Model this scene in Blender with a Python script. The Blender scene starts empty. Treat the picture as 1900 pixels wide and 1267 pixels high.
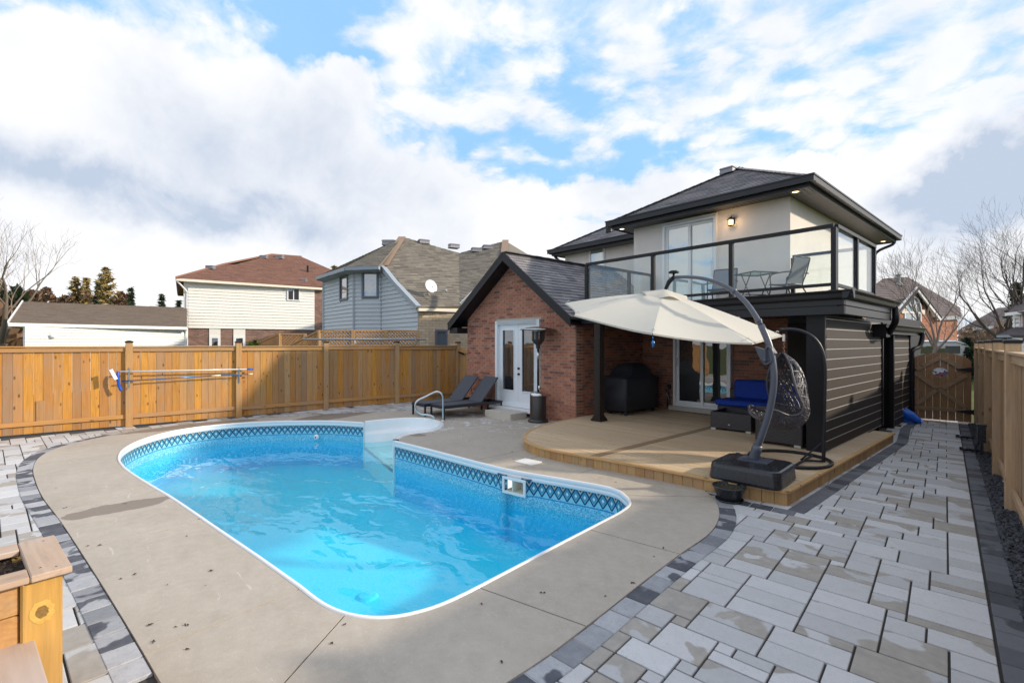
import bpy, bmesh, math, random
from mathutils import Vector, Matrix
from mathutils.geometry import tessellate_polygon
R = random.Random(7)
S = bpy.context.scene
COL = S.collection
rad = math.radians

# ------------------------------------------------------------------ camera
YAW = rad(48.5)
CA, SA = math.cos(YAW), math.sin(YAW)
EYE = 1.8
FPX = 886.0
cam = bpy.data.cameras.new('camera'); cam.sensor_width = 36; cam.lens = FPX/1900*36
cam.shift_y = 2.5/1900; cam.clip_start = .05; cam.clip_end = 3000
camo = bpy.data.objects.new('camera', cam); COL.objects.link(camo)
camo.location = (0, 0, EYE); camo.rotation_euler = (rad(90), 0, YAW)
S.camera = camo
# ------------------------------------------------------------------ sun, world, exposure
SUN_DIR = Vector((1.0, .98, .62)).normalized()          # towards the sun
elev = math.asin(SUN_DIR.z); azim = math.atan2(SUN_DIR.x, SUN_DIR.y)
sun = bpy.data.lights.new('sun', 'SUN'); sun.energy = 3.0; sun.angle = rad(2.2); sun.color = (1, .86, .68)
suno = bpy.data.objects.new('sun', sun); COL.objects.link(suno)
suno.rotation_euler = (-SUN_DIR).to_track_quat('-Z', 'Y').to_euler(); suno.location = (20, 20, 20)
S.view_settings.view_transform = 'Standard'; S.view_settings.look = 'None'
S.view_settings.exposure = 0.60; S.view_settings.gamma = 1; S.view_settings.use_curve_mapping = False
S.cycles.max_bounces = 8; S.cycles.transparent_max_bounces = 16; S.cycles.caustics_reflective = False; S.cycles.caustics_refractive = False

class NT:
    def __init__(s, tree): s.t = tree; s.N = tree.nodes; s.L = tree.links; s.N.clear()
    def node(s, typ, ins=None, **kw):
        n = s.N.new(typ)
        for k, v in kw.items(): setattr(n, k, v)
        for k, v in (ins or {}).items(): s.put(n.inputs[k], v)
        return n
    def put(s, inp, v):
        if isinstance(v, bpy.types.NodeSocket): s.L.new(v, inp)
        elif isinstance(v, (tuple, list)) and len(v) == 3 and inp.type == 'RGBA': inp.default_value = (*v, 1)
        else: inp.default_value = v
    def m(s, op, a, b=0.0, c=0.0, clamp=False):
        n = s.N.new('ShaderNodeMath'); n.operation = op; n.use_clamp = clamp
        s.put(n.inputs[0], a); s.put(n.inputs[1], b); s.put(n.inputs[2], c); return n.outputs[0]
    def vm(s, op, a, b=(0, 0, 0), scale=None):
        n = s.N.new('ShaderNodeVectorMath'); n.operation = op
        s.put(n.inputs[0], a)
        if op != 'SCALE': s.put(n.inputs[1], b)
        else: s.put(n.inputs[3], scale)
        return n.outputs['Value'] if op in ('DOT_PRODUCT', 'LENGTH', 'DISTANCE') else n.outputs[0]
    def mix(s, f, a, b, blend='MIX'):
        n = s.N.new('ShaderNodeMix'); n.data_type = 'RGBA'; n.blend_type = blend
        s.put(n.inputs[0], f); s.put(n.inputs[6], a); s.put(n.inputs[7], b); return n.outputs[2]
    def noise(s, vec, scale=5, detail=3, rough=.5, dist=0, out=0):
        n = s.node('ShaderNodeTexNoise', {'Scale': scale, 'Detail': detail, 'Roughness': rough, 'Distortion': dist})
        if vec is not None: s.L.new(vec, n.inputs['Vector'])
        return n.outputs[out]
    def ramp(s, f, stops, interp='LINEAR'):
        n = s.N.new('ShaderNodeValToRGB'); n.color_ramp.interpolation = interp
        e = n.color_ramp.elements
        while len(e) < len(stops): e.new(.5)
        for i, (p, c) in enumerate(stops):
            e[i].position = p; e[i].color = (*c, 1) if isinstance(c, (tuple, list)) else (c, c, c, 1)
        s.put(n.inputs[0], f); return n.outputs[0]
    def step(s, v, lo, hi):
        n = s.node('ShaderNodeMapRange', interpolation_type='SMOOTHSTEP')
        s.put(n.inputs[0], v); n.inputs[1].default_value = lo; n.inputs[2].default_value = hi
        return n.outputs[0]
    def xyz(s, v):
        n = s.N.new('ShaderNodeSeparateXYZ'); s.L.new(v, n.inputs[0]); return n.outputs
    def comb(s, x, y, z=0.0):
        n = s.N.new('ShaderNodeCombineXYZ'); s.put(n.inputs[0], x); s.put(n.inputs[1], y); s.put(n.inputs[2], z); return n.outputs[0]
    def mapping(s, v, scale=(1, 1, 1), rot=(0, 0, 0), loc=(0, 0, 0)):
        n = s.node('ShaderNodeMapping'); s.L.new(v, n.inputs[0])
        n.inputs['Scale'].default_value = scale; n.inputs['Rotation'].default_value = rot; n.inputs['Location'].default_value = loc
        return n.outputs[0]

W = bpy.data.worlds.new('World'); S.world = W; W.use_nodes = True
def az_el(px, py):
    a = math.atan((px-950)/FPX); e = math.atan((636-py)/FPX*math.cos(a)); return a, e
def build_world():
    n = NT(W.node_tree)
    sky = n.node('ShaderNodeTexSky', sky_type='NISHITA', sun_disc=False)
    sky.sun_elevation = elev; sky.sun_rotation = azim; sky.air_density = 1.0; sky.dust_density = .5; sky.ozone_density = 1.5
    bg1 = n.node('ShaderNodeBackground', {'Color': n.mix(.7, sky.outputs[0], (1.9, 4.9, 9.4)), 'Strength': .10})
    d = n.node('ShaderNodeTexCoord').outputs['Generated']
    # heading relative to the view of the garden, from -180 to 180 degrees, and height, both wobbled by noise
    wob = n.vm('SCALE', n.vm('SUBTRACT', n.noise(d, 5.0, 7, .6, out=1), (.5, .5, .5)), scale=.22)
    dw = n.vm('ADD', d, wob)
    x, y, z = n.xyz(dw)
    cx = n.m('ADD', n.m('MULTIPLY', x, CA), n.m('MULTIPLY', y, SA))
    cy = n.m('ADD', n.m('MULTIPLY', x, -SA), n.m('MULTIPLY', y, CA))
    az = n.m('ARCTAN2', cx, cy)
    el = n.m('ARCTAN2', z, n.m('SQRT', n.m('ADD', n.m('MULTIPLY', x, x), n.m('MULTIPLY', y, y))))
    def blob(px, py, wx, wy, tilt=0.0, p=1.0):
        a0, e0 = az_el(px, py)
        da = n.m('SUBTRACT', az, a0); de = n.m('SUBTRACT', el, e0)
        c, s_ = math.cos(tilt), math.sin(tilt)
        u = n.m('ADD', n.m('MULTIPLY', da, c/wx), n.m('MULTIPLY', de, s_/wx))
        v = n.m('ADD', n.m('MULTIPLY', da, -s_/wy), n.m('MULTIPLY', de, c/wy))
        return n.m('EXPONENT', n.m('MULTIPLY', n.m('ADD', n.m('MULTIPLY', u, u), n.m('MULTIPLY', v, v)), -1.0))
    def add(*vs):
        r = vs[0]
        for v in vs[1:]: r = n.m('ADD', r, v)
        return r
    def k(v, f): return n.m('MULTIPLY', v, f)
    # high dappled layer on a flat ceiling
    dz = n.xyz(d)
    inv = n.m('DIVIDE', 1.0, n.m('ADD', n.m('MAXIMUM', dz[2], 0.0), .12))
    flat = n.comb(n.m('MULTIPLY', dz[0], inv), n.m('MULTIPLY', dz[1], inv))
    fine = n.noise(flat, 3.4, 8, .62, .5)
    mid = n.noise(flat, .9, 5, .55, .3)
    vor = n.node('ShaderNodeTexVoronoi', {'Scale': 8.5}, feature='SMOOTH_F1')
    n.L.new(n.vm('ADD', flat, n.vm('SCALE', n.noise(flat, 5, 5, .65, out=1), scale=.22)), vor.inputs['Vector'])
    dapple = n.m('ADD', n.m('MULTIPLY', fine, .62), n.m('MULTIPLY', n.m('SUBTRACT', .95, vor.outputs[0]), .42))
    cover = add(k(dapple, 3.4), k(mid, .7), -1.32)
    # where the blue shows: gaps in this particular sky
    gaps = add(k(blob(1000, 262, .15, .045), .50), k(blob(1240, 292, .24, .022), .50), k(blob(560, 10, .16, .07, -.2), .95), k(blob(840, 300, .10, .022), .45),
               k(blob(1290, 20, .08, .06), .45), k(blob(1010, 150, .16, .10), .22), k(blob(1430, 170, .2, .12), .12), k(blob(120, 70, .32, .08), .45),
               k(blob(640, 110, .12, .04), .25), k(blob(330, 20, .2, .05), .3))
    cum = add(k(blob(150, 190, .24, .125), 1.25), k(blob(-120, 200, .3, .2), .9), k(blob(480, 200, .26, .13), 1.3), k(blob(650, 150, .09, .06), .75), k(blob(470, 60, .11, .06), .5), k(blob(1480, 330, .75, .032), .9),
              k(blob(300, 420, .6, .16), 1.0), k(blob(800, 400, .38, .10), .9), k(blob(950, 560, 1.6, .09), 1.2), k(blob(1650, 450, .4, .12), 1.0), k(blob(1880, 310, .14, .08), 1.0))
    f2 = n.noise(d, 9, 6, .55, .2)
    thin = add(k(blob(110, 60, .42, .10), 1.1), k(blob(560, 20, .12, .05), .8), k(blob(640, 110, .10, .035), .5))
    cumm = n.step(n.m('SUBTRACT', n.m('ADD', cum, k(n.m('SUBTRACT', f2, .5), 1.2)), thin), .34, .92)
    cov = n.step(n.m('SUBTRACT', cover, gaps), .10, 1.0)
    cov = n.m('MAXIMUM', n.m('ADD', n.m('MULTIPLY', cov, .82), .14), cumm)
    # grey undersides
    soft = n.noise(d, 3.2, 5, .55, .3)
    grey = add(k(blob(60, 320, .26, .045, -.12), .5), k(blob(270, 355, .30, .04, -.2), .6), k(blob(430, 270, .16, .09), .42), k(blob(610, 330, .26, .09), .40), k(blob(560, 170, .10, .05), .15), k(blob(480, 410, .2, .035, 0), .4),
               k(blob(1885, 310, .11, .05, .5), 3.2), k(blob(1850, 350, .12, .035), 1.2), k(blob(1340, 110, .2, .08, .5), .22), k(blob(1140, 350, .06, .03), .2), k(blob(700, 270, .2, .07), .12), k(blob(330, 215, .05, .12), .08),
               k(blob(1700, 470, .12, .03), .25), k(n.step(soft, .42, .68), .42))
    grey = n.m('MULTIPLY', n.m('MULTIPLY', grey, n.m('ADD', -.10, n.m('MULTIPLY', n.noise(d, 5.5, 8, .66, .6), 1.75))), 1.0, clamp=True)
    col = n.mix(grey, (.70, .70, .71), (.37, .43, .53))
    low = n.m('SUBTRACT', 1.0, n.step(dz[2], 0.0, .12))
    col = n.mix(n.m('MULTIPLY', low, .35), col, (.73, .71, .69))
    bg2 = n.node('ShaderNodeBackground', {'Color': col, 'Strength': 1.0})
    ms = n.node('ShaderNodeMixShader'); n.L.new(cov, ms.inputs[0]); n.L.new(bg1.outputs[0], ms.inputs[1]); n.L.new(bg2.outputs[0], ms.inputs[2])
    o = n.node('ShaderNodeOutputWorld'); n.L.new(ms.outputs[0], o.inputs[0])
build_world()

# ------------------------------------------------------------------ survey helpers: sight lines met with real planes
def w2(xc, yc): return (CA*xc-SA*yc, SA*xc+CA*yc)
def ray(px): return w2((px-950)/FPX, 1.0)
def gp(px, py, z=0.0):
    t = FPX*(EYE-z)/(py-636); d = ray(px); return Vector((d[0]*t, d[1]*t, z))
def cp(px, py, dist):
    d = ray(px); return Vector((d[0]*dist, d[1]*dist, EYE-(py-636)/FPX*dist))
def onY(px, py, y0):
    d = ray(px); return cp(px, py, y0/d[1])
def onX(px, py, x0):
    d = ray(px); return cp(px, py, x0/d[0])
def onV(px, py, A, D):                   # vertical plane through A with horizontal direction D
    d = ray(px); det = d[0]*(-D[1])+d[1]*D[0]
    t = (A[0]*(-D[1])+A[1]*D[0])/det
    return cp(px, py, t)
def onP(px, py, P0, N):
    d = ray(px); dv = Vector((d[0], d[1], -(py-636)/FPX)); e = Vector((0, 0, EYE))
    return e+dv*((P0-e).dot(N)/dv.dot(N))

# ------------------------------------------------------------------ object helpers
WM = {}
def tag(o, label=None, cat=None, group=None, kind=None):
    if label: o['label'] = label
    if cat: o['category'] = cat
    if group: o['group'] = group
    if kind: o['kind'] = kind
    return o
def thing(name, label, cat, loc=(0, 0, 0), group=None, rotz=0.0, kind=None):
    o = bpy.data.objects.new(name, None); COL.objects.link(o); o.empty_display_size = .2
    o.location = loc; o.rotation_euler = (0, 0, rotz)
    WM[o] = Matrix.Translation(loc) @ Matrix.Rotation(rotz, 4, 'Z')
    return tag(o, label, cat, group, kind)
def link(name, me, mat, parent=None, M=None):
    if mat is not None and not me.materials: me.materials.append(mat)
    o = bpy.data.objects.new(name, me); COL.objects.link(o)
    M = M or Matrix.Identity(4)
    if parent is not None:
        o.parent = parent; o.matrix_basis = WM[parent].inverted() @ M
    else: o.matrix_basis = M
    WM[o] = M
    return o
def copy_tree(o, parent=None):
    c = o.copy(); COL.objects.link(c)
    if parent: c.parent = parent
    for ch in list(o.children): copy_tree(ch, c)
    return c
class MB:
    def __init__(s): s.v = []; s.f = []; s.r = []; s.uv = []; s.cur = 0.0
    def add(s, vs, fs, r=None):
        b = len(s.v); s.v += [tuple(v) for v in vs]; s.f += [tuple(b+i for i in f) for f in fs]
        s.r += [s.cur if r is None else r]*len(fs)
    def box(s, c, d, rz=0.0, M=None, r=None):
        x, y, z = d[0]/2, d[1]/2, d[2]/2
        vs = [Vector((a*x, b*y, e*z)) for e in (-1, 1) for b in (-1, 1) for a in (-1, 1)]
        M = M or Matrix.Translation(c) @ Matrix.Rotation(rz, 4, 'Z')
        s.add([M @ v for v in vs], [(0, 2, 3, 1), (4, 5, 7, 6), (0, 1, 5, 4), (2, 6, 7, 3), (0, 4, 6, 2), (1, 3, 7, 5)], r); return s
    def bar(s, a, b, wd, th, up=(0, 0, 1), r=None):       # rectangular bar between two points
        a = Vector(a); b = Vector(b); u = (b-a); L = u.length; u.normalize()
        n = Vector(up); side = u.cross(n)
        if side.length < 1e-4: side = u.cross(Vector((1, 0, 0)))
        side.normalize(); n = side.cross(u).normalized()
        M = Matrix((( u.x, side.x, n.x, (a.x+b.x)/2), (u.y, side.y, n.y, (a.y+b.y)/2), (u.z, side.z, n.z, (a.z+b.z)/2), (0, 0, 0, 1)))
        return s.box(None, (L, wd, th), M=M, r=r)
    def tube(s, path, rr, n=8, closed=False, cap=True, r=None):
        P = [Vector(p) for p in path]; m = len(P)
        rs = rr if isinstance(rr, (list, tuple)) else [rr]*m
        vs = []; prev = None
        for i in range(m):
            if closed: t = P[(i+1) % m]-P[i-1]
            else: t = P[min(i+1, m-1)]-P[max(i-1, 0)]
            t.normalize()
            if prev is None:
                a = Vector((0, 0, 1)) if abs(t.z) < .9 else Vector((1, 0, 0))
                nx = t.cross(a).normalized()
            else:
                nx = (prev-t*prev.dot(t))
                nx = nx.normalized() if nx.length > 1e-5 else t.orthogonal().normalized()
            ny = t.cross(nx); prev = nx
            for k in range(n):
                a = 2*math.pi*k/n; vs.append(P[i]+(nx*math.cos(a)+ny*math.sin(a))*rs[i])
        fs = []
        for i in range(m if closed else m-1):
            j = (i+1) % m
            for k in range(n): fs.append((i*n+k, i*n+(k+1) % n, j*n+(k+1) % n, j*n+k))
        if cap and not closed:
            fs.append(tuple(range(n))[::-1]); fs.append(tuple((m-1)*n+k for k in range(n)))
        s.add(vs, fs, r); return s
    def prism(s, poly, z0, z1, r=None, chamfer=0.0):
        n = len(poly)
        if n < 3: return s
        ar = sum(poly[i][0]*poly[(i+1) % n][1]-poly[(i+1) % n][0]*poly[i][1] for i in range(n))
        if ar < 0: poly = poly[::-1]
        vs = [(p[0], p[1], z0) for p in poly]+[(p[0], p[1], z1-chamfer) for p in poly]
        fs = [(i, (i+1) % n, n+(i+1) % n, n+i) for i in range(n)]
        top = n
        if chamfer:
            cx = sum(p[0] for p in poly)/n; cy = sum(p[1] for p in poly)/n
            for p in poly:
                d = Vector((cx-p[0], cy-p[1])); d.normalize(); vs.append((p[0]+d.x*chamfer*1.4, p[1]+d.y*chamfer*1.4, z1))
            fs += [(n+i, n+(i+1) % n, 2*n+(i+1) % n, 2*n+i) for i in range(n)]; top = 2*n
        if n <= 4: fs.append(tuple(top+i for i in range(n)))
        else:
            for t in tessellate_polygon([[Vector((p[0], p[1], 0)) for p in poly]]):
                a, b, c = t
                cr = (poly[b][0]-poly[a][0])*(poly[c][1]-poly[a][1])-(poly[b][1]-poly[a][1])*(poly[c][0]-poly[a][0])
                fs.append((top+a, top+b, top+c) if cr > 0 else (top+a, top+c, top+b))
        s.add(vs, fs, r); return s
    def lathe(s, prof, c=(0, 0, 0), n=24, r=None):
        vs = []; m = len(prof)
        for (rr, z) in prof:
            for k in range(n):
                a = 2*math.pi*k/n; vs.append((c[0]+rr*math.cos(a), c[1]+rr*math.sin(a), c[2]+z))
        fs = [(i*n+k, i*n+(k+1) % n, (i+1)*n+(k+1) % n, (i+1)*n+k) for i in range(m-1) for k in range(n)]
        s.add(vs, fs, r); return s
    def quadslab(s, q, t, r=None):            # planar polygon (world points) given thickness t along -normal
        q = [Vector(p) for p in q]; n = len(q)
        nm = (q[1]-q[0]).cross(q[2]-q[0]).normalized()
        vs = q+[p-nm*t for p in q]
        fs = [tuple(range(n)), tuple(range(2*n-1, n-1, -1))]+[(i, n+i, n+(i+1) % n, (i+1) % n) for i in range(n)]
        s.add(vs, fs, r); return s
    def mesh(s, name, smooth=False):
        me = bpy.data.meshes.new(name); me.from_pydata(s.v, [], s.f)
        a = me.attributes.new('rnd', 'FLOAT', 'FACE'); a.data.foreach_set('value', s.r)
        if smooth: me.polygons.foreach_set('use_smooth', [True]*len(me.polygons))
        me.update(); return me
    def build(s, name, mat, parent=None, smooth=False, M=None, kind=None, recalc=False):
        me = s.mesh(name, smooth)
        if recalc:
            b = bmesh.new(); b.from_mesh(me); bmesh.ops.recalc_face_normals(b, faces=b.faces); b.to_mesh(me); b.free()
        o = link(name, me, mat, parent, M)
        if kind: o['kind'] = kind
        return o
_cache = {}
def bevbox_mesh(d, bev, key):
    k = (round(d[0], 4), round(d[1], 4), round(d[2], 4), bev, key)
    if k not in _cache:
        b = bmesh.new(); bmesh.ops.create_cube(b, size=1)
        for v in b.verts: v.co = Vector((v.co.x*d[0], v.co.y*d[1], v.co.z*d[2]))
        if bev: bmesh.ops.bevel(b, geom=list(b.edges), offset=bev, segments=1, affect='EDGES')
        me = bpy.data.meshes.new(key); b.to_mesh(me); b.free(); _cache[k] = me
    return _cache[k]
def piece(name, c, d, mat, parent, rz=0.0, bev=.003, M=None):
    M = M or Matrix.Translation(c) @ Matrix.Rotation(rz, 4, 'Z')
    return link(name, bevbox_mesh(d, bev, mat.name), mat, parent, M)
def clip_poly(P, axis, val, keep_less):
    out = []; n = len(P)
    def ins(p): return (p[axis] <= val+1e-9) if keep_less else (p[axis] >= val-1e-9)
    for i in range(n):
        a, b = P[i], P[(i+1) % n]
        ia, ib = ins(a), ins(b)
        if ia: out.append(a)
        if ia != ib:
            t = (val-a[axis])/(b[axis]-a[axis]); out.append((a[0]+(b[0]-a[0])*t, a[1]+(b[1]-a[1])*t))
    return out
def inside(p, P):
    c = False; n = len(P); j = n-1
    for i in range(n):
        if (P[i][1] > p[1]) != (P[j][1] > p[1]) and p[0] < (P[j][0]-P[i][0])*(p[1]-P[i][1])/(P[j][1]-P[i][1])+P[i][0]: c = not c
        j = i
    return c
def catmull(P, n=8, closed=False):
    P = [Vector(p) for p in P]; out = []; m = len(P)
    for i in range(m if closed else m-1):
        p0 = P[i-1] if (closed or i > 0) else P[0]; p1 = P[i]; p2 = P[(i+1) % m]
        p3 = P[(i+2) % m] if (closed or i+2 < m) else P[-1]
        for k in range(n):
            t = k/n
            out.append(.5*((2*p1)+(p2-p0)*t+(2*p0-5*p1+4*p2-p3)*t*t+(3*p1-p0-3*p2+p3)*t*t*t))
    if not closed: out.append(P[-1])
    return out
def poly_range(P, v):
    xs = []; n = len(P)
    for i in range(n):
        a, b = P[i], P[(i+1) % n]
        if (a[1] <= v <= b[1]) or (b[1] <= v <= a[1]):
            if abs(a[1]-b[1]) < 1e-9: xs += [a[0], b[0]]
            else: xs.append(a[0]+(b[0]-a[0])*(v-a[1])/(b[1]-a[1]))
    return (min(xs), max(xs)) if xs else None
def tiles(P, dv, du, gap, holes=(), stagger=.5, lap=0.0, jit=0.0):
    """cells of a course pattern over convex polygon P (u,v), leaving out rectangles holes (u0,v0,u1,v1)"""
    v = min(p[1] for p in P); vmax = max(p[1] for p in P); row = 0; out = []
    while v < vmax-.012:
        v0 = v+gap/2; v1 = min(v+dv-gap/2, vmax-.001)
        a = poly_range(P, v0+1e-4); b = poly_range(P, v1-1e-4)
        if a and b:
            lo, hi = min(a[0], b[0]), max(a[1], b[1])
            segs = [(lo, hi)]
            for (h0, g0, h1, g1) in holes:
                if g0 < v1-.004 and g1 > v0+.004:
                    ns = []
                    for s0, s1 in segs:
                        if h1 <= s0 or h0 >= s1: ns.append((s0, s1))
                        else:
                            if h0 > s0: ns.append((s0, h0))
                            if h1 < s1: ns.append((h1, s1))
                    segs = ns
            off = (row*stagger % 1)*du+(R.random()*jit*du)
            u = math.floor((lo-off)/du)*du+off
            while u < hi:
                for s0, s1 in segs:
                    c0, c1 = max(u+gap/2, s0), min(u+du-gap/2, s1)
                    if c1-c0 > .02:
                        q = [max(c0, a[0]), min(c1, a[1]), min(c1, b[1]), max(c0, b[0])]
                        if q[1]-q[0] > .004 or q[2]-q[3] > .004:
                            if q[1] < q[0]: q[0] = q[1] = (q[2]+q[3])/2 if not (a[0] <= (q[2]+q[3])/2 <= a[1]) else q[0]
                            if q[1] < q[0]: q[1] = q[0]
                            if q[2] < q[3]: m_ = min(max(q[3], b[0]), b[1]); q[2] = q[3] = m_
                            out.append((q, v0, v1+lap))
                u += du
        v += dv; row += 1
    return out
def frameM(O, U, V):
    U = Vector(U).normalized(); V = Vector(V).normalized(); N = U.cross(V).normalized()
    return Matrix(((U.x, V.x, N.x, O[0]), (U.y, V.y, N.y, O[1]), (U.z, V.z, N.z, O[2]), (0, 0, 0, 1)))
def tile_verts(t, back, tb, tt):
    q, v0, v1 = t
    return [(q[0], v0, back), (q[1], v0, back), (q[2], v1, back), (q[3], v1, back), (q[0], v0, tb), (q[1], v0, tb), (q[2], v1, tt), (q[3], v1, tt)]
BF = [(4, 5, 6, 7), (0, 4, 7, 3), (1, 2, 6, 5), (0, 1, 5, 4), (3, 7, 6, 2)]
def cover_tiles(name, ts, M, mat, parent, tb, tt, back=0.0, limit=300, budget=None, bev=False):
    """first tiles as objects of their own, the rest as one piece of real geometry"""
    rest = MB(); cnt = 0
    cap = limit if budget is None else budget[0]
    for t in ts:
        if cnt < cap:
            q, v0, v1 = t; cu = (q[0]+q[1])/2; cv = (v0+v1)/2
            key = ('t', name, tuple(round(x-cu, 3) for x in q), round(v1-v0, 3), tb, tt, back, mat.name)
            if key not in _cache:
                mb = MB(); mb.add(tile_verts(([x-cu for x in q], v0-cv, v1-cv), back, tb, tt), BF); _cache[key] = mb.mesh(name)
            link(name, _cache[key], mat, parent, M @ Matrix.Translation((cu, cv, 0))); cnt += 1
        else:
            rest.add([M @ Vector(p) for p in tile_verts(t, back, tb, tt)], BF, R.random())
    if budget is not None: budget[0] -= cnt
    if rest.v: rest.build(name, mat, parent, kind='stuff')

# ------------------------------------------------------------------ materials
def mat(name):
    m = bpy.data.materials.new(name); m.use_nodes = True; return m, NT(m.node_tree)
def finish(n, color, rough=.6, metal=0.0, spec=.5, bump=None, bstr=.3, bdist=.01, **kw):
    p = n.node('ShaderNodeBsdfPrincipled', {'Base Color': color, 'Roughness': rough, 'Metallic': metal, 'Specular IOR Level': spec})
    for k, v in kw.items(): n.put(p.inputs[k.replace('_', ' ')], v)
    if bump is not None:
        b = n.node('ShaderNodeBump', {'Height': bump, 'Strength': bstr, 'Distance': bdist}); n.L.new(b.outputs[0], p.inputs['Normal'])
    o = n.node('ShaderNodeOutputMaterial'); n.L.new(p.outputs[0], o.inputs[0]); return p
def rnd(n):
    a = n.node('ShaderNodeObjectInfo').outputs['Random']; b = n.node('ShaderNodeAttribute', attribute_name='rnd').outputs['Fac']
    return n.m('FRACT', n.m('ADD', a, n.m('MULTIPLY', b, 7.31)))
def r2(n, r, k): return n.m('FRACT', n.m('MULTIPLY', r, k))
def objc(n, r=None, f=37.0):
    c = n.node('ShaderNodeTexCoord').outputs['Object']
    if r is None: return c
    return n.vm('ADD', c, n.comb(n.m('MULTIPLY', r, f), n.m('MULTIPLY', r, f*1.7), n.m('MULTIPLY', r, f*.6)))
def wcoord(n): return n.node('ShaderNodeNewGeometry').outputs['Position']

def m_plain(name, col, rough=.6, metal=0.0, spec=.5, var=.12, bump=.15, scale=30.0):
    m, n = mat(name); r = rnd(n); c = objc(n)
    t = n.noise(c, scale, 4, .6)
    lo = tuple(x*(1-var) for x in col); hi = tuple(min(1, x*(1+var)) for x in col)
    k = n.ramp(n.m('ADD', n.m('MULTIPLY', t, .7), n.m('MULTIPLY', r, .3)), [(.2, lo), (.8, hi)])
    finish(n, k, n.m('ADD', rough-.06, n.m('MULTIPLY', t, .12)), metal, spec, t, bump, .004); return m
def m_wood(name, cols, axis=1, dark=(.10, .06, .03), rough=.65, grain=1.0, knots=1.0, weather=(.3, .26, .22), wamt=.3):
    m, n = mat(name); r = rnd(n); c = objc(n, r)
    sc = [9, 9, 9]; sc[axis] = .7
    st = n.mapping(c, tuple(sc))
    g1 = n.noise(st, 2.2, 6, .62, .9)
    st2 = [60, 60, 60]; st2[axis] = 2.2
    g2 = n.noise(n.mapping(c, tuple(st2)), 1.0, 3, .6)
    wv = n.node('ShaderNodeTexWave', {'Scale': 1.3, 'Distortion': 9.0, 'Detail': 3.0, 'Detail Scale': 1.2}, wave_type='BANDS', bands_direction='Z' if axis == 0 else 'X')
    n.L.new(st, wv.inputs['Vector'])
    base = n.ramp(r, [(i/(len(cols)-1), k) for i, k in enumerate(cols)])
    col = n.mix(n.m('MULTIPLY', n.step(g1, .35, .75), .45*grain), base, tuple(x*.55 for x in cols[0]))
    col = n.mix(n.m('MULTIPLY', wv.outputs['Fac'], .22*grain), col, tuple(x*.6 for x in cols[0]))
    col = n.mix(n.m('MULTIPLY', n.step(g2, .5, .8), .25), col, tuple(x*.5 for x in cols[0]))
    wn = n.noise(n.mapping(c, tuple(2.0 if i != axis else .9 for i in range(3))), 1.4, 4, .6)
    col = n.mix(n.m('MULTIPLY', n.step(n.m('ADD', wn, n.m('MULTIPLY', r2(n, r, 13.7), .25)), .52, .8), wamt), col, weather)
    ks = [7.5, 7.5, 7.5]; ks[axis] = 3.2
    v = n.node('ShaderNodeTexVoronoi', {'Scale': 1.0, 'Randomness': 1.0}); n.L.new(n.mapping(c, tuple(ks)), v.inputs['Vector'])
    kn = n.m('SUBTRACT', 1.0, n.step(v.outputs['Distance'], .05, .17))
    col = n.mix(n.m('MULTIPLY', kn, .75*knots), col, dark)
    finish(n, col, rough, 0, .3, n.m('ADD', n.m('MULTIPLY', g2, .5), g1), .35, .003); return m

M = {}
M['cedar'] = m_wood('stained_cedar', [(.56, .25, .045), (.68, .33, .06), (.42, .20, .07), (.70, .34, .08), (.34, .20, .11), (.58, .25, .045), (.60, .33, .12), (.36, .22, .12)], 1, wamt=.32, grain=1.3, knots=1.2)
M['cedar_h'] = m_wood('stained_cedar_rail', [(.52, .26, .08), (.58, .32, .12), (.48, .26, .10)], 0, wamt=.3)
M['cedar_post'] = m_wood('stained_cedar_post', [(.50, .28, .11), (.58, .35, .15), (.48, .30, .15)], 2, wamt=.35)
M['pine'] = m_wood('pale_fence_wood', [(.40, .25, .14), (.48, .31, .18), (.32, .20, .12), (.45, .27, .13), (.37, .26, .17)], 1, grain=1.4, wamt=.25, weather=(.44, .38, .32), knots=.8)
M['pine_h'] = m_wood('pale_fence_rail', [(.50, .34, .20), (.58, .41, .26)], 0, wamt=.12, weather=(.5, .44, .38))
M['pine_post'] = m_wood('pale_fence_post', [(.48, .32, .19), (.55, .38, .23), (.44, .29, .17)], 2, wamt=.15, weather=(.44, .40, .36))
M['deck'] = m_wood('deck_wood', [(.60, .45, .30), (.66, .51, .34), (.56, .41, .27), (.63, .47, .30)], 0, wamt=.3, weather=(.48, .41, .33), knots=.45, grain=.7)
M['fascia'] = m_wood('deck_fascia_wood', [(.50, .30, .12), (.58, .37, .16), (.42, .26, .12), (.55, .32, .12), (.38, .21, .11)], 2, wamt=.2)
M['nosing'] = m_wood('deck_nosing_wood', [(.60, .36, .16), (.62, .40, .18)], 0, wamt=.1)
M['gatewood'] = m_wood('brown_gate_wood', [(.30, .165, .085), (.35, .20, .10), (.27, .15, .08)], 1, wamt=.12)
M['gatewood_h'] = m_wood('brown_gate_rail', [(.33, .22, .13), (.36, .24, .15)], 0, wamt=.2)
M['planter'] = m_wood('planter_wood', [(.66, .38, .09), (.62, .33, .08)], 2, wamt=.15, grain=2.0, knots=1.0)
M['planter_h'] = m_wood('planter_rim_wood', [(.50, .36, .26), (.54, .40, .30)], 1, wamt=.6, weather=(.52, .44, .40), knots=.25)
M['planter_x'] = m_wood('planter_rim_wood_long', [(.50, .36, .26), (.54, .40, .30)], 0, wamt=.6, weather=(.52, .44, .40), knots=.25)

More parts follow.
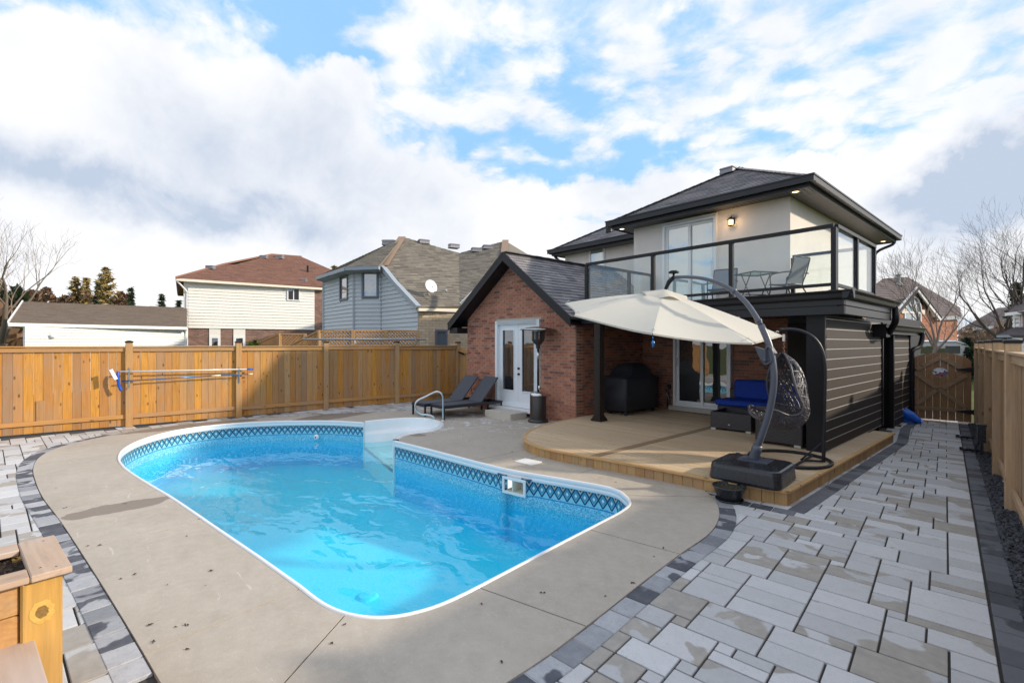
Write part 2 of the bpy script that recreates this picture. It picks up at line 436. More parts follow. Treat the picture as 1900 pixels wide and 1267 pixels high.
def m_concrete():
    m, n = mat('broom_concrete'); r = rnd(n); c = wcoord(n)
    a = n.noise(c, 1.1, 6, .6); b = n.noise(c, 9, 5, .65); f = n.noise(c, 160, 3, .7); g = n.noise(c, 45, 4, .7)
    col = n.ramp(n.m('ADD', n.m('MULTIPLY', a, .55), n.m('MULTIPLY', b, .45)), [(.30, (.36, .32, .27)), (.5, (.43, .385, .33)), (.70, (.50, .45, .39))])
    col = n.mix(n.m('MULTIPLY', n.step(f, .46, .72), .30), col, (.22, .19, .16))
    col = n.mix(n.m('MULTIPLY', n.step(g, .52, .75), .35), col, (.60, .56, .51))
    col = n.mix(n.m('MULTIPLY', r, .10), col, (.30, .28, .25))
    # damp patches left by rain and a few pale lime streaks: marks with shapes of their own
    x, y, z = n.xyz(n.vm('ADD', c, n.vm('SCALE', n.vm('SUBTRACT', n.noise(c, 2.5, 4, .6, out=1), (.5, .5, .5)), scale=.28)))
    def patch(cx, cy, ra, rb, rot):
        dx = n.m('SUBTRACT', x, cx); dy = n.m('SUBTRACT', y, cy); k, s_ = math.cos(rot), math.sin(rot)
        u = n.m('DIVIDE', n.m('ADD', n.m('MULTIPLY', dx, k), n.m('MULTIPLY', dy, s_)), ra)
        v = n.m('DIVIDE', n.m('SUBTRACT', n.m('MULTIPLY', dy, k), n.m('MULTIPLY', dx, s_)), rb)
        return n.m('SUBTRACT', 1.0, n.step(n.m('ADD', n.m('MULTIPLY', u, u), n.m('MULTIPLY', v, v)), .92, 1.0))
    wet = patch(-6.72, .22, .19, .50, .10)
    for a_ in [(-12.35, 1.1, .38, 1.9, -.05), (-11.7, 4.6, .45, 1.6, .35), (-9.9, 7.0, .9, .5, .2), (-8.25, 4.75, .28, .16, .3)]:
        wet = n.m('MAXIMUM', wet, patch(*a_))
    col = n.mix(n.m('MULTIPLY', wet, .82), col, (.19, .155, .13))
    lime = n.m('MULTIPLY', n.step(n.noise(n.mapping(c, (1, 1, 1)), 3.2, 7, .75, 1.5), .53, .62), n.m('MAXIMUM', patch(-8.2, 6.7, 1.5, .75, .1), patch(-10.2, 6.6, 1.3, .7, .1)))
    col = n.mix(n.m('MULTIPLY', lime, .75), col, (.68, .71, .76))
    col = n.mix(n.m('MULTIPLY', n.m('MULTIPLY', n.step(n.noise(c, 6, 6, .7, 1.5), .5, .6), patch(-8.32, 5.45, .16, .34, .2)), .7), col, (.72, .74, .78))
    sc = n.noise(n.mapping(c, (1.6, 14, 1), (0, 0, .8)), 1.2, 3, .5, 1.0)
    col = n.mix(n.m('MULTIPLY', n.step(sc, .715, .73), .35), col, (.66, .63, .58))
    finish(n, col, n.m('SUBTRACT', .85, n.m('MULTIPLY', wet, .3)), 0, .35, n.m('ADD', f, n.m('MULTIPLY', g, .6)), .35, .004); return m
M['concrete'] = m_concrete()
def m_paver(name, dry, wetc, damp=1.8):
    m, n = mat(name); r = rnd(n); c = objc(n, r, 19.0); w = wcoord(n)
    a = n.noise(c, 3.0, 3, .45, .3); f = n.noise(w, 120, 3, .7); b = n.noise(c, 12, 4, .6)
    thr = n.m('SUBTRACT', .74, n.m('MULTIPLY', n.m('POWER', r2(n, r, 5.31), damp), .42))
    dam = n.m('DIVIDE', n.m('SUBTRACT', a, thr), .03, clamp=True)      # 1 = still damp from the rain
    dcol = n.ramp(n.m('ADD', n.m('MULTIPLY', r2(n, r, 9.1), .6), n.m('MULTIPLY', b, .4)), [(.15, dry[0]), (.85, dry[1])])
    wcol = n.ramp(b, [(.3, wetc[0]), (.7, wetc[1])])
    col = n.mix(dam, dcol, wcol)
    col = n.mix(n.m('MULTIPLY', n.step(f, .48, .75), .3), col, tuple(x*.5 for x in dry[0]))
    col = n.mix(n.m('MULTIPLY', n.step(n.noise(c, 30, 4, .7), .5, .75), .25), col, tuple(x*.62 for x in dry[0]))
    sm = n.noise(w, .55, 3, .5); col = n.mix(n.m('MULTIPLY', n.step(sm, .5, .7), .18), col, tuple(x*.6 for x in dry[0]))
    finish(n, col, .75, 0, .35, n.m('ADD', n.m('MULTIPLY', f, .6), b), .25, .004); return m
M['paver'] = m_paver('grey_paver', [(.42, .425, .435), (.60, .605, .625)], [(.31, .29, .265), (.40, .37, .335)])
M['border'] = m_paver('charcoal_paver', [(.17, .18, .205), (.46, .47, .50)], [(.055, .06, .078), (.11, .115, .14)], 1.1)
M['border_dark'] = m_paver('charcoal_edging', [(.10, .105, .125), (.17, .175, .2)], [(.05, .055, .065), (.08, .085, .1)])
M['jointsand'] = m_plain('joint_sand', (.045, .042, .04), .95, var=.4, scale=60)

def m_brick(name, stops, mortar_mix=.0):
    m, n = mat(name); r = rnd(n); c = wcoord(n)
    a = n.noise(c, 35, 4, .7); b = n.noise(c, 6, 3, .6)
    col = n.ramp(r, stops, 'CONSTANT')
    col = n.mix(n.m('MULTIPLY', n.step(a, .4, .75), .35), col, (.52, .36, .28))
    col = n.mix(n.m('MULTIPLY', n.step(b, .45, .8), .25), col, (.16, .09, .07))
    finish(n, col, .85, 0, .25, a, .5, .004); return m
M['brick'] = m_brick('red_brick', [(0, (.40, .165, .105)), (.22, (.45, .20, .13)), (.45, (.36, .145, .095)), (.66, (.42, .18, .12)), (.84, (.19, .085, .07)), (.93, (.25, .105, .08))])
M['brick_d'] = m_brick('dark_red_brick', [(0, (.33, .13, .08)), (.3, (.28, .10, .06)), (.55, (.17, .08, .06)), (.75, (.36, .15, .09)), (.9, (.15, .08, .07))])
M['brick_brown'] = m_brick('brown_brick', [(0, (.21, .13, .11)), (.4, (.26, .16, .13)), (.7, (.17, .11, .10)), (.9, (.30, .19, .15))])
M['brick_buff'] = m_brick('buff_brick', [(0, (.60, .50, .36)), (.35, (.66, .57, .43)), (.65, (.54, .44, .31)), (.85, (.62, .52, .40)), (.95, (.45, .37, .28))])
M['brick_far'] = m_brick('orange_brick', [(0, (.42, .17, .10)), (.4, (.48, .21, .13)), (.8, (.34, .13, .09))])
M['mortar'] = m_plain('mortar', (.42, .36, .31), .95, var=.15)
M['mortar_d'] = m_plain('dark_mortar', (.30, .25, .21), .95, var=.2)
M['mortar_g'] = m_plain('brown_mortar', (.28, .23, .21), .95, var=.2)
def m_stucco(name, col):
    m, n = mat(name); c = wcoord(n); a = n.noise(c, 90, 5, .7); b = n.noise(c, 1.3, 4, .55)
    k = n.ramp(b, [(.3, tuple(x*.93 for x in col)), (.7, tuple(x*1.04 for x in col))])
    k = n.mix(n.m('MULTIPLY', n.step(a, .55, .8), .15), k, tuple(x*.7 for x in col))
    finish(n, k, .9, 0, .2, a, .4, .006); return m
M['stucco'] = m_stucco('beige_stucco', (.77, .72, .68))
M['black_siding'] = m_plain('black_siding', (.030, .023, .020), .6, spec=.25, var=.25, bump=.25, scale=18)
M['reveal'] = m_plain('bright_siding_reveal', (.46, .46, .46), .4, spec=.5, var=.05, bump=.02)
M['black_metal'] = m_plain('black_aluminium', (.010, .010, .013), .4, spec=.3, var=.1, bump=.02)
M['dark_metal'] = m_plain('charcoal_aluminium', (.016, .017, .022), .4, spec=.4, var=.1, bump=.02)
M['slate_metal'] = m_plain('slate_blue_powder_coat', (.075, .085, .115), .38, spec=.6, var=.08, bump=.03)
M['soffit'] = m_plain('charcoal_soffit', (.10, .095, .095), .45, var=.15, bump=.02)
M['white'] = m_plain('white_paint', (.78, .80, .82), .4, var=.03, bump=.02)
M['door_white'] = m_plain('cool_white_door', (.74, .78, .82), .4, var=.03, bump=.02)
M['cream'] = m_plain('cream_trim', (.76, .71, .60), .5, var=.04, bump=.02)
M['cream_siding'] = m_plain('cream_siding', (.76, .76, .735), .5, var=.04, bump=.04)
M['white_siding'] = m_plain('white_siding', (.72, .74, .74), .5, var=.04, bump=.04)
M['grey_siding'] = m_plain('blue_grey_siding', (.47, .53, .58), .55, var=.05, bump=.04)
M['grey_trim'] = m_plain('slate_trim', (.30, .35, .41), .5, var=.05, bump=.04)
M['window_grey'] = m_plain('slate_window_frame', (.12, .14, .18), .5, var=.05, bump=.04)
def m_shingle(name, cols, s=1.0):
    m, n = mat(name); r = rnd(n); c = wcoord(n); a = n.noise(c, 70*s, 3, .7); b = n.noise(c, 5, 4, .6)
    col = n.ramp(r, [(i/(len(cols)-1), k) for i, k in enumerate(cols)])
    col = n.mix(n.m('MULTIPLY', n.step(a, .45, .75), .5), col, tuple(x*.45 for x in cols[0]))
    col = n.mix(n.m('MULTIPLY', b, .25), col, cols[-1])
    finish(n, col, .9, 0, .25, a, .4, .004); return m
M['shingle'] = m_shingle('charcoal_shingle', [(.15, .145, .165), (.23, .22, .235), (.31, .29, .30), (.18, .175, .19)])
M['shingle_tan'] = m_shingle('tan_shingle', [(.12, .11, .095), (.23, .21, .175), (.16, .145, .125), (.27, .245, .205), (.20, .18, .155)])
M['shingle_ridge'] = m_shingle('pinkish_ridge_shingle', [(.30, .21, .16), (.33, .24, .18)])
M['shingle_red'] = m_shingle('red_brown_shingle', [(.20, .105, .08), (.25, .135, .10), (.165, .09, .07)])
M['shingle_brown'] = m_shingle('brown_grey_shingle', [(.14, .115, .10), (.20, .165, .145), (.17, .14, .12)])
M['shingle_far'] = m_shingle('far_dark_shingle', [(.10, .085, .09), (.13, .11, .115)])

def m_glass(name, tint=(.93, .97, .96), rough=.01, f0=1.5, minr=0.0):
    m, n = mat(name)
    t = n.node('ShaderNodeBsdfTransparent', {'Color': tint}); g = n.node('ShaderNodeBsdfGlossy', {'Color': (1, 1, 1), 'Roughness': rough})
    bf = n.node('ShaderNodeNewGeometry').outputs['Backfacing']
    lw = n.node('ShaderNodeFresnel', {'IOR': n.m('ADD', f0, n.m('MULTIPLY', bf, 1/f0-f0))})
    ms = n.node('ShaderNodeMixShader', {0: n.m('MAXIMUM', lw.outputs[0], minr)}); n.L.new(t.outputs[0], ms.inputs[1]); n.L.new(g.outputs[0], ms.inputs[2])
    o = n.node('ShaderNodeOutputMaterial'); n.L.new(ms.outputs[0], o.inputs[0]); return m
M['railglass'] = m_glass('railing_glass', (.94, .97, .965), minr=.03)
M['tableglass'] = m_glass('table_glass', (.45, .70, .66), minr=.12)
def m_pane(name, inner, refl=.35):
    m, n = mat(name)
    d = n.node('ShaderNodeBsdfPrincipled', {'Base Color': inner, 'Roughness': .5, 'Specular IOR Level': .2}); g = n.node('ShaderNodeBsdfGlossy', {'Color': (1, 1, 1), 'Roughness': .015})
    b = n.node('ShaderNodeBump', {'Height': n.noise(wcoord(n), 1.6, 2, .5), 'Strength': .06, 'Distance': .05}); n.L.new(b.outputs[0], g.inputs['Normal'])
    fr = n.node('ShaderNodeFresnel', {'IOR': 1.52})
    ms = n.node('ShaderNodeMixShader', {0: n.m('ADD', refl, n.m('MULTIPLY', fr.outputs[0], 1-refl))}); n.L.new(d.outputs[0], ms.inputs[1]); n.L.new(g.outputs[0], ms.inputs[2])
    o = n.node('ShaderNodeOutputMaterial'); n.L.new(ms.outputs[0], o.inputs[0]); return m
M['pane_dark'] = m_pane('dark_window_pane', (.012, .014, .018), .16)
M['pane_green'] = m_pane('pale_green_window_pane', (.36, .44, .42), .30)  # even pale green base colour under a mirror layer
M['pane_grey'] = m_pane('grey_window_pane', (.16, .21, .25), .25)
M['wicker'] = None
def m_wicker():
    m, n = mat('dark_wicker'); c = objc(n); x, y, z = n.xyz(c)
    def tri(v, f): return n.m('ABSOLUTE', n.m('SUBTRACT', n.m('FRACT', n.m('MULTIPLY', v, f)), .5))
    h = n.m('ADD', x, y)
    row = n.m('FLOOR', n.m('MULTIPLY', z, 45))
    w = tri(n.m('ADD', h, n.m('MULTIPLY', row, .0111)), 45); v = tri(z, 45)
    k = n.m('MULTIPLY', n.m('SUBTRACT', 1, n.m('MULTIPLY', w, 1.4)), n.m('SUBTRACT', 1, n.m('MULTIPLY', v, 1.6)))
    col = n.ramp(k, [(.15, (.012, .011, .013)), (.8, (.075, .068, .075))])
    finish(n, col, .4, 0, .5, k, .7, .006); return m
M['wicker'] = m_wicker()
M['cushion'] = m_plain('royal_blue_canvas', (.006, .045, .36), .8, var=.15, bump=.3, scale=60)
M['foot'] = m_plain('brushed_foot_metal', (.62, .60, .55), .35, .8, var=.05)
M['steel'] = m_plain('stainless_steel', (.62, .62, .62), .22, 1.0, var=.05, bump=.01)
M['sling'] = m_plain('charcoal_sling_fabric', (.055, .062, .08), .7, var=.15, bump=.3, scale=120)
M['sling_grey'] = m_plain('grey_sling_fabric', (.15, .17, .20), .7, var=.12, bump=.3, scale=120)
M['knot_ring'] = m_plain('pale_knot_ring', (.55, .33, .075), .6, var=.35, scale=60)
M['knot_core'] = m_plain('dark_knot_core', (.30, .17, .04), .6, var=.5, scale=80)
M['wickerstrand'] = m_plain('dark_grey_woven_resin', (.075, .072, .085), .4, var=.5, bump=.1)
M['lounger_frame'] = m_plain('black_lounger_frame', (.02, .022, .028), .4, var=.1)
M['cover'] = m_plain('black_grill_cover', (.018, .021, .030), .55, var=.2, bump=.5, scale=14)
M['black_plastic'] = m_plain('black_plastic', (.016, .018, .024), .28, spec=.6, var=.1, bump=.05)
M['heater'] = m_plain('dark_bronze_enamel', (.026, .022, .022), .3, spec=.6, var=.1)
M['white_plastic'] = m_plain('white_plastic', (.82, .83, .84), .3, var=.02, bump=.02)
M['step_acrylic'] = m_plain('white_acrylic', (.88, .90, .92), .25, var=.03, bump=.05, scale=4)
M['ivory'] = m_plain('ivory_plastic', (.66, .66, .56), .5, var=.06)
M['blue_plastic'] = m_plain('blue_plastic', (.01, .09, .50), .35, var=.05)
M['slide_blue'] = m_plain('bright_blue_plastic', (.01, .13, .66), .35, var=.05)
M['blue_pole'] = m_plain('blue_anodised_pole', (.05, .17, .38), .3, .6, var=.05)
M['white_pole'] = m_plain('white_pole', (.74, .76, .78), .3, .2, var=.03)
M['grey_pole'] = m_plain('weathered_grey_pole', (.36, .38, .38), .4, .4, var=.1)
M['stone'] = m_plain('dry_concrete_step', (.50, .47, .41), .9, var=.15, bump=.4)
M['soil'] = m_plain('dark_soil', (.035, .022, .015), .95, var=.6, bump=1.0, scale=40)
M['rust'] = m_plain('rusty_chain', (.16, .09, .07), .6, .5, var=.3)
M['purple'] = m_plain('pale_purple_plastic', (.40, .30, .62), .5)
M['vent_grey'] = m_plain('grey_vent_metal', (.25, .25, .27), .45, .3)
M['bark'] = m_plain('bark', (.17, .135, .115), .9, var=.35, bump=.6, scale=8)
M['bark_pale'] = m_plain('pale_bark', (.20, .16, .125), .9, var=.3, bump=.6, scale=8)
M['bark_dark'] = m_plain('dark_bark', (.085, .07, .065), .9, var=.3, bump=.6, scale=8)
def m_leaf(name, a, b):
    m, n = mat(name); r = rnd(n); col = n.ramp(r, [(0, a), (1, b)])
    p = finish(n, col, .7, 0, .25); return m
M['spruce'] = m_leaf('spruce_needles', (.018, .032, .018), (.05, .075, .035))
M['gold'] = m_leaf('golden_larch_needles', (.15, .12, .045), (.46, .34, .13))
M['brownleaf'] = m_leaf('brown_winter_foliage', (.14, .085, .055), (.34, .22, .14))
M['cedarhedge'] = m_leaf('green_cedar_foliage', (.05, .08, .015), (.20, .22, .05))
M['litter'] = m_leaf('dead_leaf', (.03, .02, .012), (.09, .05, .03))
M['sprout'] = m_leaf('green_sprout', (.06, .16, .03), (.14, .26, .06))
def m_canvas():
    m, n = mat('ivory_canopy_fabric'); c = objc(n); a = n.noise(c, 3, 4, .6); b = n.noise(c, 260, 2, .6)
    col = n.mix(n.m('MULTIPLY', a, .3), (.68, .66, .60), (.59, .57, .51))
    p = n.node('ShaderNodeBsdfPrincipled', {'Base Color': col, 'Roughness': .85, 'Specular IOR Level': .2})
    t = n.node('ShaderNodeBsdfTranslucent', {'Color': (.72, .66, .5)})
    bp = n.node('ShaderNodeBump', {'Height': n.m('ADD', b, n.m('MULTIPLY', n.noise(c, 2.2, 2, .5), 3.0)), 'Strength': .25, 'Distance': .01}); n.L.new(bp.outputs[0], p.inputs['Normal'])
    ms = n.node('ShaderNodeMixShader', {0: .25}); n.L.new(p.outputs[0], ms.inputs[1]); n.L.new(t.outputs[0], ms.inputs[2])
    o = n.node('ShaderNodeOutputMaterial'); n.L.new(ms.outputs[0], o.inputs[0]); return m
M['canvas'] = m_canvas()
def m_emit(name, col, s):
    m, n = mat(name); e = n.node('ShaderNodeEmission', {'Color': col, 'Strength': s}); o = n.node('ShaderNodeOutputMaterial'); n.L.new(e.outputs[0], o.inputs[0]); return m
M['lamp'] = m_emit('warm_lamp_glass', (1, .66, .30), 3.0)
M['potlight'] = m_emit('warm_pot_light', (1, .72, .38), 3.5)

def m_liner():
    m, n = mat('pool_wall_liner'); uv = n.node('ShaderNodeUVMap').outputs[0]; u, v, _ = n.xyz(uv)     # u = metres along the wall, v = height
    c = wcoord(n)
    p = .125; top, bot = -.085, -.275
    a = n.m('MULTIPLY', n.m('ABSOLUTE', n.m('SUBTRACT', n.m('FRACT', n.m('DIVIDE', u, p)), .5)), 2.0)
    b = n.m('DIVIDE', n.m('SUBTRACT', v, bot), top-bot)
    bb = n.m('ABSOLUTE', n.m('SUBTRACT', n.m('MULTIPLY', b, 2.0), 1.0))
    bb = n.m('SUBTRACT', 1.0, n.m('POWER', n.m('SUBTRACT', 1.0, n.m('MINIMUM', bb, 1.0)), 1.0))
    s = n.m('ADD', a, bb)
    line = n.m('SUBTRACT', 1.0, n.step(n.m('ABSOLUTE', n.m('SUBTRACT', s, 1.0)), .12, .24))
    eye = n.m('SUBTRACT', 1.0, n.step(s, .18, .34))
    mid = n.m('SUBTRACT', 1.0, n.step(n.m('ABSOLUTE', n.m('SUBTRACT', s, .55)), .05, .14))
    col = n.mix(b, (.16, .55, .72), (.05, .28, .42))
    col = n.mix(n.m('MULTIPLY', mid, .6), col, (.02, .10, .22))
    col = n.mix(eye, col, (.75, .82, .78))
    outer = n.m('MULTIPLY', n.step(s, 1.2, 1.3), n.m('GREATER_THAN', b, .5))
    tan = n.m('MULTIPLY', outer, n.m('SUBTRACT', 1.0, n.step(n.m('ABSOLUTE', n.m('SUBTRACT', s, 1.42)), .08, .16)))
    col = n.mix(outer, col, (.015, .05, .10)); col = n.mix(tan, col, (.52, .47, .36))
    low = n.m('MULTIPLY', n.step(s, 1.15, 1.25), n.m('LESS_THAN', b, .5)); col = n.mix(n.m('MULTIPLY', low, .8), col, (.30, .66, .78))
    col = n.mix(line, col, (.008, .035, .12))
    rail = n.m('GREATER_THAN', v, top); col = n.mix(rail, col, (.02, .16, .30))
    # speckled mosaic print under the band
    sp = n.noise(c, 55, 2, .6); sp2 = n.noise(c, 24, 2, .6)
    spk = n.mix(n.step(sp, .42, .58), (.05, .42, .66), (.36, .72, .86)); spk = n.mix(n.m('MULTIPLY', n.step(sp2, .5, .62), .5), spk, (.08, .48, .70))
    below = n.m('LESS_THAN', v, bot)
    col = n.mix(below, col, spk)
    st = n.m('MULTIPLY', n.m('LESS_THAN', v, bot-.012), n.m('GREATER_THAN', v, bot-.026)); col = n.mix(st, col, (.02, .22, .50))
    deep = n.step(n.m('MULTIPLY', v, -1.0), .44, .62)
    col = n.mix(n.m('MULTIPLY', deep, .8), col, (.05, .56, .88))
    finish(n, col, .35, 0, .4); return m
M['liner'] = m_liner()
def m_floor():
    m, n = mat('pool_floor_liner'); c = wcoord(n)
    sp = n.noise(c, 30, 3, .6); sp2 = n.noise(c, 2.5, 4, .6)
    col = n.mix(n.m('MULTIPLY', n.step(sp, .35, .68), .7), (.08, .67, .90), (.17, .76, .93)); col = n.mix(n.m('MULTIPLY', sp2, .25), col, (.04, .60, .88))
    finish(n, col, .5, 0, .3); return m
M['poolfloor'] = m_floor()
def m_water():
    m, n = mat('pool_water'); c = wcoord(n)
    wv = n.vm('ADD', c, n.vm('SCALE', n.vm('SUBTRACT', n.noise(c, 1.2, 3, .5, out=1), (.5, .5, .5)), scale=.6))
    h = n.m('ADD', n.noise(n.mapping(wv, (.8, 2.0, 1), (0, 0, .85)), .9, 2, .4, .6), n.m('MULTIPLY', n.noise(n.mapping(wv, (1, 1.8, 1), (0, 0, .5)), 3.6, 2, .45, .3), .10))
    bp = n.node('ShaderNodeBump', {'Height': h, 'Strength': .55, 'Distance': .10})
    t = n.node('ShaderNodeBsdfTransparent', {'Color': (.60, .965, 1.0)}); g = n.node('ShaderNodeBsdfGlossy', {'Color': (1, 1, 1), 'Roughness': .02})
    bf = n.node('ShaderNodeNewGeometry').outputs['Backfacing']      # the same reflectance from either side, as light is not bent here
    fr = n.node('ShaderNodeFresnel', {'IOR': n.m('ADD', 1.36, n.m('MULTIPLY', bf, 1/1.36-1.36))}); n.L.new(bp.outputs[0], g.inputs['Normal']); n.L.new(bp.outputs[0], fr.inputs['Normal'])
    ms = n.node('ShaderNodeMixShader'); n.L.new(fr.outputs[0], ms.inputs[0]); n.L.new(t.outputs[0], ms.inputs[1]); n.L.new(g.outputs[0], ms.inputs[2])
    o = n.node('ShaderNodeOutputMaterial'); n.L.new(ms.outputs[0], o.inputs[0]); return m
M['water'] = m_water()
def m_grass():
    m, n = mat('winter_grass'); c = wcoord(n); a = n.noise(c, .6, 5, .6); b = n.noise(c, 14, 4, .7)
    col = n.ramp(n.m('ADD', n.m('MULTIPLY', a, .5), n.m('MULTIPLY', b, .5)), [(.3, (.06, .08, .025)), (.7, (.13, .14, .05))])
    finish(n, col, .95, 0, .1, b, .6, .03); return m
M['grass'] = m_grass()
M['gravel'] = m_plain('slate_gravel', (.05, .055, .068), .7, var=.5, scale=40)

# ================================================================== SETTING
g = MB(); g.add([(-400, -400, -.12), (400, -400, -.12), (400, 600, -.12), (-400, 600, -.12)], [(0, 1, 2, 3)])
# pool outline (inner water edge), counter-clockwise seen from above starting at the near right corner
POOL = [(-3.66, 1.16), (-3.32, 1.20), (-3.08, 1.28), (-2.90, 1.42), (-2.80, 1.62), (-2.77, 1.90), (-2.83, 2.5), (-2.91, 3.2), (-2.98, 3.85), (-3.03, 4.25), (-3.12, 4.52), (-3.32, 4.70), (-3.62, 4.77),
        (-4.3, 4.60), (-5.1, 4.38), (-6.1, 4.29), (-7.1, 4.21), (-7.95, 4.12)]
POOL2 = [(-10.17, 4.56), (-10.88, 4.12), (-11.35, 3.62), (-11.72, 3.08), (-11.98, 2.45), (-12.05, 1.92), (-11.90, 1.42), (-11.60, 1.05), (-11.2, .76), (-10.75, .55), (-10.2, .40), (-9.6, .34), (-9.0, .36), (-8.4, .43), (-7.5, .58), (-6.71, .72), (-5.35, .92), (-4.4, 1.06)]
BAY = [(-7.95, 4.17), (-8.12, 4.30), (-8.32, 4.55), (-8.38, 4.85), (-8.36, 5.1), (-8.42, 5.32), (-8.62, 5.58), (-8.95, 5.80), (-9.35, 5.90), (-9.72, 5.86), (-9.98, 5.66), (-10.12, 5.35), (-10.19, 4.95), (-10.20, 4.62)]
def smooth(P, n=4): return [(p.x, p.y) for p in catmull([(a, b, 0) for a, b in P], n)]
def push(P, idx, dx, dy): return [(x+dx, y+dy) if i in idx else (x, y) for i, (x, y) in enumerate(P)]
POOL = push(POOL, range(12, 18), 0, .05); POOL2 = push(POOL2, range(0, 5), -.03, .06)
pw1 = smooth(POOL); pw2 = smooth(POOL2); bay = smooth(BAY, 3)
pool_all = pw1[:-1]+bay[:-1]+pw2
near_join = pool_all[0]
# gap between last of pw2 and first of pw1 is a straight wall
def offset(P, d, closed=True):
    out = []; m = len(P)
    for i in range(m):
        a = Vector(P[i-1]) if (closed or i > 0) else Vector(P[i]); b = Vector(P[(i+1) % m]) if (closed or i < m-1) else Vector(P[i])
        t = (b-a); t.normalize(); out.append((P[i][0]+t.y*d, P[i][1]-t.x*d))
    return out
cop_out = offset(pool_all, .022)
DECKO = [(-1.92, 5.76), (-2.6, 5.62), (-3.2, 5.56), (-3.9, 5.47), (-4.6, 5.36), (-5.2, 5.30), (-5.7, 5.40), (-6.08, 5.66), (-6.42, 6.12), (-6.66, 6.7), (-6.80, 7.35), (-6.86, 8.0)]
OUT = [(-3.12, .28), (-2.55, .45), (-2.12, .85), (-1.93, 1.35), (-1.91, 1.87), (-1.96, 2.45), (-2.03, 3.1), (-2.09, 3.75), (-2.14, 4.4), (-2.30, 4.92), (-2.56, 5.36), (-2.9, 5.68)]
OUT2 = [(-2.9, 5.9), (-4.3, 5.9), (-5.6, 6.0), (-6.3, 7.0), (-6.7, 7.9), (-6.95, 8.02), (-10.9, 8.02), (-11.25, 7.2), (-11.45, 6.0), (-12.0, 4.75), (-12.4, 3.5), (-12.66, 2.4), (-12.62, 1.55), (-12.35, .75), (-11.95, .15), (-11.35, -.36), (-10.56, -.58), (-9.63, -.60), (-8.7, -.52), (-7.72, -.40), (-6.56, -.21), (-4.87, .04), (-3.73, .20)]
o1 = smooth(OUT, 5); o2 = OUT2[:12]+smooth(OUT2[11:]+[OUT[0]], 4)[:-1]
out_all = o1+o2
NEIGH = [(-2.3, .3), (-1.6, 1.2)]
# lawn outside the plot (a sheet with the pool dug out of it)
HOLE = offset(pool_all, .35)
lawn = MB()
ring = [(-400, -400), (400, -400), (400, 600), (-400, 600)]
for t in tessellate_polygon([[Vector((*p, 0)) for p in ring], [Vector((*p, 0)) for p in HOLE[::-1]]]):
    pts = (ring+HOLE[::-1]); lawn.add([(pts[i][0], pts[i][1], -.12) for i in t], [(0, 1, 2)])
lawn.build('ground', M['grass'], recalc=True, kind='structure')
# sand bed under the paving
bed = MB(); bring = [(-14, -4), (.5, -4), (.35, 4), (-1.0, 15.2), (-12.6, 15.2), (-13.0, 9)]
for t in tessellate_polygon([[Vector((*p, 0)) for p in bring], [Vector((*p, 0)) for p in HOLE[::-1]]]):
    pts = bring+HOLE[::-1]; bed.add([(pts[i][0], pts[i][1], -.016) for i in t], [(0, 1, 2)])
bed.build('sand_bed', M['jointsand'], recalc=True, kind='structure')
# ---- concrete slabs
def arc_tab(P):
    L = [0.0]
    for i in range(1, len(P)+1): L.append(L[-1]+math.dist(P[i-1], P[i % len(P)]))
    return L
def at_len(P, L, s):
    T = L[-1]; s %= T
    for i in range(len(P)):
        if L[i+1] >= s:
            k = (s-L[i])/max(L[i+1]-L[i], 1e-9); a, b = P[i], P[(i+1) % len(P)]; return (a[0]+(b[0]-a[0])*k, a[1]+(b[1]-a[1])*k)
def nearest_len(P, L, q):
    best = (9e9, 0)
    for i in range(len(P)):
        a = Vector(P[i]); b = Vector(P[(i+1) % len(P)]); ab = b-a; t = max(0, min(1, (Vector(q)-a).dot(ab)/max(ab.length_squared, 1e-12)))
        d = (a+ab*t-Vector(q)).length
        if d < best[0]: best = (d, L[i]+t*ab.length)
    return best[1]
def sub_loop(P, L, s0, s1):
    if s1 < s0: s1 += L[-1]
    pts = [at_len(P, L, s0)]
    for k in (0, 1):
        for i in range(len(P)):
            l = L[i]+k*L[-1]
            if s0+1e-4 < l < s1-1e-4: pts.append(P[i])
    pts.append(at_len(P, L, s1)); return pts
patio = thing('patio', 'broom finished concrete surround of the swimming pool, cut into slabs', 'patio', (-6, 2, 0), kind='structure')
del patio['category']
LI = arc_tab(cop_out); LO = arc_tab(out_all)
JO = [((-3.10, 1.30), (-2.46, .50)), ((-2.83, 2.13), (-1.96, 2.35)), ((-2.93, 3.59), (-2.09, 3.75)), ((-3.25, 4.80), (-2.62, 5.42)), ((-4.3, 4.7), (-4.3, 5.9)), ((-5.83, 4.45), (-5.9, 6.3)), ((-8.36, 5.2), (-7.0, 8.02)), ((-9.9, 5.95), (-10.2, 8.02)),
      ((-11.45, 3.9), (-12.15, 4.5)), ((-12.15, 1.7), (-12.62, 1.62)), ((-9.9, .28), (-9.95, -.6)), ((-7.57, .53), (-7.47, -.36)), ((-5.61, .82), (-5.57, -.06)), ((-3.62, 1.10), (-3.46, .24))]
js = [(nearest_len(cop_out, LI, a), nearest_len(out_all, LO, b)) for a, b in JO]
for i in range(len(js)):
    (a0, b0), (a1, b1) = js[i], js[(i+1) % len(js)]
    e = .006
    poly = sub_loop(cop_out, LI, a0+e, a1-e)+sub_loop(out_all, LO, b0+e, b1-e)[::-1]
    mb = MB(); mb.prism(poly[::-1], -.10, .012); mb.build('concrete_slab', M['concrete'], patio, recalc=True)
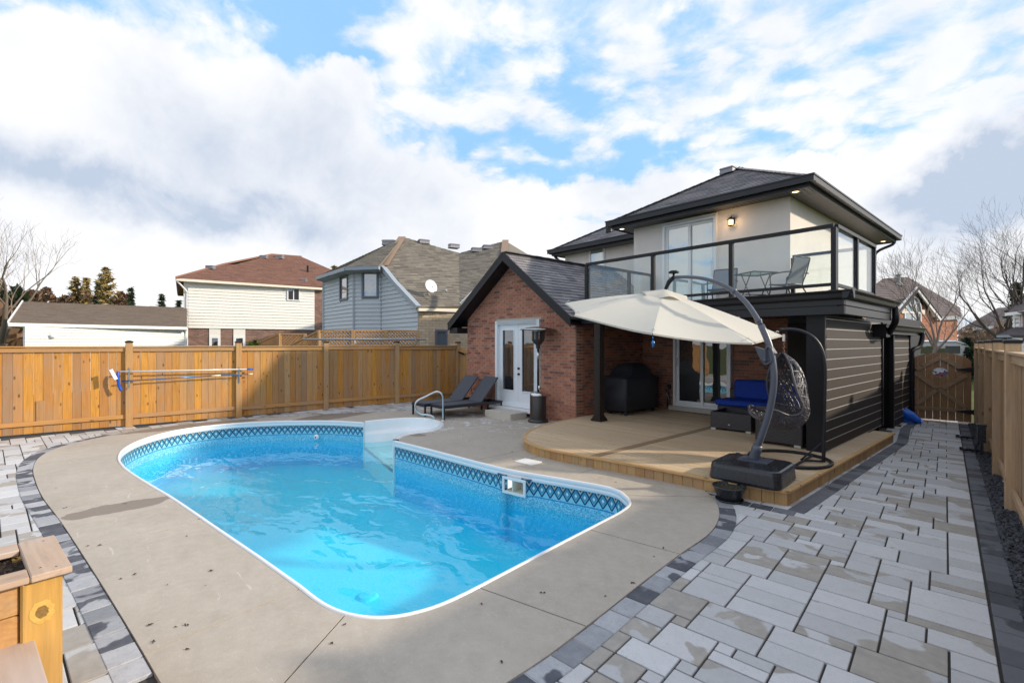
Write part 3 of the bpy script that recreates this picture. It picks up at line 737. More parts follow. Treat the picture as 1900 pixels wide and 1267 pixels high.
# ---- pavers
LOT = rad(6.3); lu = Vector((math.cos(LOT), math.sin(LOT))); lv = Vector((-math.sin(LOT), math.cos(LOT)))
def lot(u, v): return (u*lu.x+v*lv.x, u*lu.y+v*lv.y)
def unlot(x, y): return (x*lu.x+y*lu.y, x*lv.x+y*lv.y)
PATH_R = -.17*lu.x+3.62*lu.y            # u of the light edge by the right hand edging
paving = thing('pavement', 'grey concrete pavers in random ashlar pattern round the pool and along the path', 'paving', (-1, 5, 0), kind='structure')
del paving['category']
cell = .103
slab_region = offset(out_all, .12)
DECKR = [(p[0], p[1]) for p in DECKO]+[(-2.2, 8.2), (-2.2, 10.95), (-1.9, 10.95)]
DECKR = DECKO[::-1]+[(-1.9, 10.93), (-2.2, 10.93), (-2.2, 12), (-6.86, 12)]
def usable(x, y):
    if inside((x, y), slab_region): return False
    if y > 5.9 and -10.9 < x < -2.15: return False
    if y > 5.35 and -10.9 < x < -2.9: return False
    if -12.85 > x: return False
    if x < -10.9 and y > 7.9: return False
    return True
grid = {}
cells = []
NU = int(15.4/cell); NV = int(17/cell)
u_right = PATH_R-.004
for j in range(-40, NV):
    for i in range(0, NU):
        grid[(i, j)] = 0
def cell_ok(i, j):
    u1 = u_right-i*cell; v0 = j*cell+.3
    x, y = lot(u1-cell/2, v0+cell/2)
    c_, s_ = CA*x+SA*y, -SA*x+CA*y
    if s_ < -2.5 or s_ < .9 and abs(c_) > 5 or abs(c_) > max(s_, 1)*2.2+3: return False
    return usable(x, y)
okc = {k: cell_ok(*k) for k in grid}
sizes = [(4, 2), (4, 2), (3, 2), (2, 2), (3, 3), (4, 3), (3, 1), (3, 2), (4, 1), (4, 2), (2, 2), (2, 1)]
plist = []
for j in range(-40, NV):
    for i in range(0, NU):
        if grid[(i, j)] or not okc[(i, j)]: continue
        c = sizes[:]; R.shuffle(c); c += [(2, 1), (1, 1)]
        for (a, b) in c:
            if all((i+p, j+q) in grid and not grid[(i+p, j+q)] for p in range(a) for q in range(b)):
                for p in range(a):
                    for q in range(b): grid[(i+p, j+q)] = 1
                u1 = u_right-i*cell; u0 = u1-a*cell; v0 = j*cell+.3; v1 = v0+b*cell
                plist.append((u0, v0, u1, v1)); break
def size_px(p):
    x, y = lot((p[0]+p[2])/2, (p[1]+p[3])/2); d = -SA*x+CA*y
    if d < 2.2 or abs((CA*x+SA*y)/d) > 1.12: return 0
    return (p[2]-p[0])*(p[3]-p[1])/max(d, .5)**3
plist.sort(key=lambda p: -size_px(p))
rest = MB()
for k, p in enumerate(plist):
    cu, cv = (p[0]+p[2])/2, (p[1]+p[3])/2; x, y = lot(cu, cv)
    d = (round(p[2]-p[0]-.012, 4), round(p[3]-p[1]-.012, 4), .05)
    zz = -.025+R.uniform(-.0015, .0015)
    if k < 300:
        piece('paver', (x, y, zz), d, M['paver'], paving, LOT, .0035)
    else: rest.box((x, y, zz), d, LOT, r=R.random())
rest.build('paver', M['paver'], paving, kind='stuff')
# ---- charcoal border stones
border = thing('border_edging', 'row of mottled charcoal edging stones following the curved patio', 'edging', (-2, 2, 0), kind='structure'); del border['category']
def edging(path, wd, ln, mat_, parent, name='edging_stone', z=.006, side=1):
    P = [Vector((a, b)) for a, b in path]; L = [0]
    for i in range(1, len(P)): L.append(L[-1]+(P[i]-P[i-1]).length)
    def pt(s):
        for i in range(1, len(P)):
            if L[i] >= s: t = (s-L[i-1])/(L[i]-L[i-1]); return P[i-1].lerp(P[i], t), (P[i]-P[i-1]).normalized()
        return P[-1], (P[-1]-P[-2]).normalized()
    n_ = int(L[-1]/ln)
    for i in range(n_):
        a, ta = pt(i*ln+.004); b, tb = pt((i+1)*ln-.004)
        na = Vector((ta.y, -ta.x))*side; nb = Vector((tb.y, -tb.x))*side
        q = [a+na*.006, b+nb*.006, b+nb*wd, a+na*wd]; c = sum(q, Vector((0, 0)))/4
        mb = MB(); mb.prism([(p.x-c.x, p.y-c.y) for p in q], -.05, 0, chamfer=.004)
        link(name, mb.mesh(name), mat_, parent, Matrix.Translation((c.x, c.y, z+R.uniform(-.002, .002))))
edging(o1[:-2], .165, .215, M['border'], border)
left_edge = smooth([(-12.25, .50), (-11.95, .15), (-11.35, -.36), (-10.56, -.58), (-9.63, -.60), (-8.7, -.52), (-7.72, -.40), (-6.56, -.21), (-4.87, .04), (-3.73, .20), (-3.12, .28)], 6)
edging(left_edge, .165, .21, M['border'], border)
bord2 = thing('deck_edging', 'dark charcoal edging stones along the foot of the timber deck', 'edging', (-1.8, 8, 0), kind='structure'); del bord2['category']
edging([(-1.895, 5.62), (-1.885, 8.4), (-1.88, 11.0), (-2.12, 12.8), (-2.16, 14.5)], .17, .22, M['border_dark'], bord2, z=.004)
edging([(-2.45, 5.56), (-1.72, 5.66)], .17, .22, M['border_dark'], bord2, z=.005)
bord3 = thing('path_edging', 'wide dark charcoal edging stones along the right hand side of the path', 'edging', (-.5, 8, 0), kind='structure'); del bord3['category']
pe = [lot(PATH_R, v) for v in (3.0, 8.0, 14.75)]
edging(pe, .15, .21, M['border_dark'], bord3, z=.004)
# ---- gravel strip
def gravel(name, u0, u1, v0, v1, cnt, label):
    mb = MB(); 
    for _ in range(cnt):
        u = R.uniform(u0, u1); v = v0+(v1-v0)*R.random()**1.5; x, y = lot(u, v); s = R.uniform(.011, .026)
        Mx = Matrix.Translation((x, y, R.uniform(-.014, .016))) @ Matrix.Rotation(R.uniform(0, 6.28), 4, Vector((R.uniform(-1, 1), R.uniform(-1, 1), 1)).normalized())
        q = [(-1, -.6, -.5), (1, -.8, -.4), (.8, .7, -.5), (-.7, .8, -.4), (-.6, -.4, .5), (.5, -.6, .6), (.7, .5, .4), (-.4, .6, .55)]
        mb.add([Mx @ Vector((a*s, b*s, c*s)) for a, b, c in q], [(0, 3, 2, 1), (4, 5, 6, 7), (0, 1, 5, 4), (1, 2, 6, 5), (2, 3, 7, 6), (3, 0, 4, 7)], R.random())
    o = mb.build(name, M['gravel'], kind='stuff'); tag(o, label); return o
gravel('slate_gravel', PATH_R+.155, PATH_R+.40, 3.4, 14.7, 9000, 'dark slate chips filling the strip between the path edging and the right fence')

# ================================================================== POOL
pool = thing('swimming_pool', 'in ground swimming pool with turquoise liner, white coping and white corner step', 'swimming pool', (-7, 2.4, 0))
WATER = -.43; FLOOR = -1.0
def wall_strip(path, z0, z1, name, mat_, closed=False, uoff=0.0, zs=None, hole=None):
    me = bpy.data.meshes.new(name); b = bmesh.new(); uvl = b.loops.layers.uv.new('UVMap'); L = 0
    P = list(path)+([path[0]] if closed else []); zs = zs or [z0, z1]
    cols = []; ls = []
    for i, p in enumerate(P):
        if i: L += math.dist(P[i-1], p)
        cols.append([b.verts.new((p[0], p[1], z)) for z in zs]); ls.append(L)
    for i in range(len(P)-1):
        for k in range(len(zs)-1):
            if hole and hole(((P[i][0]+P[i+1][0])/2, (P[i][1]+P[i+1][1])/2), (zs[k]+zs[k+1])/2): continue
            f = b.faces.new((cols[i][k], cols[i+1][k], cols[i+1][k+1], cols[i][k+1]))
            for lp, (uu, vv) in zip(f.loops, ((ls[i], zs[k]), (ls[i+1], zs[k]), (ls[i+1], zs[k+1]), (ls[i], zs[k+1]))): lp[uvl].uv = (uu+uoff, vv)
            f.smooth = True
    b.to_mesh(me); b.free(); return link(name, me, mat_, pool)
main_wall = pw2+pw1
SKA, SKB = (-5.095, 4.378), (-4.765, 4.444)       # the two sides of the skimmer opening
def insert_pt(P, q):
    L = [math.dist(P[i], q)+math.dist(P[i+1], q)-math.dist(P[i], P[i+1]) for i in range(len(P)-1)]; i = L.index(min(L))
    return P[:i+1]+[q]+P[i+1:]
cut = insert_pt(insert_pt(main_wall, SKA), SKB)
wall_strip(cut, FLOOR, -.06, 'liner_wall', M['liner'], zs=[FLOOR, -.27, -.10, -.06], hole=lambda p, z: -.27 < z < -.10 and SKA[0] < p[0] < SKB[0])
def flat_poly(P, z, name, mat_, parent=None, kind=None, hole=None):
    loops = [[Vector((*p, 0)) for p in P]]
    mb = MB()
    for t in tessellate_polygon(loops): mb.add([(P[i][0], P[i][1], z) for i in t], [(0, 1, 2)])
    o = mb.build(name, mat_, parent, recalc=False)
    b = bmesh.new(); b.from_mesh(o.data); bmesh.ops.remove_doubles(b, verts=b.verts, dist=1e-5)
    for f in b.faces:
        f.normal_update()
        if f.normal.z < 0: f.normal_flip()
    b.to_mesh(o.data); b.free()
    if kind: o['kind'] = kind
    return o
flat_poly(offset(pw1+pw2, .02), FLOOR+.001, 'pool_floor', M['poolfloor'], pool)
# coping: white bull-nosed section swept round the pool
def sweep(path, prof, name, mat_, parent, closed=True):
    mb = MB(); m = len(path); k = len(prof); vs = []
    for i in range(m):
        a = Vector(path[i-1]) if (closed or i) else Vector(path[0]); b = Vector(path[(i+1) % m]) if (closed or i < m-1) else Vector(path[-1])
        t = (b-a).normalized(); nx, ny = t.y, -t.x
        for (o_, z_) in prof: vs.append((path[i][0]+nx*o_, path[i][1]+ny*o_, z_))
    fs = []
    for i in range(m if closed else m-1):
        j = (i+1) % m
        for q in range(k-1): fs.append((i*k+q, j*k+q, j*k+q+1, i*k+q+1))
    mb.add(vs, fs); return mb.build(name, mat_, parent, smooth=True, recalc=True)
prof = [(.002, -.10), (-.012, -.085), (-.014, -.045), (-.008, -.038), (-.016, -.030), (-.016, .004), (-.012, .016), (-.006, .020), (.006, .022), (.016, .019), (.021, .0), (.021, -.02)]
sweep(main_wall, prof, 'coping', M['white_plastic'], pool, closed=False)
# corner step of white acrylic: curved wall, ledge and treads
mb = MB(); bl = bay
def inset(P, d): return offset(P, -d, False)
rows = [(0, .034), (.02, .03), (.035, -.02), (.04, -.17), (.05, -.20), (.16, -.22), (.185, -.26), (.20, -.50), (.22, -.52)]
cen = Vector((-9.15, 4.35)); vs = []
for (d, z) in rows:
    for kk, p in enumerate(bl):
        v = Vector(p); dirv = cen-v; l = dirv.length; fade = min(1, kk/4, (len(bl)-1-kk)/4)
        q = v+dirv.normalized()*(d if d < .05 else .04+(d-.04)*fade)
        vs.append((q.x, q.y, z))
nb = len(bl); fs = [(i*nb+k, i*nb+k+1, (i+1)*nb+k+1, (i+1)*nb+k) for i in range(len(rows)-1) for k in range(nb-1)]
mb.add(vs, fs); mb.prism(bl, -.60, -.52)
mb.build('corner_step', M['step_acrylic'], pool, smooth=True, recalc=True)
# rim of the step standing a little proud of the slab
sweep(bl, [(-.02, -.02), (-.03, .03), (-.01, .044), (.05, .044), (.075, .035), (.09, .0)], 'step_rim', M['step_acrylic'], pool, closed=False)
mb = MB(); a_, b_ = Vector((*bl[0], 0)), Vector((*bl[-1], 0)); mb.quadslab([a_+Vector((0, 0, -.53)), b_+Vector((0, 0, -.53)), b_+Vector((0, 0, FLOOR)), a_+Vector((0, 0, FLOOR))], .03); mb.build('step_riser', M['step_acrylic'], pool, recalc=True)
for p in (bl[0], bl[-1]): mb = MB(); mb.box((p[0], p[1]-.01, -.60), (.035, .035, 1.24)); mb.build('step_trim', M['white_plastic'], pool)
# skimmer
s0 = onV(940, 895, (-5.1, 4.38), (1, .21)); 
sk = Vector((-4.93, 4.405, 0)); dsk = Vector((.98, .19, 0)).normalized(); nsk = Vector((dsk.y, -dsk.x, 0))
Msk = Matrix(((dsk.x, nsk.x, 0, sk.x+nsk.x*.012), (dsk.y, nsk.y, 0, sk.y+nsk.y*.012), (0, 0, 1, -.185), (0, 0, 0, 1)))
def skbox(mbx, c, d, Mx=Msk): mbx.box(None, d, M=Mx @ Matrix.Translation(c))
f = MB(); 
for c, d in [((0, 0, .098), (.40, .02, .034)), ((0, 0, -.098), (.40, .02, .034)), ((-.183, 0, 0), (.034, .02, .165)), ((.183, 0, 0), (.034, .02, .165))]: skbox(f, c, d)
for i in range(6):
    for z in (.098, -.098): skbox(f, (-.17+i*.068, .012, z), (.01, .006, .01), Msk)
o = f.build('skimmer_frame', M['white_plastic'], pool)
f2 = MB(); skbox(f2, (0, -.20, 0), (.33, .02, .17)); skbox(f2, (0, -.1, -.085), (.33, .2, .01)); skbox(f2, (-.03, -.1, 0), (.02, .18, .16))
f2.build('skimmer_throat', M['ivory'], o)
f3 = MB(); skbox(f3, (0, -.004, 0), (.333, .012, .165)); 
# return jet
jp = onV(571, 811, (-11.2, 3.8), (.72, .69)); a_ = Vector((.6, -.8, 0)).normalized()
jet = MB(); Mj = Matrix.Translation((-11.13+.03, 3.89-.02, -.345)) @ a_.to_track_quat('Z', 'Y').to_matrix().to_4x4()
jv = MB(); jv.lathe([(.0, .03), (.02, .035), (.045, .03), (.062, .012), (.066, 0)], n=16)
jet.add([Mj @ Vector(v) for v in jv.v], jv.f); jet.build('return_jet', M['white_plastic'], pool, smooth=True)
j2 = MB(); jq = MB(); jq.lathe([(.0, .038), (.018, .037), (.02, .03)], n=12); j2.add([Mj @ Vector(v) for v in jq.v], jq.f); j2.build('jet_eyelet', M['black_plastic'], pool)
dr = MB(); dr.lathe([(0, .03), (.09, .025), (.12, .0)], c=(-5.0, 2.3, FLOOR), n=20); dr.build('drain_cover', M['poolfloor'], pool)
w = flat_poly(pool_all, WATER, 'water', M['water'], None, 'structure')

# ================================================================== MAIN HOUSE
house = thing('house', 'two storey beige stucco and red brick house with black trim and glass railed balcony', 'house', (-5, 11, 0))
DK = .17
budget = [300]
def H(name, mb, mat_, parent=house, **k): return mb.build(name, mat_, parent, **k)
BW = .205; BH = .0667
# -- brick gable wing
GX0, GX1, GY = -10.92, -6.93, 8.0
APX = -8.93; EZ = 2.48; AZ = 3.86
wall = MB()
gpoly = [(GX0, -.05), (GX1, -.05), (GX1, EZ), (APX, AZ), (GX0, EZ)]
DX0, DX1, DZ0, DZ1 = -9.66, -8.02, .20, 2.36
def wall_core(name, polys, y0, y1, mat_):
    mb = MB()
    for P in polys:
        n_ = len(P); vs = [(p[0], y0, p[1]) for p in P]+[(p[0], y1, p[1]) for p in P]
        mb.add(vs, [tuple(range(n_)), tuple(range(2*n_-1, n_-1, -1))]+[(i, n_+i, n_+(i+1) % n_, (i+1) % n_) for i in range(n_)])
    return mb.build(name, mat_, house, recalc=True)
wall_core('gable_wall', [[(GX0, -.1), (DX0, -.1), (DX0, EZ+ (DX0-GX0)*(AZ-EZ)/(APX-GX0)), (GX0, EZ)], [(DX0, DZ1), (DX1, DZ1), (DX1, EZ+(GX1-DX1)*(AZ-EZ)/(GX1-APX)), (APX, AZ), (DX0, EZ+(DX0-GX0)*(AZ-EZ)/(APX-GX0))], [(DX1, -.1), (GX1, -.1), (GX1, EZ), (DX1, EZ+(GX1-DX1)*(AZ-EZ)/(GX1-APX))], [(DX0, -.1), (DX1, -.1), (DX1, DZ0-.02), (DX0, DZ0-.02)]], GY, GY+.25, M['mortar'])
Mg = frameM((0, GY-.002, 0), (1, 0, 0), (0, 0, 1))
ts = tiles([(a, b) for a, b in gpoly], BH, BW, .010, [(DX0-.005, DZ0-.03, DX1+.005, DZ1+.005)])
R.shuffle(ts); ts.sort(key=lambda t: -(t[0][0]))
cover_tiles('brick', ts, Mg, M['brick'], house, .010, .010, 0, budget=[260])
# side wall of the wing under the balcony and the back wall
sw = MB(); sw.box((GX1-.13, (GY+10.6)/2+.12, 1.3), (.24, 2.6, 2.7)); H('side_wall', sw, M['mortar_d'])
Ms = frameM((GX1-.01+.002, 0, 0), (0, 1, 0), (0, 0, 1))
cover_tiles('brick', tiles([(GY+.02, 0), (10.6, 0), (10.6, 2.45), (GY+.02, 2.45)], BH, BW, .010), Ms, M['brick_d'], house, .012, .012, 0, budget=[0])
BWY = 10.6
LX0, LX1, LZ0, LZ1 = -6.03, -4.66, .30, 2.33
bw = MB(); 
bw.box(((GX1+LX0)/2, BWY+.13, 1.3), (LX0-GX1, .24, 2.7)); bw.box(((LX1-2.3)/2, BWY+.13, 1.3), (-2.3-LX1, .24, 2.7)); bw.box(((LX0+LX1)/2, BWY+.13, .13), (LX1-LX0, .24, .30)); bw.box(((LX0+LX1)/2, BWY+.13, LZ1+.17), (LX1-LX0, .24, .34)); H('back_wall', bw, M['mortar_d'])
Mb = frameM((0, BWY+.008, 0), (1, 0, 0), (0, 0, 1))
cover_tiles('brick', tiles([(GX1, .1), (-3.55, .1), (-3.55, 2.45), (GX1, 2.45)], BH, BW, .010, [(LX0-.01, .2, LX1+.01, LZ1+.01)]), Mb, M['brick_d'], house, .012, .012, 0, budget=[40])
# -- hip/gable roofs
def roof_face(pts, label, mat_, parent, dv=.14, du=.30, thick=.10, under=None):
    """planar polygon: first edge is the eave; covered in overlapping shingle tabs"""
    P = [Vector(p) for p in pts]; U = (P[1]-P[0]).normalized(); N = U.cross(P[2]-P[0]).normalized()
    if N.z < 0: N = -N; 
    V = N.cross(U).normalized()
    if V.z < 0: V = -V; U = -U
    Mx = frameM(P[0], U, V)
    poly = [((p-P[0]).dot(U), (p-P[0]).dot(V)) for p in P]
    mb = MB(); n_ = len(P); sgn = P if (P[1]-P[0]).cross(P[2]-P[0]).z > 0 else P[::-1]
    mb.quadslab(sgn, thick); r_ = mb.build(label, under or mat_, parent, recalc=True)
    Nn = U.cross(V)
    tl = tiles(poly, dv, du, .006, (), .37, lap=.0, jit=.5)
    st = MB()
    for t in tl:
        th = .016+R.random()*.006
        st.add([Mx @ Vector(p) for p in tile_verts(t, -.002, th, .004)], BF[:1]+BF[3:4]+BF[1:3], R.random())
    o = st.build('shingles', mat_, parent); o['kind'] = 'stuff'
    return o
EX0, EX1 = -11.32, -6.72     # eaves of the wing
FY = 7.62                    # front of the verge
sl = (AZ-EZ)/(APX-GX0); ez = EZ-(GX0-EX0)*sl+.14; az = AZ+.16
roof_face([(EX0, FY, ez), (EX0, 12.1, ez), (APX, 12.1, az), (APX, FY, az)], 'wing_roof', M['shingle'], house, thick=.06, under=M['soffit'])
roof_face([(EX1, FY, ez), (EX1, 12.1, ez), (APX, 12.1, az), (APX, FY, az)], 'wing_roof', M['shingle'], house, thick=.06, under=M['soffit'])
fb = MB()
for ex in (EX0, EX1):
    a = Vector((ex, FY-.012, ez-.075)); b = Vector((APX, FY-.012, az-.075))
    q = [a+Vector((0, 0, .085)), b+Vector((0, 0, .085)), b-Vector((0, 0, .13)), a-Vector((0, 0, .13))]
    if ex == EX1: q = q[::-1]
    fb.quadslab(q, .025)
    a2 = a+Vector((0, -.018, .02)); b2 = b+Vector((0, -.018, .02))
    fb.bar(a2+Vector((0, 0, .03)), b2+Vector((0, 0, .03)), .02, .07)
H('bargeboard', fb, M['black_metal'], recalc=True)
sf = MB()
for ex in (EX0, EX1):
    q = [Vector((ex, FY+.02, ez-.16)), Vector((APX, FY+.02, az-.16)), Vector((APX, GY, az-.16)), Vector((ex, GY, ez-.16))]
    sf.quadslab(q if ex == EX0 else q[::-1], .015)
    sg = 1 if ex == EX0 else -1
    if ex == EX0: sf.box((ex+sg*.2, (FY+GY)/2+.01, ez-.20), (.38, GY-FY-.02, .16))
    sf.box((ex+sg*.2, 10.0, ez-.13), (.38, 4.0, .02))
H('verge_soffit', sf, M['black_metal'], recalc=True)
gt = MB(); gt.box((EX0-.05, 9.9, ez-.03), (.10, 4.5, .11)); H('gutter', gt, M['black_metal'])
rc = MB()
for i in range(22): rc.box((APX, FY+.1+i*.2, az+.012+.004*(i % 2)), (.26, .205, .018), r=R.random())
o = H('ridge_cap', rc, M['shingle'])
# -- French door in the gable
def rect_frame(mb, x0, x1, z0, z1, w, y, d, bottom=True):
    mb.box(((x0+w/2), y, (z0+z1)/2), (w, d, z1-z0)); mb.box(((x1-w/2), y, (z0+z1)/2), (w, d, z1-z0))
    mb.box(((x0+x1)/2, y, z1-w/2), (x1-x0-2*w, d, w))
    if bottom: mb.box(((x0+x1)/2, y, z0+w/2), (x1-x0-2*w, d, w))
fd = MB(); rect_frame(fd, DX0, DX1, DZ0, DZ1, .09, GY+.03, .16); fd.box(((DX0+DX1)/2, GY-.035, DZ1-.045), (DX1-DX0-.002, .03, .085)); fr = H('french_door', fd, M['door_white'])
sill = MB(); sill.box(((DX0+DX1)/2, GY-.06, DZ0-.045), (DX1-DX0+.16, .26, .07)); sill.build('sill', M['white'], fr)
mid = (DX0+DX1)/2
for (a, b) in ((DX0+.09, mid-.004), (mid+.004, DX1-.09)):
    lf = MB(); rect_frame(lf, a, b, DZ0+.09, DZ1-.09, .135, GY+.05, .05, False); lf.box(((a+b)/2, GY+.05, DZ0+.09+.15), (b-a-.27, .05, .30))
    rect_frame(lf, a+.125, b-.125, DZ0+.38, DZ1-.215, .025, GY+.02, .02)
    lf.build('door_leaf', M['door_white'], fr)
    pn = MB(); pn.box(((a+b)/2, GY+.055, (DZ0+DZ1)/2+.08), (b-a-.26, .012, DZ1-DZ0-.55)); pn.build('pane', M['pane_dark'], fr)
kn = MB()
for z in (1.16, 1.02):
    kb = MB(); kb.lathe([(0, .05), (.02, .048), (.03, .035), (.012, .02), (.028, .006), (.028, 0)], n=12)
    Mk = Matrix.Translation((mid+.04, GY+.022, z)) @ Matrix.Rotation(rad(90), 4, 'X'); kn.add([Mk @ Vector(v) for v in kb.v], kb.f)
kn.build('handle', M['black_metal'], fr, smooth=True)
# -- upper floor
UX0, UX1, UY0, UY1, UZ1 = -7.20, -3.50, 10.6, 17.2, 4.80
UDX0, UDX1, UDZ0, UDZ1 = -6.32, -4.98, 2.58, 4.67
up = MB()
up.box(((UX0+UDX0)/2, UY0+.125, 3.65), (UDX0-UX0, .25, 2.4)); up.box(((UX1+UDX1)/2, UY0+.125, 3.65), (UX1-UDX1, .25, 2.4)); up.box(((UDX0+UDX1)/2, UY0+.125, (UDZ1+4.85)/2), (UDX1-UDX0, .25, 4.85-UDZ1))
up.box((UX1-.125, (UY0+UY1)/2+.125, 3.65), (.25, UY1-UY0-.25, 2.4)); up.box((UX0+.125, (UY0+UY1)/2+.125, 3.65), (.25, UY1-UY0-.25, 2.4)); up.box(((UX0+UX1)/2, UY1+.12, 3.65), (UX1-UX0, .25, 2.4))
H('upper_wall', up, M['stucco'])
# left set-back wing
WX0, WY = -10.95, 12.1
wz = MB(); wz.box(((WX0+UX0)/2, WY+.125, 2.45), (UX0-WX0, .25, 4.8)); wz.box((WX0+.125, 14.6, 2.45), (.25, 4.7, 4.8)); wz.box(((WX0+UX0)/2, 16.9, 2.45), (UX0-WX0, .25, 4.8)); H('set_back_wall', wz, M['stucco'])
# window in the set-back wall
a = onY(1094, 458, WY); b = onY(1123, 470, WY)
wf = MB(); rect_frame(wf, a.x, b.x, 3.25, a.z-.02, .07, WY-.01, .06); wfo = H('window', wf, M['white'])
pn = MB(); pn.box(((a.x+b.x)/2, WY-.012, (3.25+a.z)/2), (b.x-a.x-.12, .02, a.z-3.35)); pn.build('pane', M['pane_green'], wfo)
def hip_roof(x0, x1, y0, y1, z, rise, mat_, ridge_along_y=True, tab=(.14, .30), skip=()):
    xm = (x0+x1)/2; h = (x1-x0)/2; ya, yb = y0+h, y1-h
    if ya > yb: ya = yb = (y0+y1)/2
    A, B, C, D = (x0, y0, z), (x1, y0, z), (x1, y1, z), (x0, y1, z); E_, F_ = (xm, ya, z+rise), (xm, yb, z+rise)
    for P in ([A, B, E_], [B, C, F_, E_], [D, A, E_, F_], [D, C, F_]):
        roof_face(P, 'roof', mat_, house, *tab, thick=.05, under=M['soffit'])
    cp_ = MB()
    for a_, b_ in ((A, E_), (B, E_), (C, F_), (D, F_), (E_, F_)):
        a_, b_ = Vector(a_), Vector(b_); L = (b_-a_).length; k = int(L/.2)
        for i in range(k):
            p = a_.lerp(b_, i/k); q = a_.lerp(b_, (i+1)/k); cp_.bar(p+Vector((0, 0, .022)), q+Vector((0, 0, .03)), .20, .016, r=R.random())
    H('hip_cap', cp_, mat_)
EV = 4.92
hip_roof(-7.55, -3.02, 10.12, 17.7, EV, 1.30, M['shingle'])
hip_roof(-11.22, -6.9, 11.72, 17.3, EV, 1.25, M['shingle'])
def eave(x0, x1, y0, y1, z, name='eave_gutter', sides='frbl', ovh=(.5, .5)):
    mb = MB(); lip = MB(); s = .11
    segs = {'f': ((x0, y0), (x1, y0), (0, -1)), 'r': ((x1, y0), (x1, y1), (1, 0)), 'l': ((x0, y0), (x0, y1), (-1, 0)), 'b': ((x0, y1), (x1, y1), (0, 1))}
    for k in sides:
        a_, b_, nn = segs[k]; nx, ny = nn; cx, cy = (a_[0]+b_[0])/2, (a_[1]+b_[1])/2
        L = math.dist(a_, b_)
        ex = .0 if k in 'fb' else 0
        if k in 'fb':
            mb.box((cx, cy+ny*.055, z-.05), (L+.22, .11, .12)); lip.box((cx, cy+ny*.118, z+.005), (L+.245, .014, .03)); lip.box((cx, cy+ny*.105, z-.115), (L+.215, .02, .012)); mb.box((cx, cy-ny*.01, z-.135), (L, .02, .11))
        else:
            mb.box((cx+nx*.055, cy, z-.05), (.11, L-.002, .12)); lip.box((cx+nx*.118, cy, z+.005), (.014, L+.22, .03)); lip.box((cx+nx*.105, cy, z-.115), (.02, L, .012)); mb.box((cx-nx*.01, cy, z-.135), (.02, L-.04, .11))
    o = H(name, mb, M['dark_metal']); lip.build('gutter_lip', M['dark_metal'], o); return o
eave(-7.55, -3.02, 10.12, 17.7, EV)
eave(-11.22, -7.6, 11.72, 17.3, EV, sides='fl')
def soffit(x0, x1, y0, y1, z, cut, along, name='soffit'):
    """ring soffit made of narrow grooved panels"""
    cx0, cx1, cy0, cy1 = cut; mb = MB()
    def strip(a0, a1, b0, b1, ax):
        w_ = .095; 
        if ax == 'x':
            t = a0
            while t < a1: mb.box(((t+min(t+w_, a1))/2, (b0+b1)/2, z), (min(w_, a1-t)-.012, b1-b0, .012), r=R.random()); t += w_
        else:
            t = b0
            while t < b1: mb.box(((a0+a1)/2, (t+min(t+w_, b1))/2, z), (a1-a0, min(w_, b1-t)-.012, .012), r=R.random()); t += w_
    strip(x0, x1, y0, cy0, 'x'); strip(x0, x1, cy1, y1, 'x'); strip(x0, cx0, cy0, cy1, 'y'); strip(cx1, x1, cy0, cy1, 'y')
    mb.box(((x0+x1)/2, (y0+y1)/2, z+.016), (x1-x0, y1-y0, .01))
    return H(name, mb, M['soffit'])
soffit(-7.54, -3.03, 10.13, 17.69, EV-.16, (UX0, UX1, UY0, UY1+.25), 'x')
soffit(-11.2, -7.21, 11.73, 17.29, EV-.16, (WX0, UX0-.005, WY, 17.0), 'x')
for px, py in ((1154, 420), (1476, 352)):
    y_ = 10.34; p = onY(px, py, y_); 
    pl = MB(); pl.lathe([(.075, .002), (.085, -.006), (.06, -.010), (.055, 0)], c=(p.x, y_, EV-.168), n=18); po = H('pot_light', pl, M['white'])
    pm = MB(); pm.lathe([(0, -.004), (.054, -.003)], c=(p.x, y_, EV-.170), n=18); pm.build('lens', M['potlight'], po)
p = (-3.25, 17.3); pl = MB(); pl.lathe([(.075, .002), (.085, -.006), (.06, -.010), (.055, 0)], c=(*p, EV-.168), n=18); po = H('pot_light', pl, M['white']); pm = MB(); pm.lathe([(0, -.004), (.054, -.003)], c=(*p, EV-.170), n=18); pm.build('lens', M['potlight'], po)
# roof vents
def vent(c, d, rz=0, mat_=M['vent_grey'], parent=house, name='roof_vent'):
    mb = MB(); x, y, z = d[0]/2, d[1]/2, d[2]
    vs = [(-x, -y, 0), (x, -y, 0), (x, y, 0), (-x, y, 0), (-x*.9, -y*.9, z), (x*.9, -y*.9, z), (x*.9, y*.6, z*1.15), (-x*.9, y*.6, z*1.15), (-x*1.05, -y*1.05, z*.75), (x*1.05, -y*1.05, z*.75), (x*1.05, y, z*.75), (-x*1.05, y, z*.75)]
    Mx = Matrix.Translation(c) @ Matrix.Rotation(rz, 4, 'Z')
    mb.add([Mx @ Vector(v) for v in vs], [(0, 1, 5, 4), (1, 2, 6, 5), (2, 3, 7, 6), (3, 0, 4, 7), (4, 5, 6, 7), (8, 9, 5, 4), (9, 10, 6, 5), (10, 11, 7, 6), (11, 8, 4, 7), (8, 11, 10, 9)])
    return mb.build(name, mat_, parent, recalc=True)
vent((-5.45, 12.2, EV+1.17), (.34, .34, .15))
vent((-9.3, 12.4, EV+.38), (.2, .2, .16), mat_=M['black_metal'])
for p_ in ((-7.3, 10.9, EV+.1), (-3.4, 16.6, EV+.1)):
    mb = MB(); mb.tube([p_, (p_[0], p_[1], p_[2]+.26)], .04, 10); H('plumbing_stack', mb, M['black_metal'])
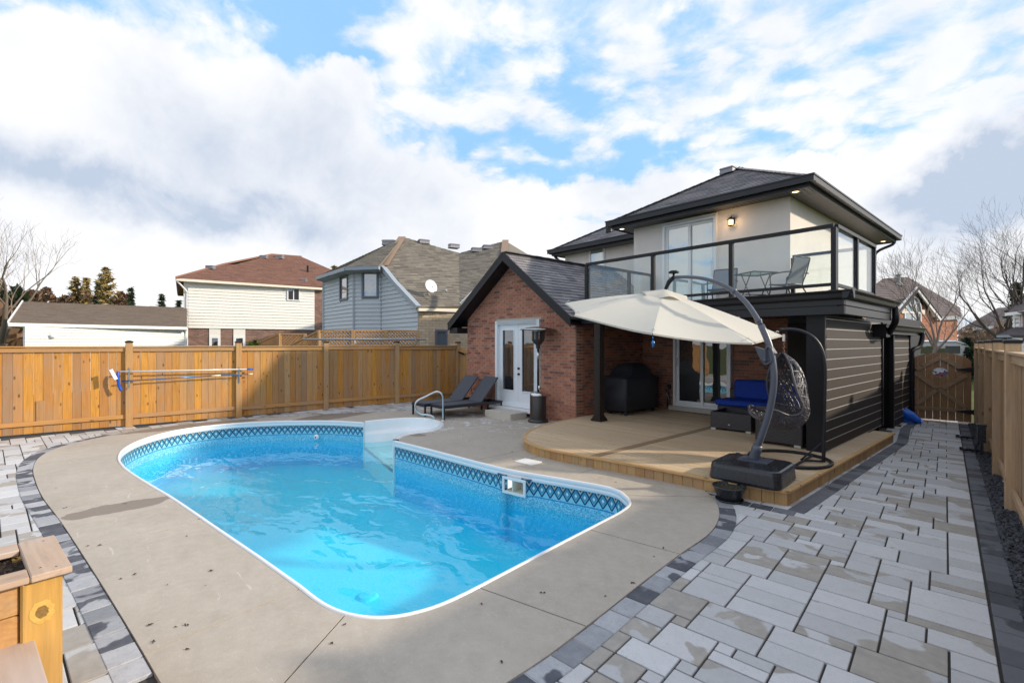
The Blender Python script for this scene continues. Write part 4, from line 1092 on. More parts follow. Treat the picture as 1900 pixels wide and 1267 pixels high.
# downspouts
def downspout(pts, mat_=M['dark_metal'], parent=house, r=.04):
    mb = MB(); mb.tube(catmull(pts, 5), r, 8); return mb.build('downspout', mat_, parent, smooth=True)
downspout([(-11.15, 11.75, EV-.1), (-11.13, 11.8, EV-.22), (-11.02, 11.98, EV-.42), (-11.02, 12.02, EV-.7), (-11.02, 12.02, 2.2)])
downspout([(-3.05, 17.6, EV-.1), (-3.07, 17.55, EV-.25), (-3.4, 17.35, EV-.45), (-3.45, 17.3, EV-.8), (-3.45, 17.3, 2.5)])
# upper sliding door
def slider(x0, x1, z0, z1, y, pane, name):
    f = MB(); rect_frame(f, x0, x1, z0, z1, .06, y-.01, .14); f.box(((x0+x1)/2, y-.055, z1+.012), (x1-x0+.05, .05, .05)); o = H(name, f, M['white'])
    m_ = (x0+x1)/2
    for (a_, b_, yy) in ((x0+.06, m_+.035, y+.0), (m_-.035, x1-.06, y+.03)):
        l = MB(); rect_frame(l, a_, b_, z0+.06, z1-.06, .065, yy, .03); l.build('door_leaf', M['white'], o)
        q = MB(); q.box(((a_+b_)/2, yy+.003, (z0+z1)/2), (b_-a_-.12, .010, z1-z0-.24)); q.build('pane', pane, o)
    return o
us = slider(UDX0, UDX1, UDZ0, UDZ1, UY0-.02, M['pane_green'], 'balcony_door')
hd = MB(); hx = UDX1-.09; hd.tube([(hx, UY0-.03, 3.35), (hx, UY0-.08, 3.36), (hx, UY0-.08, 3.60), (hx, UY0-.03, 3.61)], .012, 8); hd.tube([(hx-.04, UY0-.03, 3.33), (hx-.04, UY0-.06, 3.33), (hx-.04, UY0-.06, 3.63), (hx-.04, UY0-.03, 3.63)], .008, 8); hd.build('handle', M['white'], us)
ls = slider(LX0, LX1, LZ0, LZ1, BWY-.02, M['pane_dark'], 'patio_door')
hd = MB(); hx = LX0+.10; hd.tube([(hx, BWY-.04, 1.25), (hx, BWY-.085, 1.27), (hx, BWY-.085, 1.43), (hx, BWY-.04, 1.45)], .010, 8); hd.build('handle', M['white'], ls)
st = MB(); st.box(((LX0+LX1)/2, BWY-.07, LZ0-.055), (LX1-LX0+.18, .16, .10)); st.build('sill', M['stone'], ls)
# interior seen dimly through the glass is left to the dark pane; the upper door has pale green panes
# wall lantern
lp = onY(1356, 413, UY0-.10); L0 = Vector((lp.x, UY0-.10, lp.z))
ln = MB(); ln.box((L0.x, UY0-.012, L0.z+.05), (.09, .02, .14)); ln.tube([(L0.x, UY0-.02, L0.z+.09), (L0.x, UY0-.07, L0.z+.14), (L0.x, UY0-.10, L0.z+.12)], .009, 6)
ln.lathe([(0, .125), (.02, .12), (.075, .075), (.082, .065), (.05, .06)], c=L0, n=12); ln.lathe([(0, -.085), (.03, -.08), (.06, -.07), (.062, -.06), (.0, -.058)], c=L0, n=12)
for k in range(6): a_ = k*math.pi/3; ln.tube([(L0.x+.056*math.cos(a_), L0.y+.056*math.sin(a_), L0.z-.065), (L0.x+.06*math.cos(a_), L0.y+.06*math.sin(a_), L0.z+.066)], .004, 5)
lo = H('wall_lantern', ln, M['black_metal'], recalc=True)
lg = MB(); lg.lathe([(.0, -.055), (.045, -.05), (.048, .05), (0, .058)], c=L0, n=14); lg.build('lamp_glass', M['lamp'], lo, smooth=True)
lamp = bpy.data.lights.new('lantern_light', 'POINT'); lamp.energy = 2; lamp.color = (1, .62, .3); lamp.shadow_soft_size = .06
lob = bpy.data.objects.new('lantern_light', lamp); COL.objects.link(lob); lob.location = L0+Vector((0, -.16, -.0)); lob.parent = house; lob.matrix_parent_inverse = WM[house].inverted()
# -- balcony
BX0, BX1, BYF = -6.62, -2.07, 8.0
fl = MB(); fl.box(((BX0+BX1)/2-.0, (BYF+BWY)/2-.02, 2.46), (BX1-BX0+.16, BWY-BYF+.0, .06)); H('balcony_floor', fl, M['dark_metal'])
ce = MB(); 
t = BX0
while t < BX1: ce.box((t+.05, (BYF+BWY)/2, 2.30), (.088, BWY-BYF-.05, .012), r=R.random()); t += .1
ce.box(((BX0+BX1)/2, (BYF+BWY)/2, 2.35), (BX1-BX0, BWY-BYF-.05, .06)); H('porch_ceiling', ce, M['soffit'])
bm = MB()
for (z, h, y, pr) in ((2.375, .085, BYF-.055, 0), (2.265, .115, BYF-.045, 0)):
    bm.box(((BX0+BX1)/2+.03, y, z), (BX1-BX0+.22, .05, h-.006))
    bm.box((BX1+.12, (BYF+11.0)/2, z), (.05, 11.0-BYF+.06, h-.006))
bm.box(((BX0+BX1)/2, BYF, 2.30), (BX1-BX0+.1, .10, .18)); bm.box((BX0-.02, (BYF+BWY)/2, 2.30), (.10, BWY-BYF, .2)); bm.box((BX1+.06, (BYF+11)/2, 2.31), (.09, 11-BYF, .18))
H('beam', bm, M['dark_metal'])
gu = MB(); lipm = MB()
def gutter_profile(mb, a_, b_, nrm):
    a_ = Vector(a_); b_ = Vector(b_); nrm = Vector(nrm); prof_ = [(0, -.11), (.05, -.11), (.07, -.09), (.085, -.04), (.115, -.015), (.125, .0), (.118, .008), (.0, .008)]
    vs = [a_+nrm*o_+Vector((0, 0, z_)) for o_, z_ in prof_]+[b_+nrm*o_+Vector((0, 0, z_)) for o_, z_ in prof_]; n_ = len(prof_)
    mb.add(vs, [(i, (i+1) % n_, n_+(i+1) % n_, n_+i) for i in range(n_)]+[tuple(range(n_)), tuple(range(2*n_-1, n_-1, -1))])
gutter_profile(gu, (BX0-.1, BYF-.08, 2.53), (BX1+.27, BYF-.08, 2.53), (0, -1, 0)); gutter_profile(gu, (BX1+.145, BYF-.19, 2.53), (BX1+.145, 11.0, 2.53), (1, 0, 0))
H('balcony_gutter', gu, M['dark_metal'], recalc=True)
mt = MB(); mt.box((BX1+.04, (BYF+11)/2-.05, 2.515), (.22, 11-BYF+.0, .05)); mt.box(((BX0+BX1)/2, BYF-.03, 2.515), (BX1-BX0+.3, .12, .05)); H('balcony_edge', mt, M['dark_metal'])
# railing
def rail_run(a, b, posts, z0=2.54, ztop=3.51, endpost=True, fwd=True):
    a = Vector((*a, 0)); b = Vector((*b, 0)); d = (b-a).normalized(); L = (b-a).length
    top = MB(); top.bar(a+Vector((0, 0, ztop-.03)), b+Vector((0, 0, ztop-.03)), .085, .05); to = H('top_rail', top, M['black_metal'])
    bt = MB(); bt.bar(a+Vector((0, 0, z0+.10)), b+Vector((0, 0, z0+.10)), .04, .045); H('bottom_rail', bt, M['black_metal'])
    for t in posts:
        p = a+d*t; po = MB(); po.bar(p+Vector((0, 0, z0-.02)), p+Vector((0, 0, ztop-.055)), .065, .065, up=d); po.bar(p+Vector((0, 0, z0-.02)), p+Vector((0, 0, z0+.02)), .11, .11, up=d); H('railing_post', po, M['black_metal'])
    ps = sorted(posts)
    for t0, t1 in zip(ps[:-1], ps[1:]):
        g_ = MB(); g_.bar(a+d*(t0+.045)+Vector((0, 0, (z0+ztop)/2+.03)), a+d*(t1-.045)+Vector((0, 0, (z0+ztop)/2+.03)), .008, ztop-z0-.18); H('glass_panel', g_, M['railglass'])
xs = [onY(p, 500, BYF).x for p in (1212, 1357)]
rail_run((BX0, BYF), (BX1, BYF), [0, xs[0]-BX0, xs[1]-BX0, BX1-BX0])
RB = 10.3
yk = onX(1588, 500, BX1).y
rail_run((BX1, BYF+.05), (BX1, RB), [.0+.0001, yk-BYF-.05, RB-BYF-.05])
rail_run((-3.35, RB), (BX1-.05, RB), [0, -(-3.35)+BX1-.06])
rail_run((BX0, BYF+.05), (BX0, BWY-.08), [.0001, 1.5, BWY-.08-BYF-.05])
# post on the deck
PX_, PY_ = -6.27, 7.98
po = MB(); po.box((PX_, PY_, (DK+2.2)/2), (.15, .15, 2.2-DK)); po.box((PX_, PY_, DK+.02), (.25, .25, .03)); 
for i, w_ in enumerate((.23, .21, .19, .17)): po.box((PX_, PY_, DK+.045+i*.018), (w_, w_, .018))
po.box((PX_, PY_-.0765, (DK+2.2)/2), (.10, .004, 1.9)); H('porch_post', po, M['black_siding'])
# -- black clad privacy wall and pillar
WXF = -2.22
cw = MB(); cw.box((WXF-.125, (8.2+11.7)/2, (DK+2.22)/2), (.21, 3.5, 2.22-DK)); cw.box((WXF-.125, 8.17, (DK+2.22)/2), (.245, .05, 2.22-DK)); H('privacy_wall', cw, M['black_metal'])
ins = MB(); ins.box((-2.95, BWY-.03, 1.25), (1.15, .03, 2.1)); H('inner_panel', ins, M['black_metal'])
def clad(Mx, u0, u1, z0, z1, dv, mat_, parent, name='siding_plank', thick=.02, reveal=None, tt=.012):
    v = z0; 
    while v < z1-.03:
        v1 = min(v+dv, z1); mb = MB(); mb.add([Vector(p) for p in [(u0, v, 0), (u1, v, 0), (u1, v1-.008, 0), (u0, v1-.008, 0), (u0, v+.0, thick), (u1, v+.0, thick), (u1, v1-.009, tt), (u0, v1-.009, tt)]], BF, 0)
        link(name, mb.mesh(name), mat_, parent, Mx)
        if reveal is not None:
            rv = MB(); rv.add([(u0, v-.014, -.002), (u1, v-.014, -.002), (u1, v-.001, -.002), (u0, v-.001, -.002), (u0, v-.014, thick*.9), (u1, v-.014, thick*.9), (u1, v-.001, thick*.96), (u0, v-.001, thick*.96)], BF); link('siding_reveal', rv.mesh('siding_reveal'), reveal, parent, Mx)
        v += dv
Mw = frameM((WXF-.018, 0, 0), (0, 1, 0), (0, 0, 1))
clad(Mw, 8.2, 11.66, DK+.02, 2.2, .152, M['black_siding'], house, reveal=M['reveal'])
clad(Mw, 12.75, 14.42, .02, 1.98, .152, M['black_siding'], house, reveal=M['reveal'])
tr = MB(); tr.box((WXF-.005, 11.70, (DK+2.2)/2), (.06, .07, 2.2-DK)); tr.box((WXF-.005, 14.45, 1.0), (.06, .07, 2.0)); tr.box((WXF-.02, 12.70, 1.0), (.08, .09, 2.0)); H('corner_trim', tr, M['black_metal'])
w3 = MB(); w3.box((WXF-.13, 13.6, 1.0), (.2, 1.72, 2.0)); w3.box((-3.3, 12.2, 1.05), (1.9, .1, 2.1)); w3.box((WXF-.30, 12.25, 1.0), (.06, 1.0, 2.05)); H('side_wall_black', w3, M['black_metal'])
clad(frameM((0, BWY-.055, 0), (1, 0, 0), (0, 0, 1)), -3.52, -2.36, DK, 2.2, .152, M['black_siding'], house)
# lower side roof with gutter
lr = MB(); lr.quadslab([(-2.05, 11.25, 2.12), (-2.05, 14.75, 2.12), (-3.4, 14.75, 2.45), (-3.4, 11.25, 2.45)], .06); H('side_roof', lr, M['shingle'], recalc=True)
lf = MB(); lf.box((-2.11, 13.0, 2.03), (.05, 3.4, .12)); lf.box((-2.2, 14.74, 2.03), (.3, .04, .12)); H('side_fascia', lf, M['dark_metal'])
lg_ = MB(); gutter_profile(lg_, (-2.085, 11.3, 2.14), (-2.085, 14.85, 2.14), (1, 0, 0)); H('side_gutter', lg_, M['dark_metal'], recalc=True)
downspout([(BX1+.2, 10.9, 2.45), (BX1+.2, 10.9, 2.2), (-2.0, 11.2, 2.02), (-2.08, 11.55, 1.98), (-2.16, 11.66, 1.95), (-2.17, 11.66, 1.9)], M['black_metal'], r=.055)
downspout([(-2.03, 14.75, 2.05), (-2.03, 14.75, 1.9), (-2.07, 14.68, 1.72), (-2.17, 14.5, 1.62), (-2.18, 14.5, 1.4), (-2.18, 14.5, .1)], M['black_metal'], r=.05)
fl_ = MB(); fl_.box((-2.12, 11.15, 2.02), (.20, .32, .22)); fl_.box((-2.12, 11.15, 2.14), (.23, .36, .02)); H('security_light', fl_, M['black_metal'])
jb = MB(); jb.box((BX1-.2, 10.75, 2.62), (.25, .3, .16)); H('roof_box', jb, M['black_metal'])
core = MB(); core.box((-5.5, 14.2, 1.2), (6.2, 6.0, 2.4)); H('inner_core', core, M['black_metal'])
hose = MB(); hb = onY(1240, 735, BWY-.08); hose.tube(catmull([(hb.x, BWY-.06, .75), (hb.x-.03, BWY-.11, .62), (hb.x+.03, BWY-.10, .42), (hb.x, BWY-.10, .24), (hb.x-.03, BWY-.09, .40), (hb.x+.01, BWY-.08, .6)], 6), .018, 6); hose.box((hb.x, BWY-.05, .74), (.08, .06, .10)); tag(H('garden_tap', hose, M['black_plastic'], house))
tp = MB(); tp.box((hb.x-.03, BWY-.1, .62), (.03, .05, .10)); H('tap_handle', tp, M['steel'])

# ================================================================== DECK
deck = thing('deck', 'low timber deck with curved front edge and board skirt before the patio door', 'deck', (-4, 7, 0))
outl = DECKO[::-1]+[(-1.9, 10.95)]
outl = [( -6.86, 8.0)]+[(p.x, p.y) for p in catmull([(*q, 0) for q in DECKO[::-1]], 4)][1:]
full = outl+[(-1.89, 10.93), (-2.2, 10.93), (-2.2, 10.6), (-6.92, 10.6), (-6.92, 8.0)]
def deck_rows(x0, x1):
    y = 5.30; w_ = .138
    while y < 10.93:
        P = [p for p in full]
        for ax, val, less in ((0, x0, False), (0, x1, True), (1, y+.0045, False), (1, y+w_-.0045, True)):
            P = clip_poly(P, ax, val, less)
            if len(P) < 3: break
        if len(P) >= 3:
            ar = abs(sum(P[i][0]*P[(i+1) % len(P)][1]-P[(i+1) % len(P)][0]*P[i][1] for i in range(len(P))))/2
            if ar > .002:
                cx = sum(p[0] for p in P)/len(P); cy = sum(p[1] for p in P)/len(P)
                mb = MB(); mb.prism([(p[0]-cx, p[1]-cy) for p in P], -.03, 0); link('deck_board', mb.mesh('deck_board'), M['deck'], deck, Matrix.Translation((cx, cy, DK+R.uniform(-.0012, .0012))))
        y += w_
deck_rows(-6.95, -4.43); deck_rows(-4.29, -1.9)
bb = MB(); bb.box((-4.36, 8.0, DK-.012), (.128, 5.2, .032)); bb.build('breaker_board', M['gatewood_h'], deck)
skirt = outl[:-1]+[(-1.93, 5.76), (-1.90, 10.93)]
P3 = [Vector((*p, 0)) for p in skirt]
def walk(P, ln):
    L = [0]; 
    for i in range(1, len(P)): L.append(L[-1]+(P[i]-P[i-1]).length)
    k = int(L[-1]/ln)
    def pt(s):
        for i in range(1, len(P)):
            if L[i] >= s: return P[i-1].lerp(P[i], (s-L[i-1])/max(L[i]-L[i-1], 1e-9))
        return P[-1].copy()
    return [(pt(i*L[-1]/k), pt((i+1)*L[-1]/k)) for i in range(k)]
for part_ in (P3[:-1], P3[-2:]):
    for a_, b_ in walk(part_, .128):
        m_ = (a_+b_)/2; d_ = (b_-a_); ang = math.atan2(d_.y, d_.x); nrm = Vector((d_.y, -d_.x, 0)).normalized()
        piece('skirt_board', (m_.x-nrm.x*.014, m_.y-nrm.y*.014, (DK-.03)/2+.0), (d_.length-.004, .024, DK-.032), M['fascia'], deck, ang, .002)
    nz = MB(); pr = [Vector((p.x, p.y, DK)) for p in part_]
sweep([(p.x, p.y) for p in P3], [(-.03, -.0), (-.03, .0045+DK), (.018, .0045+DK), (.024, DK-.003), (.024, DK-.028), (.014, DK-.032), (-.01, DK-.032)], 'nosing', M['nosing'], deck, closed=False)
for ch in (bpy.data.objects['nosing'],):
    for pl in ch.data.polygons: pl.use_smooth = False

# ================================================================== FENCES
def fence_run(name, label, A, B, posts, mats, side, ztop=1.70, h_post=1.83, board=.142, zrail=.22, start=None):
    """A, B ground points; boards between posts; side = +1 if our side lies to the right of A->B"""
    root = thing(name, label, 'fence', ((A[0]+B[0])/2, (A[1]+B[1])/2, 0))
    A = Vector((*A, 0)); B = Vector((*B, 0)); d = (B-A).normalized(); nrm = Vector((d.y, -d.x, 0))*side
    ang = math.atan2(d.y, d.x); mb_, mh, mp = mats; kk = 0
    Mx0 = Matrix.Rotation(ang, 4, 'Z')
    for i, t in enumerate(posts):
        p = A+d*t; hz = h_post+R.uniform(-.01, .01)
        piece('post', (p.x+nrm.x*.02, p.y+nrm.y*.02, hz/2), (.125, .125, hz), mp, root, ang, .006)
        cpm = MB(); cpm.lathe([(0, .022), (.03, .02), (.098, .004), (.103, -.002), (.103, -.03), (.095, -.03)], n=4)
        cpm2 = MB(); Mc = Matrix.Translation((p.x+nrm.x*.02, p.y+nrm.y*.02, hz+.002)) @ Matrix.Rotation(ang+math.pi/4, 4, 'Z'); cpm2.add([Mc @ Vector(v) for v in cpm.v], cpm.f); cpm2.build('post_cap', M['black_metal'], root)
    for t0, t1 in zip(posts[:-1], posts[1:]):
        L = t1-t0-.125; n_ = round(L/board); w_ = L/n_; tm = (t0+t1)/2
        c = A+d*tm
        dz = R.uniform(-.012, .012)
        for i in range(n_):
            p = A+d*(t0+.0625+w_*(i+.5)); o_ = -.012+(i % 2)*.007+R.uniform(-.002, .002)
            Mb_ = Matrix.Translation((p.x+nrm.x*o_, p.y+nrm.y*o_, (.03+ztop-.06)/2)) @ Mx0 @ Matrix.Rotation(rad(90), 4, 'X')
            link('board', bevbox_mesh((round(w_-.003, 3), ztop-.09, .018), .002, mb_.name), mb_, root, Mb_)
        Lr = t1-t0-.126
        for (z, hh, th, off) in ((ztop-.05, .092, .03, .022), (zrail, .085, .034, .022)):
            piece('rail', (c.x+nrm.x*off, c.y+nrm.y*off, z+dz), (round(Lr, 3), th, hh), mh, root, ang, .003)
        piece('cap_rail', (c.x+nrm.x*.012, c.y+nrm.y*.012, ztop+.012+dz), (round(Lr, 3), .115, .026), mh, root, ang, .003)
    return root, A, d, nrm
LF = fence_run('fence', 'orange stained cedar board fence with capped posts along the far side of the pool', (-13.36, -5.6), (-12.78, 8.95), [0, 2.08, 4.16, 6.24, 8.30, 10.36, 12.42, 14.56], (M['cedar'], M['cedar_h'], M['cedar_post']), 1)
RF = fence_run('fence', 'tall pale untreated board fence close to the right edge along the side path', lot(PATH_R+.33, 1.9), lot(PATH_R+.33, 15.2), [0, 1.83, 3.66, 5.49, 7.32, 9.15, 10.98, 12.8], (M['pine'], M['pine_h'], M['pine_post']), -1, ztop=1.68)
# short patched board nailed over the left fence
root, A_, d_, n_ = LF
t = 6.24-1.35; p = A_+d_*t; Mb_ = Matrix.Translation((p.x+n_.x*.012, p.y+n_.y*.012, .46)) @ Matrix.Rotation(math.atan2(d_.y, d_.x), 4, 'Z') @ Matrix.Rotation(rad(90), 4, 'X')
link('patch_board', bevbox_mesh((.13, .40, .018), .002, 'patch'), M['cedar'], root, Mb_)
# gate between the left fence and the gable wing
lg = thing('side_gate', 'narrow cedar gate with black hinges between the left fence and the brick wing', 'gate', (-12.0, 8.9, 0))
for i in range(6): piece('board', (-12.62+i*.15, 9.0, .85), (.145, .02, 1.6), M['cedar_post'], lg, .0, .002)
piece('rail', (-12.25, 8.97, 1.5), (.9, .035, .09), M['cedar_h'], lg); piece('rail', (-12.25, 8.97, .3), (.9, .035, .09), M['cedar_h'], lg)
hm = MB()
for z in (.32, 1.46): hm.bar((-12.72, 8.92, z+.05), (-12.40, 8.93, z-.02), .012, .05); hm.box((-12.72, 8.90, z+.04), (.03, .03, .16))
hm.build('hinge', M['black_metal'], lg)
# ------------------------------------------------------------------ arched gate on the path
gc = Vector((-1.70, 14.66, 0)); ga = LOT*1.0
gate = thing('garden_gate', 'brown arched board gate with cross braces and oval window ending the side path', 'gate', gc, rotz=ga)
MG = WM[gate]
GWd = 1.04
def arch(u): return 1.32+.25*math.sqrt(max(0, 1-(u/(GWd/2+.02))**2))
nb_ = 8; bwd = GWd/nb_
def oval(u, z): return (u/.135)**2+((z-1.13)/.105)**2 < 1
for i in range(nb_):
    u0, u1 = -GWd/2+i*bwd+.0022, -GWd/2+(i+1)*bwd-.0022
    zs = [(u0+(u1-u0)*k/3, arch(u0+(u1-u0)*k/3)) for k in range(4)]
    mb = MB()
    def slab(poly):
        n = len(poly); vs = [(a, -.011, z) for a, z in poly]+[(a, .011, z) for a, z in poly]
        mb.add(vs, [tuple(range(n)), tuple(range(2*n-1, n-1, -1))]+[(q, n+q, n+(q+1) % n, (q+1) % n) for q in range(n)])
    cu = (u0+u1)/2
    if abs(cu) < .13:
        K = 6; lo_ = []; hi_ = []
        for k in range(K+1):
            u = u0+(u1-u0)*k/K; s_ = math.sqrt(max(0, 1-(u/.135)**2)); lo_.append((u, 1.13-.105*s_)); hi_.append((u, 1.13+.105*s_))
        slab([(u0, .03), (u1, .03)]+lo_[::-1]); slab(hi_+zs[::-1])
    else: slab([(u0, .03), (u1, .03)]+zs[::-1])
    link('board', mb.mesh('board'), M['gatewood'], gate, MG)
def brace(a, b, w_=.085, y=-.026, nm='brace'):
    mb = MB(); mb.bar((a[0], y, a[1]), (b[0], y, b[1]), .026, w_, up=(-(b[1]-a[1]), 0, b[0]-a[0])); link(nm, mb.mesh(nm), M['gatewood_h'], gate, MG)
brace((-.50, .28), (.50, .27), y=-.028); brace((-.49, 1.13), (.44, .34), y=-.027); brace((-.42, .36), (-.03, .74), y=-.027); brace((.04, .76), (.44, 1.08), y=-.027)
brace((-.42, 1.17), (-.01, 1.46), y=-.0275); brace((.02, 1.46), (.42, 1.19), y=-.0275)
hm = MB()
for z in (1.20, .26):
    hm.add([(.50, -.045, z-.05), (.60, -.045, z-.05), (.60, -.045, z+.05), (.50, -.045, z+.05), (.26, -.045, z+.005), (.26, -.045, z-.005)], [(0, 1, 2, 3), (0, 3, 4, 5)])
    hm.box((.55, -.05, z), (.03, .02, .12))
link('hinge', hm.mesh('hinge'), M['black_metal'], gate, MG)
hm = MB(); hm.box((-.50, -.05, 1.17), (.16, .02, .03)); link('latch', hm.mesh('latch'), M['black_metal'], gate, MG)
def m_grille():
    m, n = mat('painted_oval_insert'); x, y, z = n.xyz(objc(n))
    v = n.node('ShaderNodeTexVoronoi', {'Scale': 26.0}, feature='F1'); n.L.new(objc(n), v.inputs['Vector'])
    pick = n.xyz(v.outputs['Color'])[0]
    up_ = n.m('GREATER_THAN', n.m('SUBTRACT', z, n.m('MULTIPLY', x, .35)), 1.11)
    c_hi = n.mix(n.m('GREATER_THAN', pick, .82), (.72, .76, .82), (.05, .05, .06)); c_lo = n.ramp(pick, [(0, (.45, .05, .14)), (.5, (.06, .14, .26)), (.85, (.02, .02, .03))], 'CONSTANT')
    finish(n, n.mix(up_, c_lo, c_hi), .4); return m
go = MB(); K = 24; go.add([(.134*math.cos(k*2*math.pi/K), .0, 1.13+.104*math.sin(k*2*math.pi/K)) for k in range(K)]+[(.134*math.cos(k*2*math.pi/K), .006, 1.13+.104*math.sin(k*2*math.pi/K)) for k in range(K)], [tuple(range(K)), tuple(range(2*K-1, K-1, -1))])
link('oval_window', go.mesh('oval_window'), m_grille(), gate, MG)
gp_ = thing('gate_post', 'square cedar post beside the arched gate next to the house corner', 'post', (-2.28, 14.62, 0)); piece('shaft', (-2.29, 14.62, .86), (.13, .1, 1.72), M['gatewood'], gp_, ga); piece('lath', (-2.235, 14.56, .86), (.014, .02, 1.66), M['cream'], gp_, ga, 0); cpm = MB(); cpm.box((-2.29, 14.62, 1.735), (.15, .13, .03), ga); cpm.build('post_cap', M['black_metal'], gp_)

# ================================================================== THINGS HUNG ON THE LEFT FENCE
def at_f(t, z, off): p = A_+d_*t+n_*off; return Vector((p.x, p.y, z))
def f_t(px): # length along the fence for an image column
    p = onV(px, 700, at_f(0, 0, .1), d_); return (Vector((p.x, p.y, 0))-at_f(0, 0, .1)).dot(d_)
def fz(px, py): return onV(px, py, at_f(0, 0, .1), d_).z
ta, tb = f_t(222), f_t(466)
pole1 = thing('pool_pole', 'long white telescopic pole with blue end hung on the cedar fence, upper of the two', 'pole', at_f((ta+tb)/2, 1.15, .16))
path_ = [at_f(ta, fz(222, 689), .17), at_f((ta+tb)/2, fz(345, 687), .16), at_f(tb-.1, fz(462, 684.5), .15)]
mb = MB(); mb.tube(path_, .014, 8); mb.build('shaft', M['white_pole'], pole1, smooth=True)
mb = MB(); mb.tube([path_[-1], path_[-1]+d_*.13], .021, 8); mb.build('handle', M['blue_plastic'], pole1, smooth=True)
pole2 = thing('pool_pole', 'long blue telescopic pole with white collar hung on the cedar fence, lower of the two', 'pole', at_f((ta+tb)/2, 1.08, .15))
path_ = [at_f(ta+.03, fz(225, 707), .15), at_f(f_t(392), fz(392, 697), .14), at_f(f_t(409), fz(409, 696), .14), at_f(f_t(460), fz(460, 694), .14), at_f(f_t(468), fz(468, 693.6), .14)]
mb = MB(); mb.tube(path_[:2], .013, 8); mb.tube(path_[2:4], .013, 8); mb.build('shaft', M['blue_pole'], pole2, smooth=True)
mb = MB(); mb.tube(path_[1:3], .016, 8); mb.build('collar', M['cream'], pole2, smooth=True)
mb = MB(); mb.tube(path_[3:], .017, 8); mb.build('grip', M['cream'], pole2, smooth=True)
for px in (239.5, 443.5):
    br = thing('pole_hook', 'galvanised hook strip screwed to the '+('nearer' if px < 300 else 'farther')+' fence post holding both poles', 'hook', at_f(f_t(px), 1.1, .09))
    z1, z0 = (fz(px, 683), fz(px, 719)) if px < 300 else (fz(px, 681), fz(px, 711))
    mb = MB(); mb.bar(at_f(f_t(px), z0, .090), at_f(f_t(px), z1, .090), .03, .004, up=n_); mb.build('strip', M['steel'], br)
    mb = MB()
    for zz in ((688, 706) if px < 300 else (685, 695)):
        z = fz(px, zz); mb.tube([at_f(f_t(px), z-.03, .09), at_f(f_t(px), z-.035, .16), at_f(f_t(px), z-.02, .185), at_f(f_t(px), z+.02, .185)], .005, 6)
    mb.build('hook', M['steel'], br)
bru = thing('pool_brush', 'blue and white pool brush head on the end of the white pole', 'brush', at_f(ta, 1.1, .2))
b0, b1 = at_f(f_t(206), fz(206, 685), .24), at_f(f_t(216), fz(216, 703), .30)
mb = MB(); mb.bar(b0, b1, .06, .03, up=n_); mb.build('brush_back', M['white_plastic'], bru)
mb = MB(); mb.bar(b0-n_*.02-d_*.012, b1-n_*.02-d_*.012, .05, .03, up=n_); mb.build('bristles', M['blue_plastic'], bru)
mb = MB(); mb.tube(catmull([at_f(ta-.02, fz(221, 689), .17), at_f(ta-.03, fz(220, 697), .19), at_f(ta-.02, fz(221, 708), .19), at_f(ta, fz(222, 718), .18), at_f(ta+.03, fz(223, 724), .17)], 4), [.03]*8+[.026]*5+[.03]*4, 8); mb.build('bracket', M['blue_plastic'], bru, smooth=True)

# ================================================================== PATIO THINGS
# ---- chaise loungers
def make_lounger(label):
    r_ = thing('sun_lounger', label, 'sun lounger', (0, 0, 0), 'sun loungers by the pool step')
    Wd, L, z = .60, 1.80, .30; m = M['lounger_frame']
    fr_ = MB()
    for x in (-Wd/2+.02, Wd/2-.02): fr_.box((x, L/2, z-.03), (.04, L, .06))
    fr_.box((0, .02, z-.03), (Wd-.08, .04, .06)); fr_.box((0, L-.02, z-.03), (Wd-.08, .04, .06)); fr_.box((0, 1.0, z-.035), (Wd-.08, .03, .04)); fr_.build('frame', m, r_)
    for x in (-Wd/2+.02, Wd/2-.02):
        for y in (.03, L-.03, 1.35):
            if y == 1.35: continue
            g_ = MB(); g_.box((x, y, (z-.06)/2), (.038, .038, z-.06)); g_.build('leg', m, r_)
    s_ = MB(); s_.box((0, .56, z+.008), (Wd-.05, 1.06, .014)); s_.build('seat', M['sling'], r_)
    a = rad(48); b_ = MB(); hy, hz, bl_ = 1.12, z+.01, .80
    e = Vector((0, hy+bl_*math.cos(a), hz+bl_*math.sin(a))); b_.bar((0, hy, hz), e, Wd-.04, .016, up=(0, -math.sin(a), math.cos(a))); b_.build('backrest', M['sling'], r_)
    f_ = MB()
    for x in (-Wd/2+.025, Wd/2-.025): f_.tube([(x, hy, hz-.015), (x, e.y, e.z-.015)], .013, 6); 
    f_.tube([(-Wd/2+.025, e.y, e.z-.01), (Wd/2-.025, e.y, e.z-.01)], .013, 6); f_.build('back_frame', m, r_)
    for x in (-.2, .2): p_ = MB(); p_.tube([(x, hy+.36, hz+.36), (x, hy+.42, z-.03)], .009, 6); p_.build('back_prop', m, r_)
    return r_
lg1 = make_lounger('dark sling sun lounger nearer the patio door step, right of the pair'); lg2 = copy_tree(lg1)
lg2['label'] = 'dark sling sun lounger beside the cedar fence, left of the pair'
lg1.location = (-9.70, 6.18, .012); lg1.rotation_euler.z = rad(-1); lg2.location = (-10.33, 6.05, .012); lg2.rotation_euler.z = rad(.5)
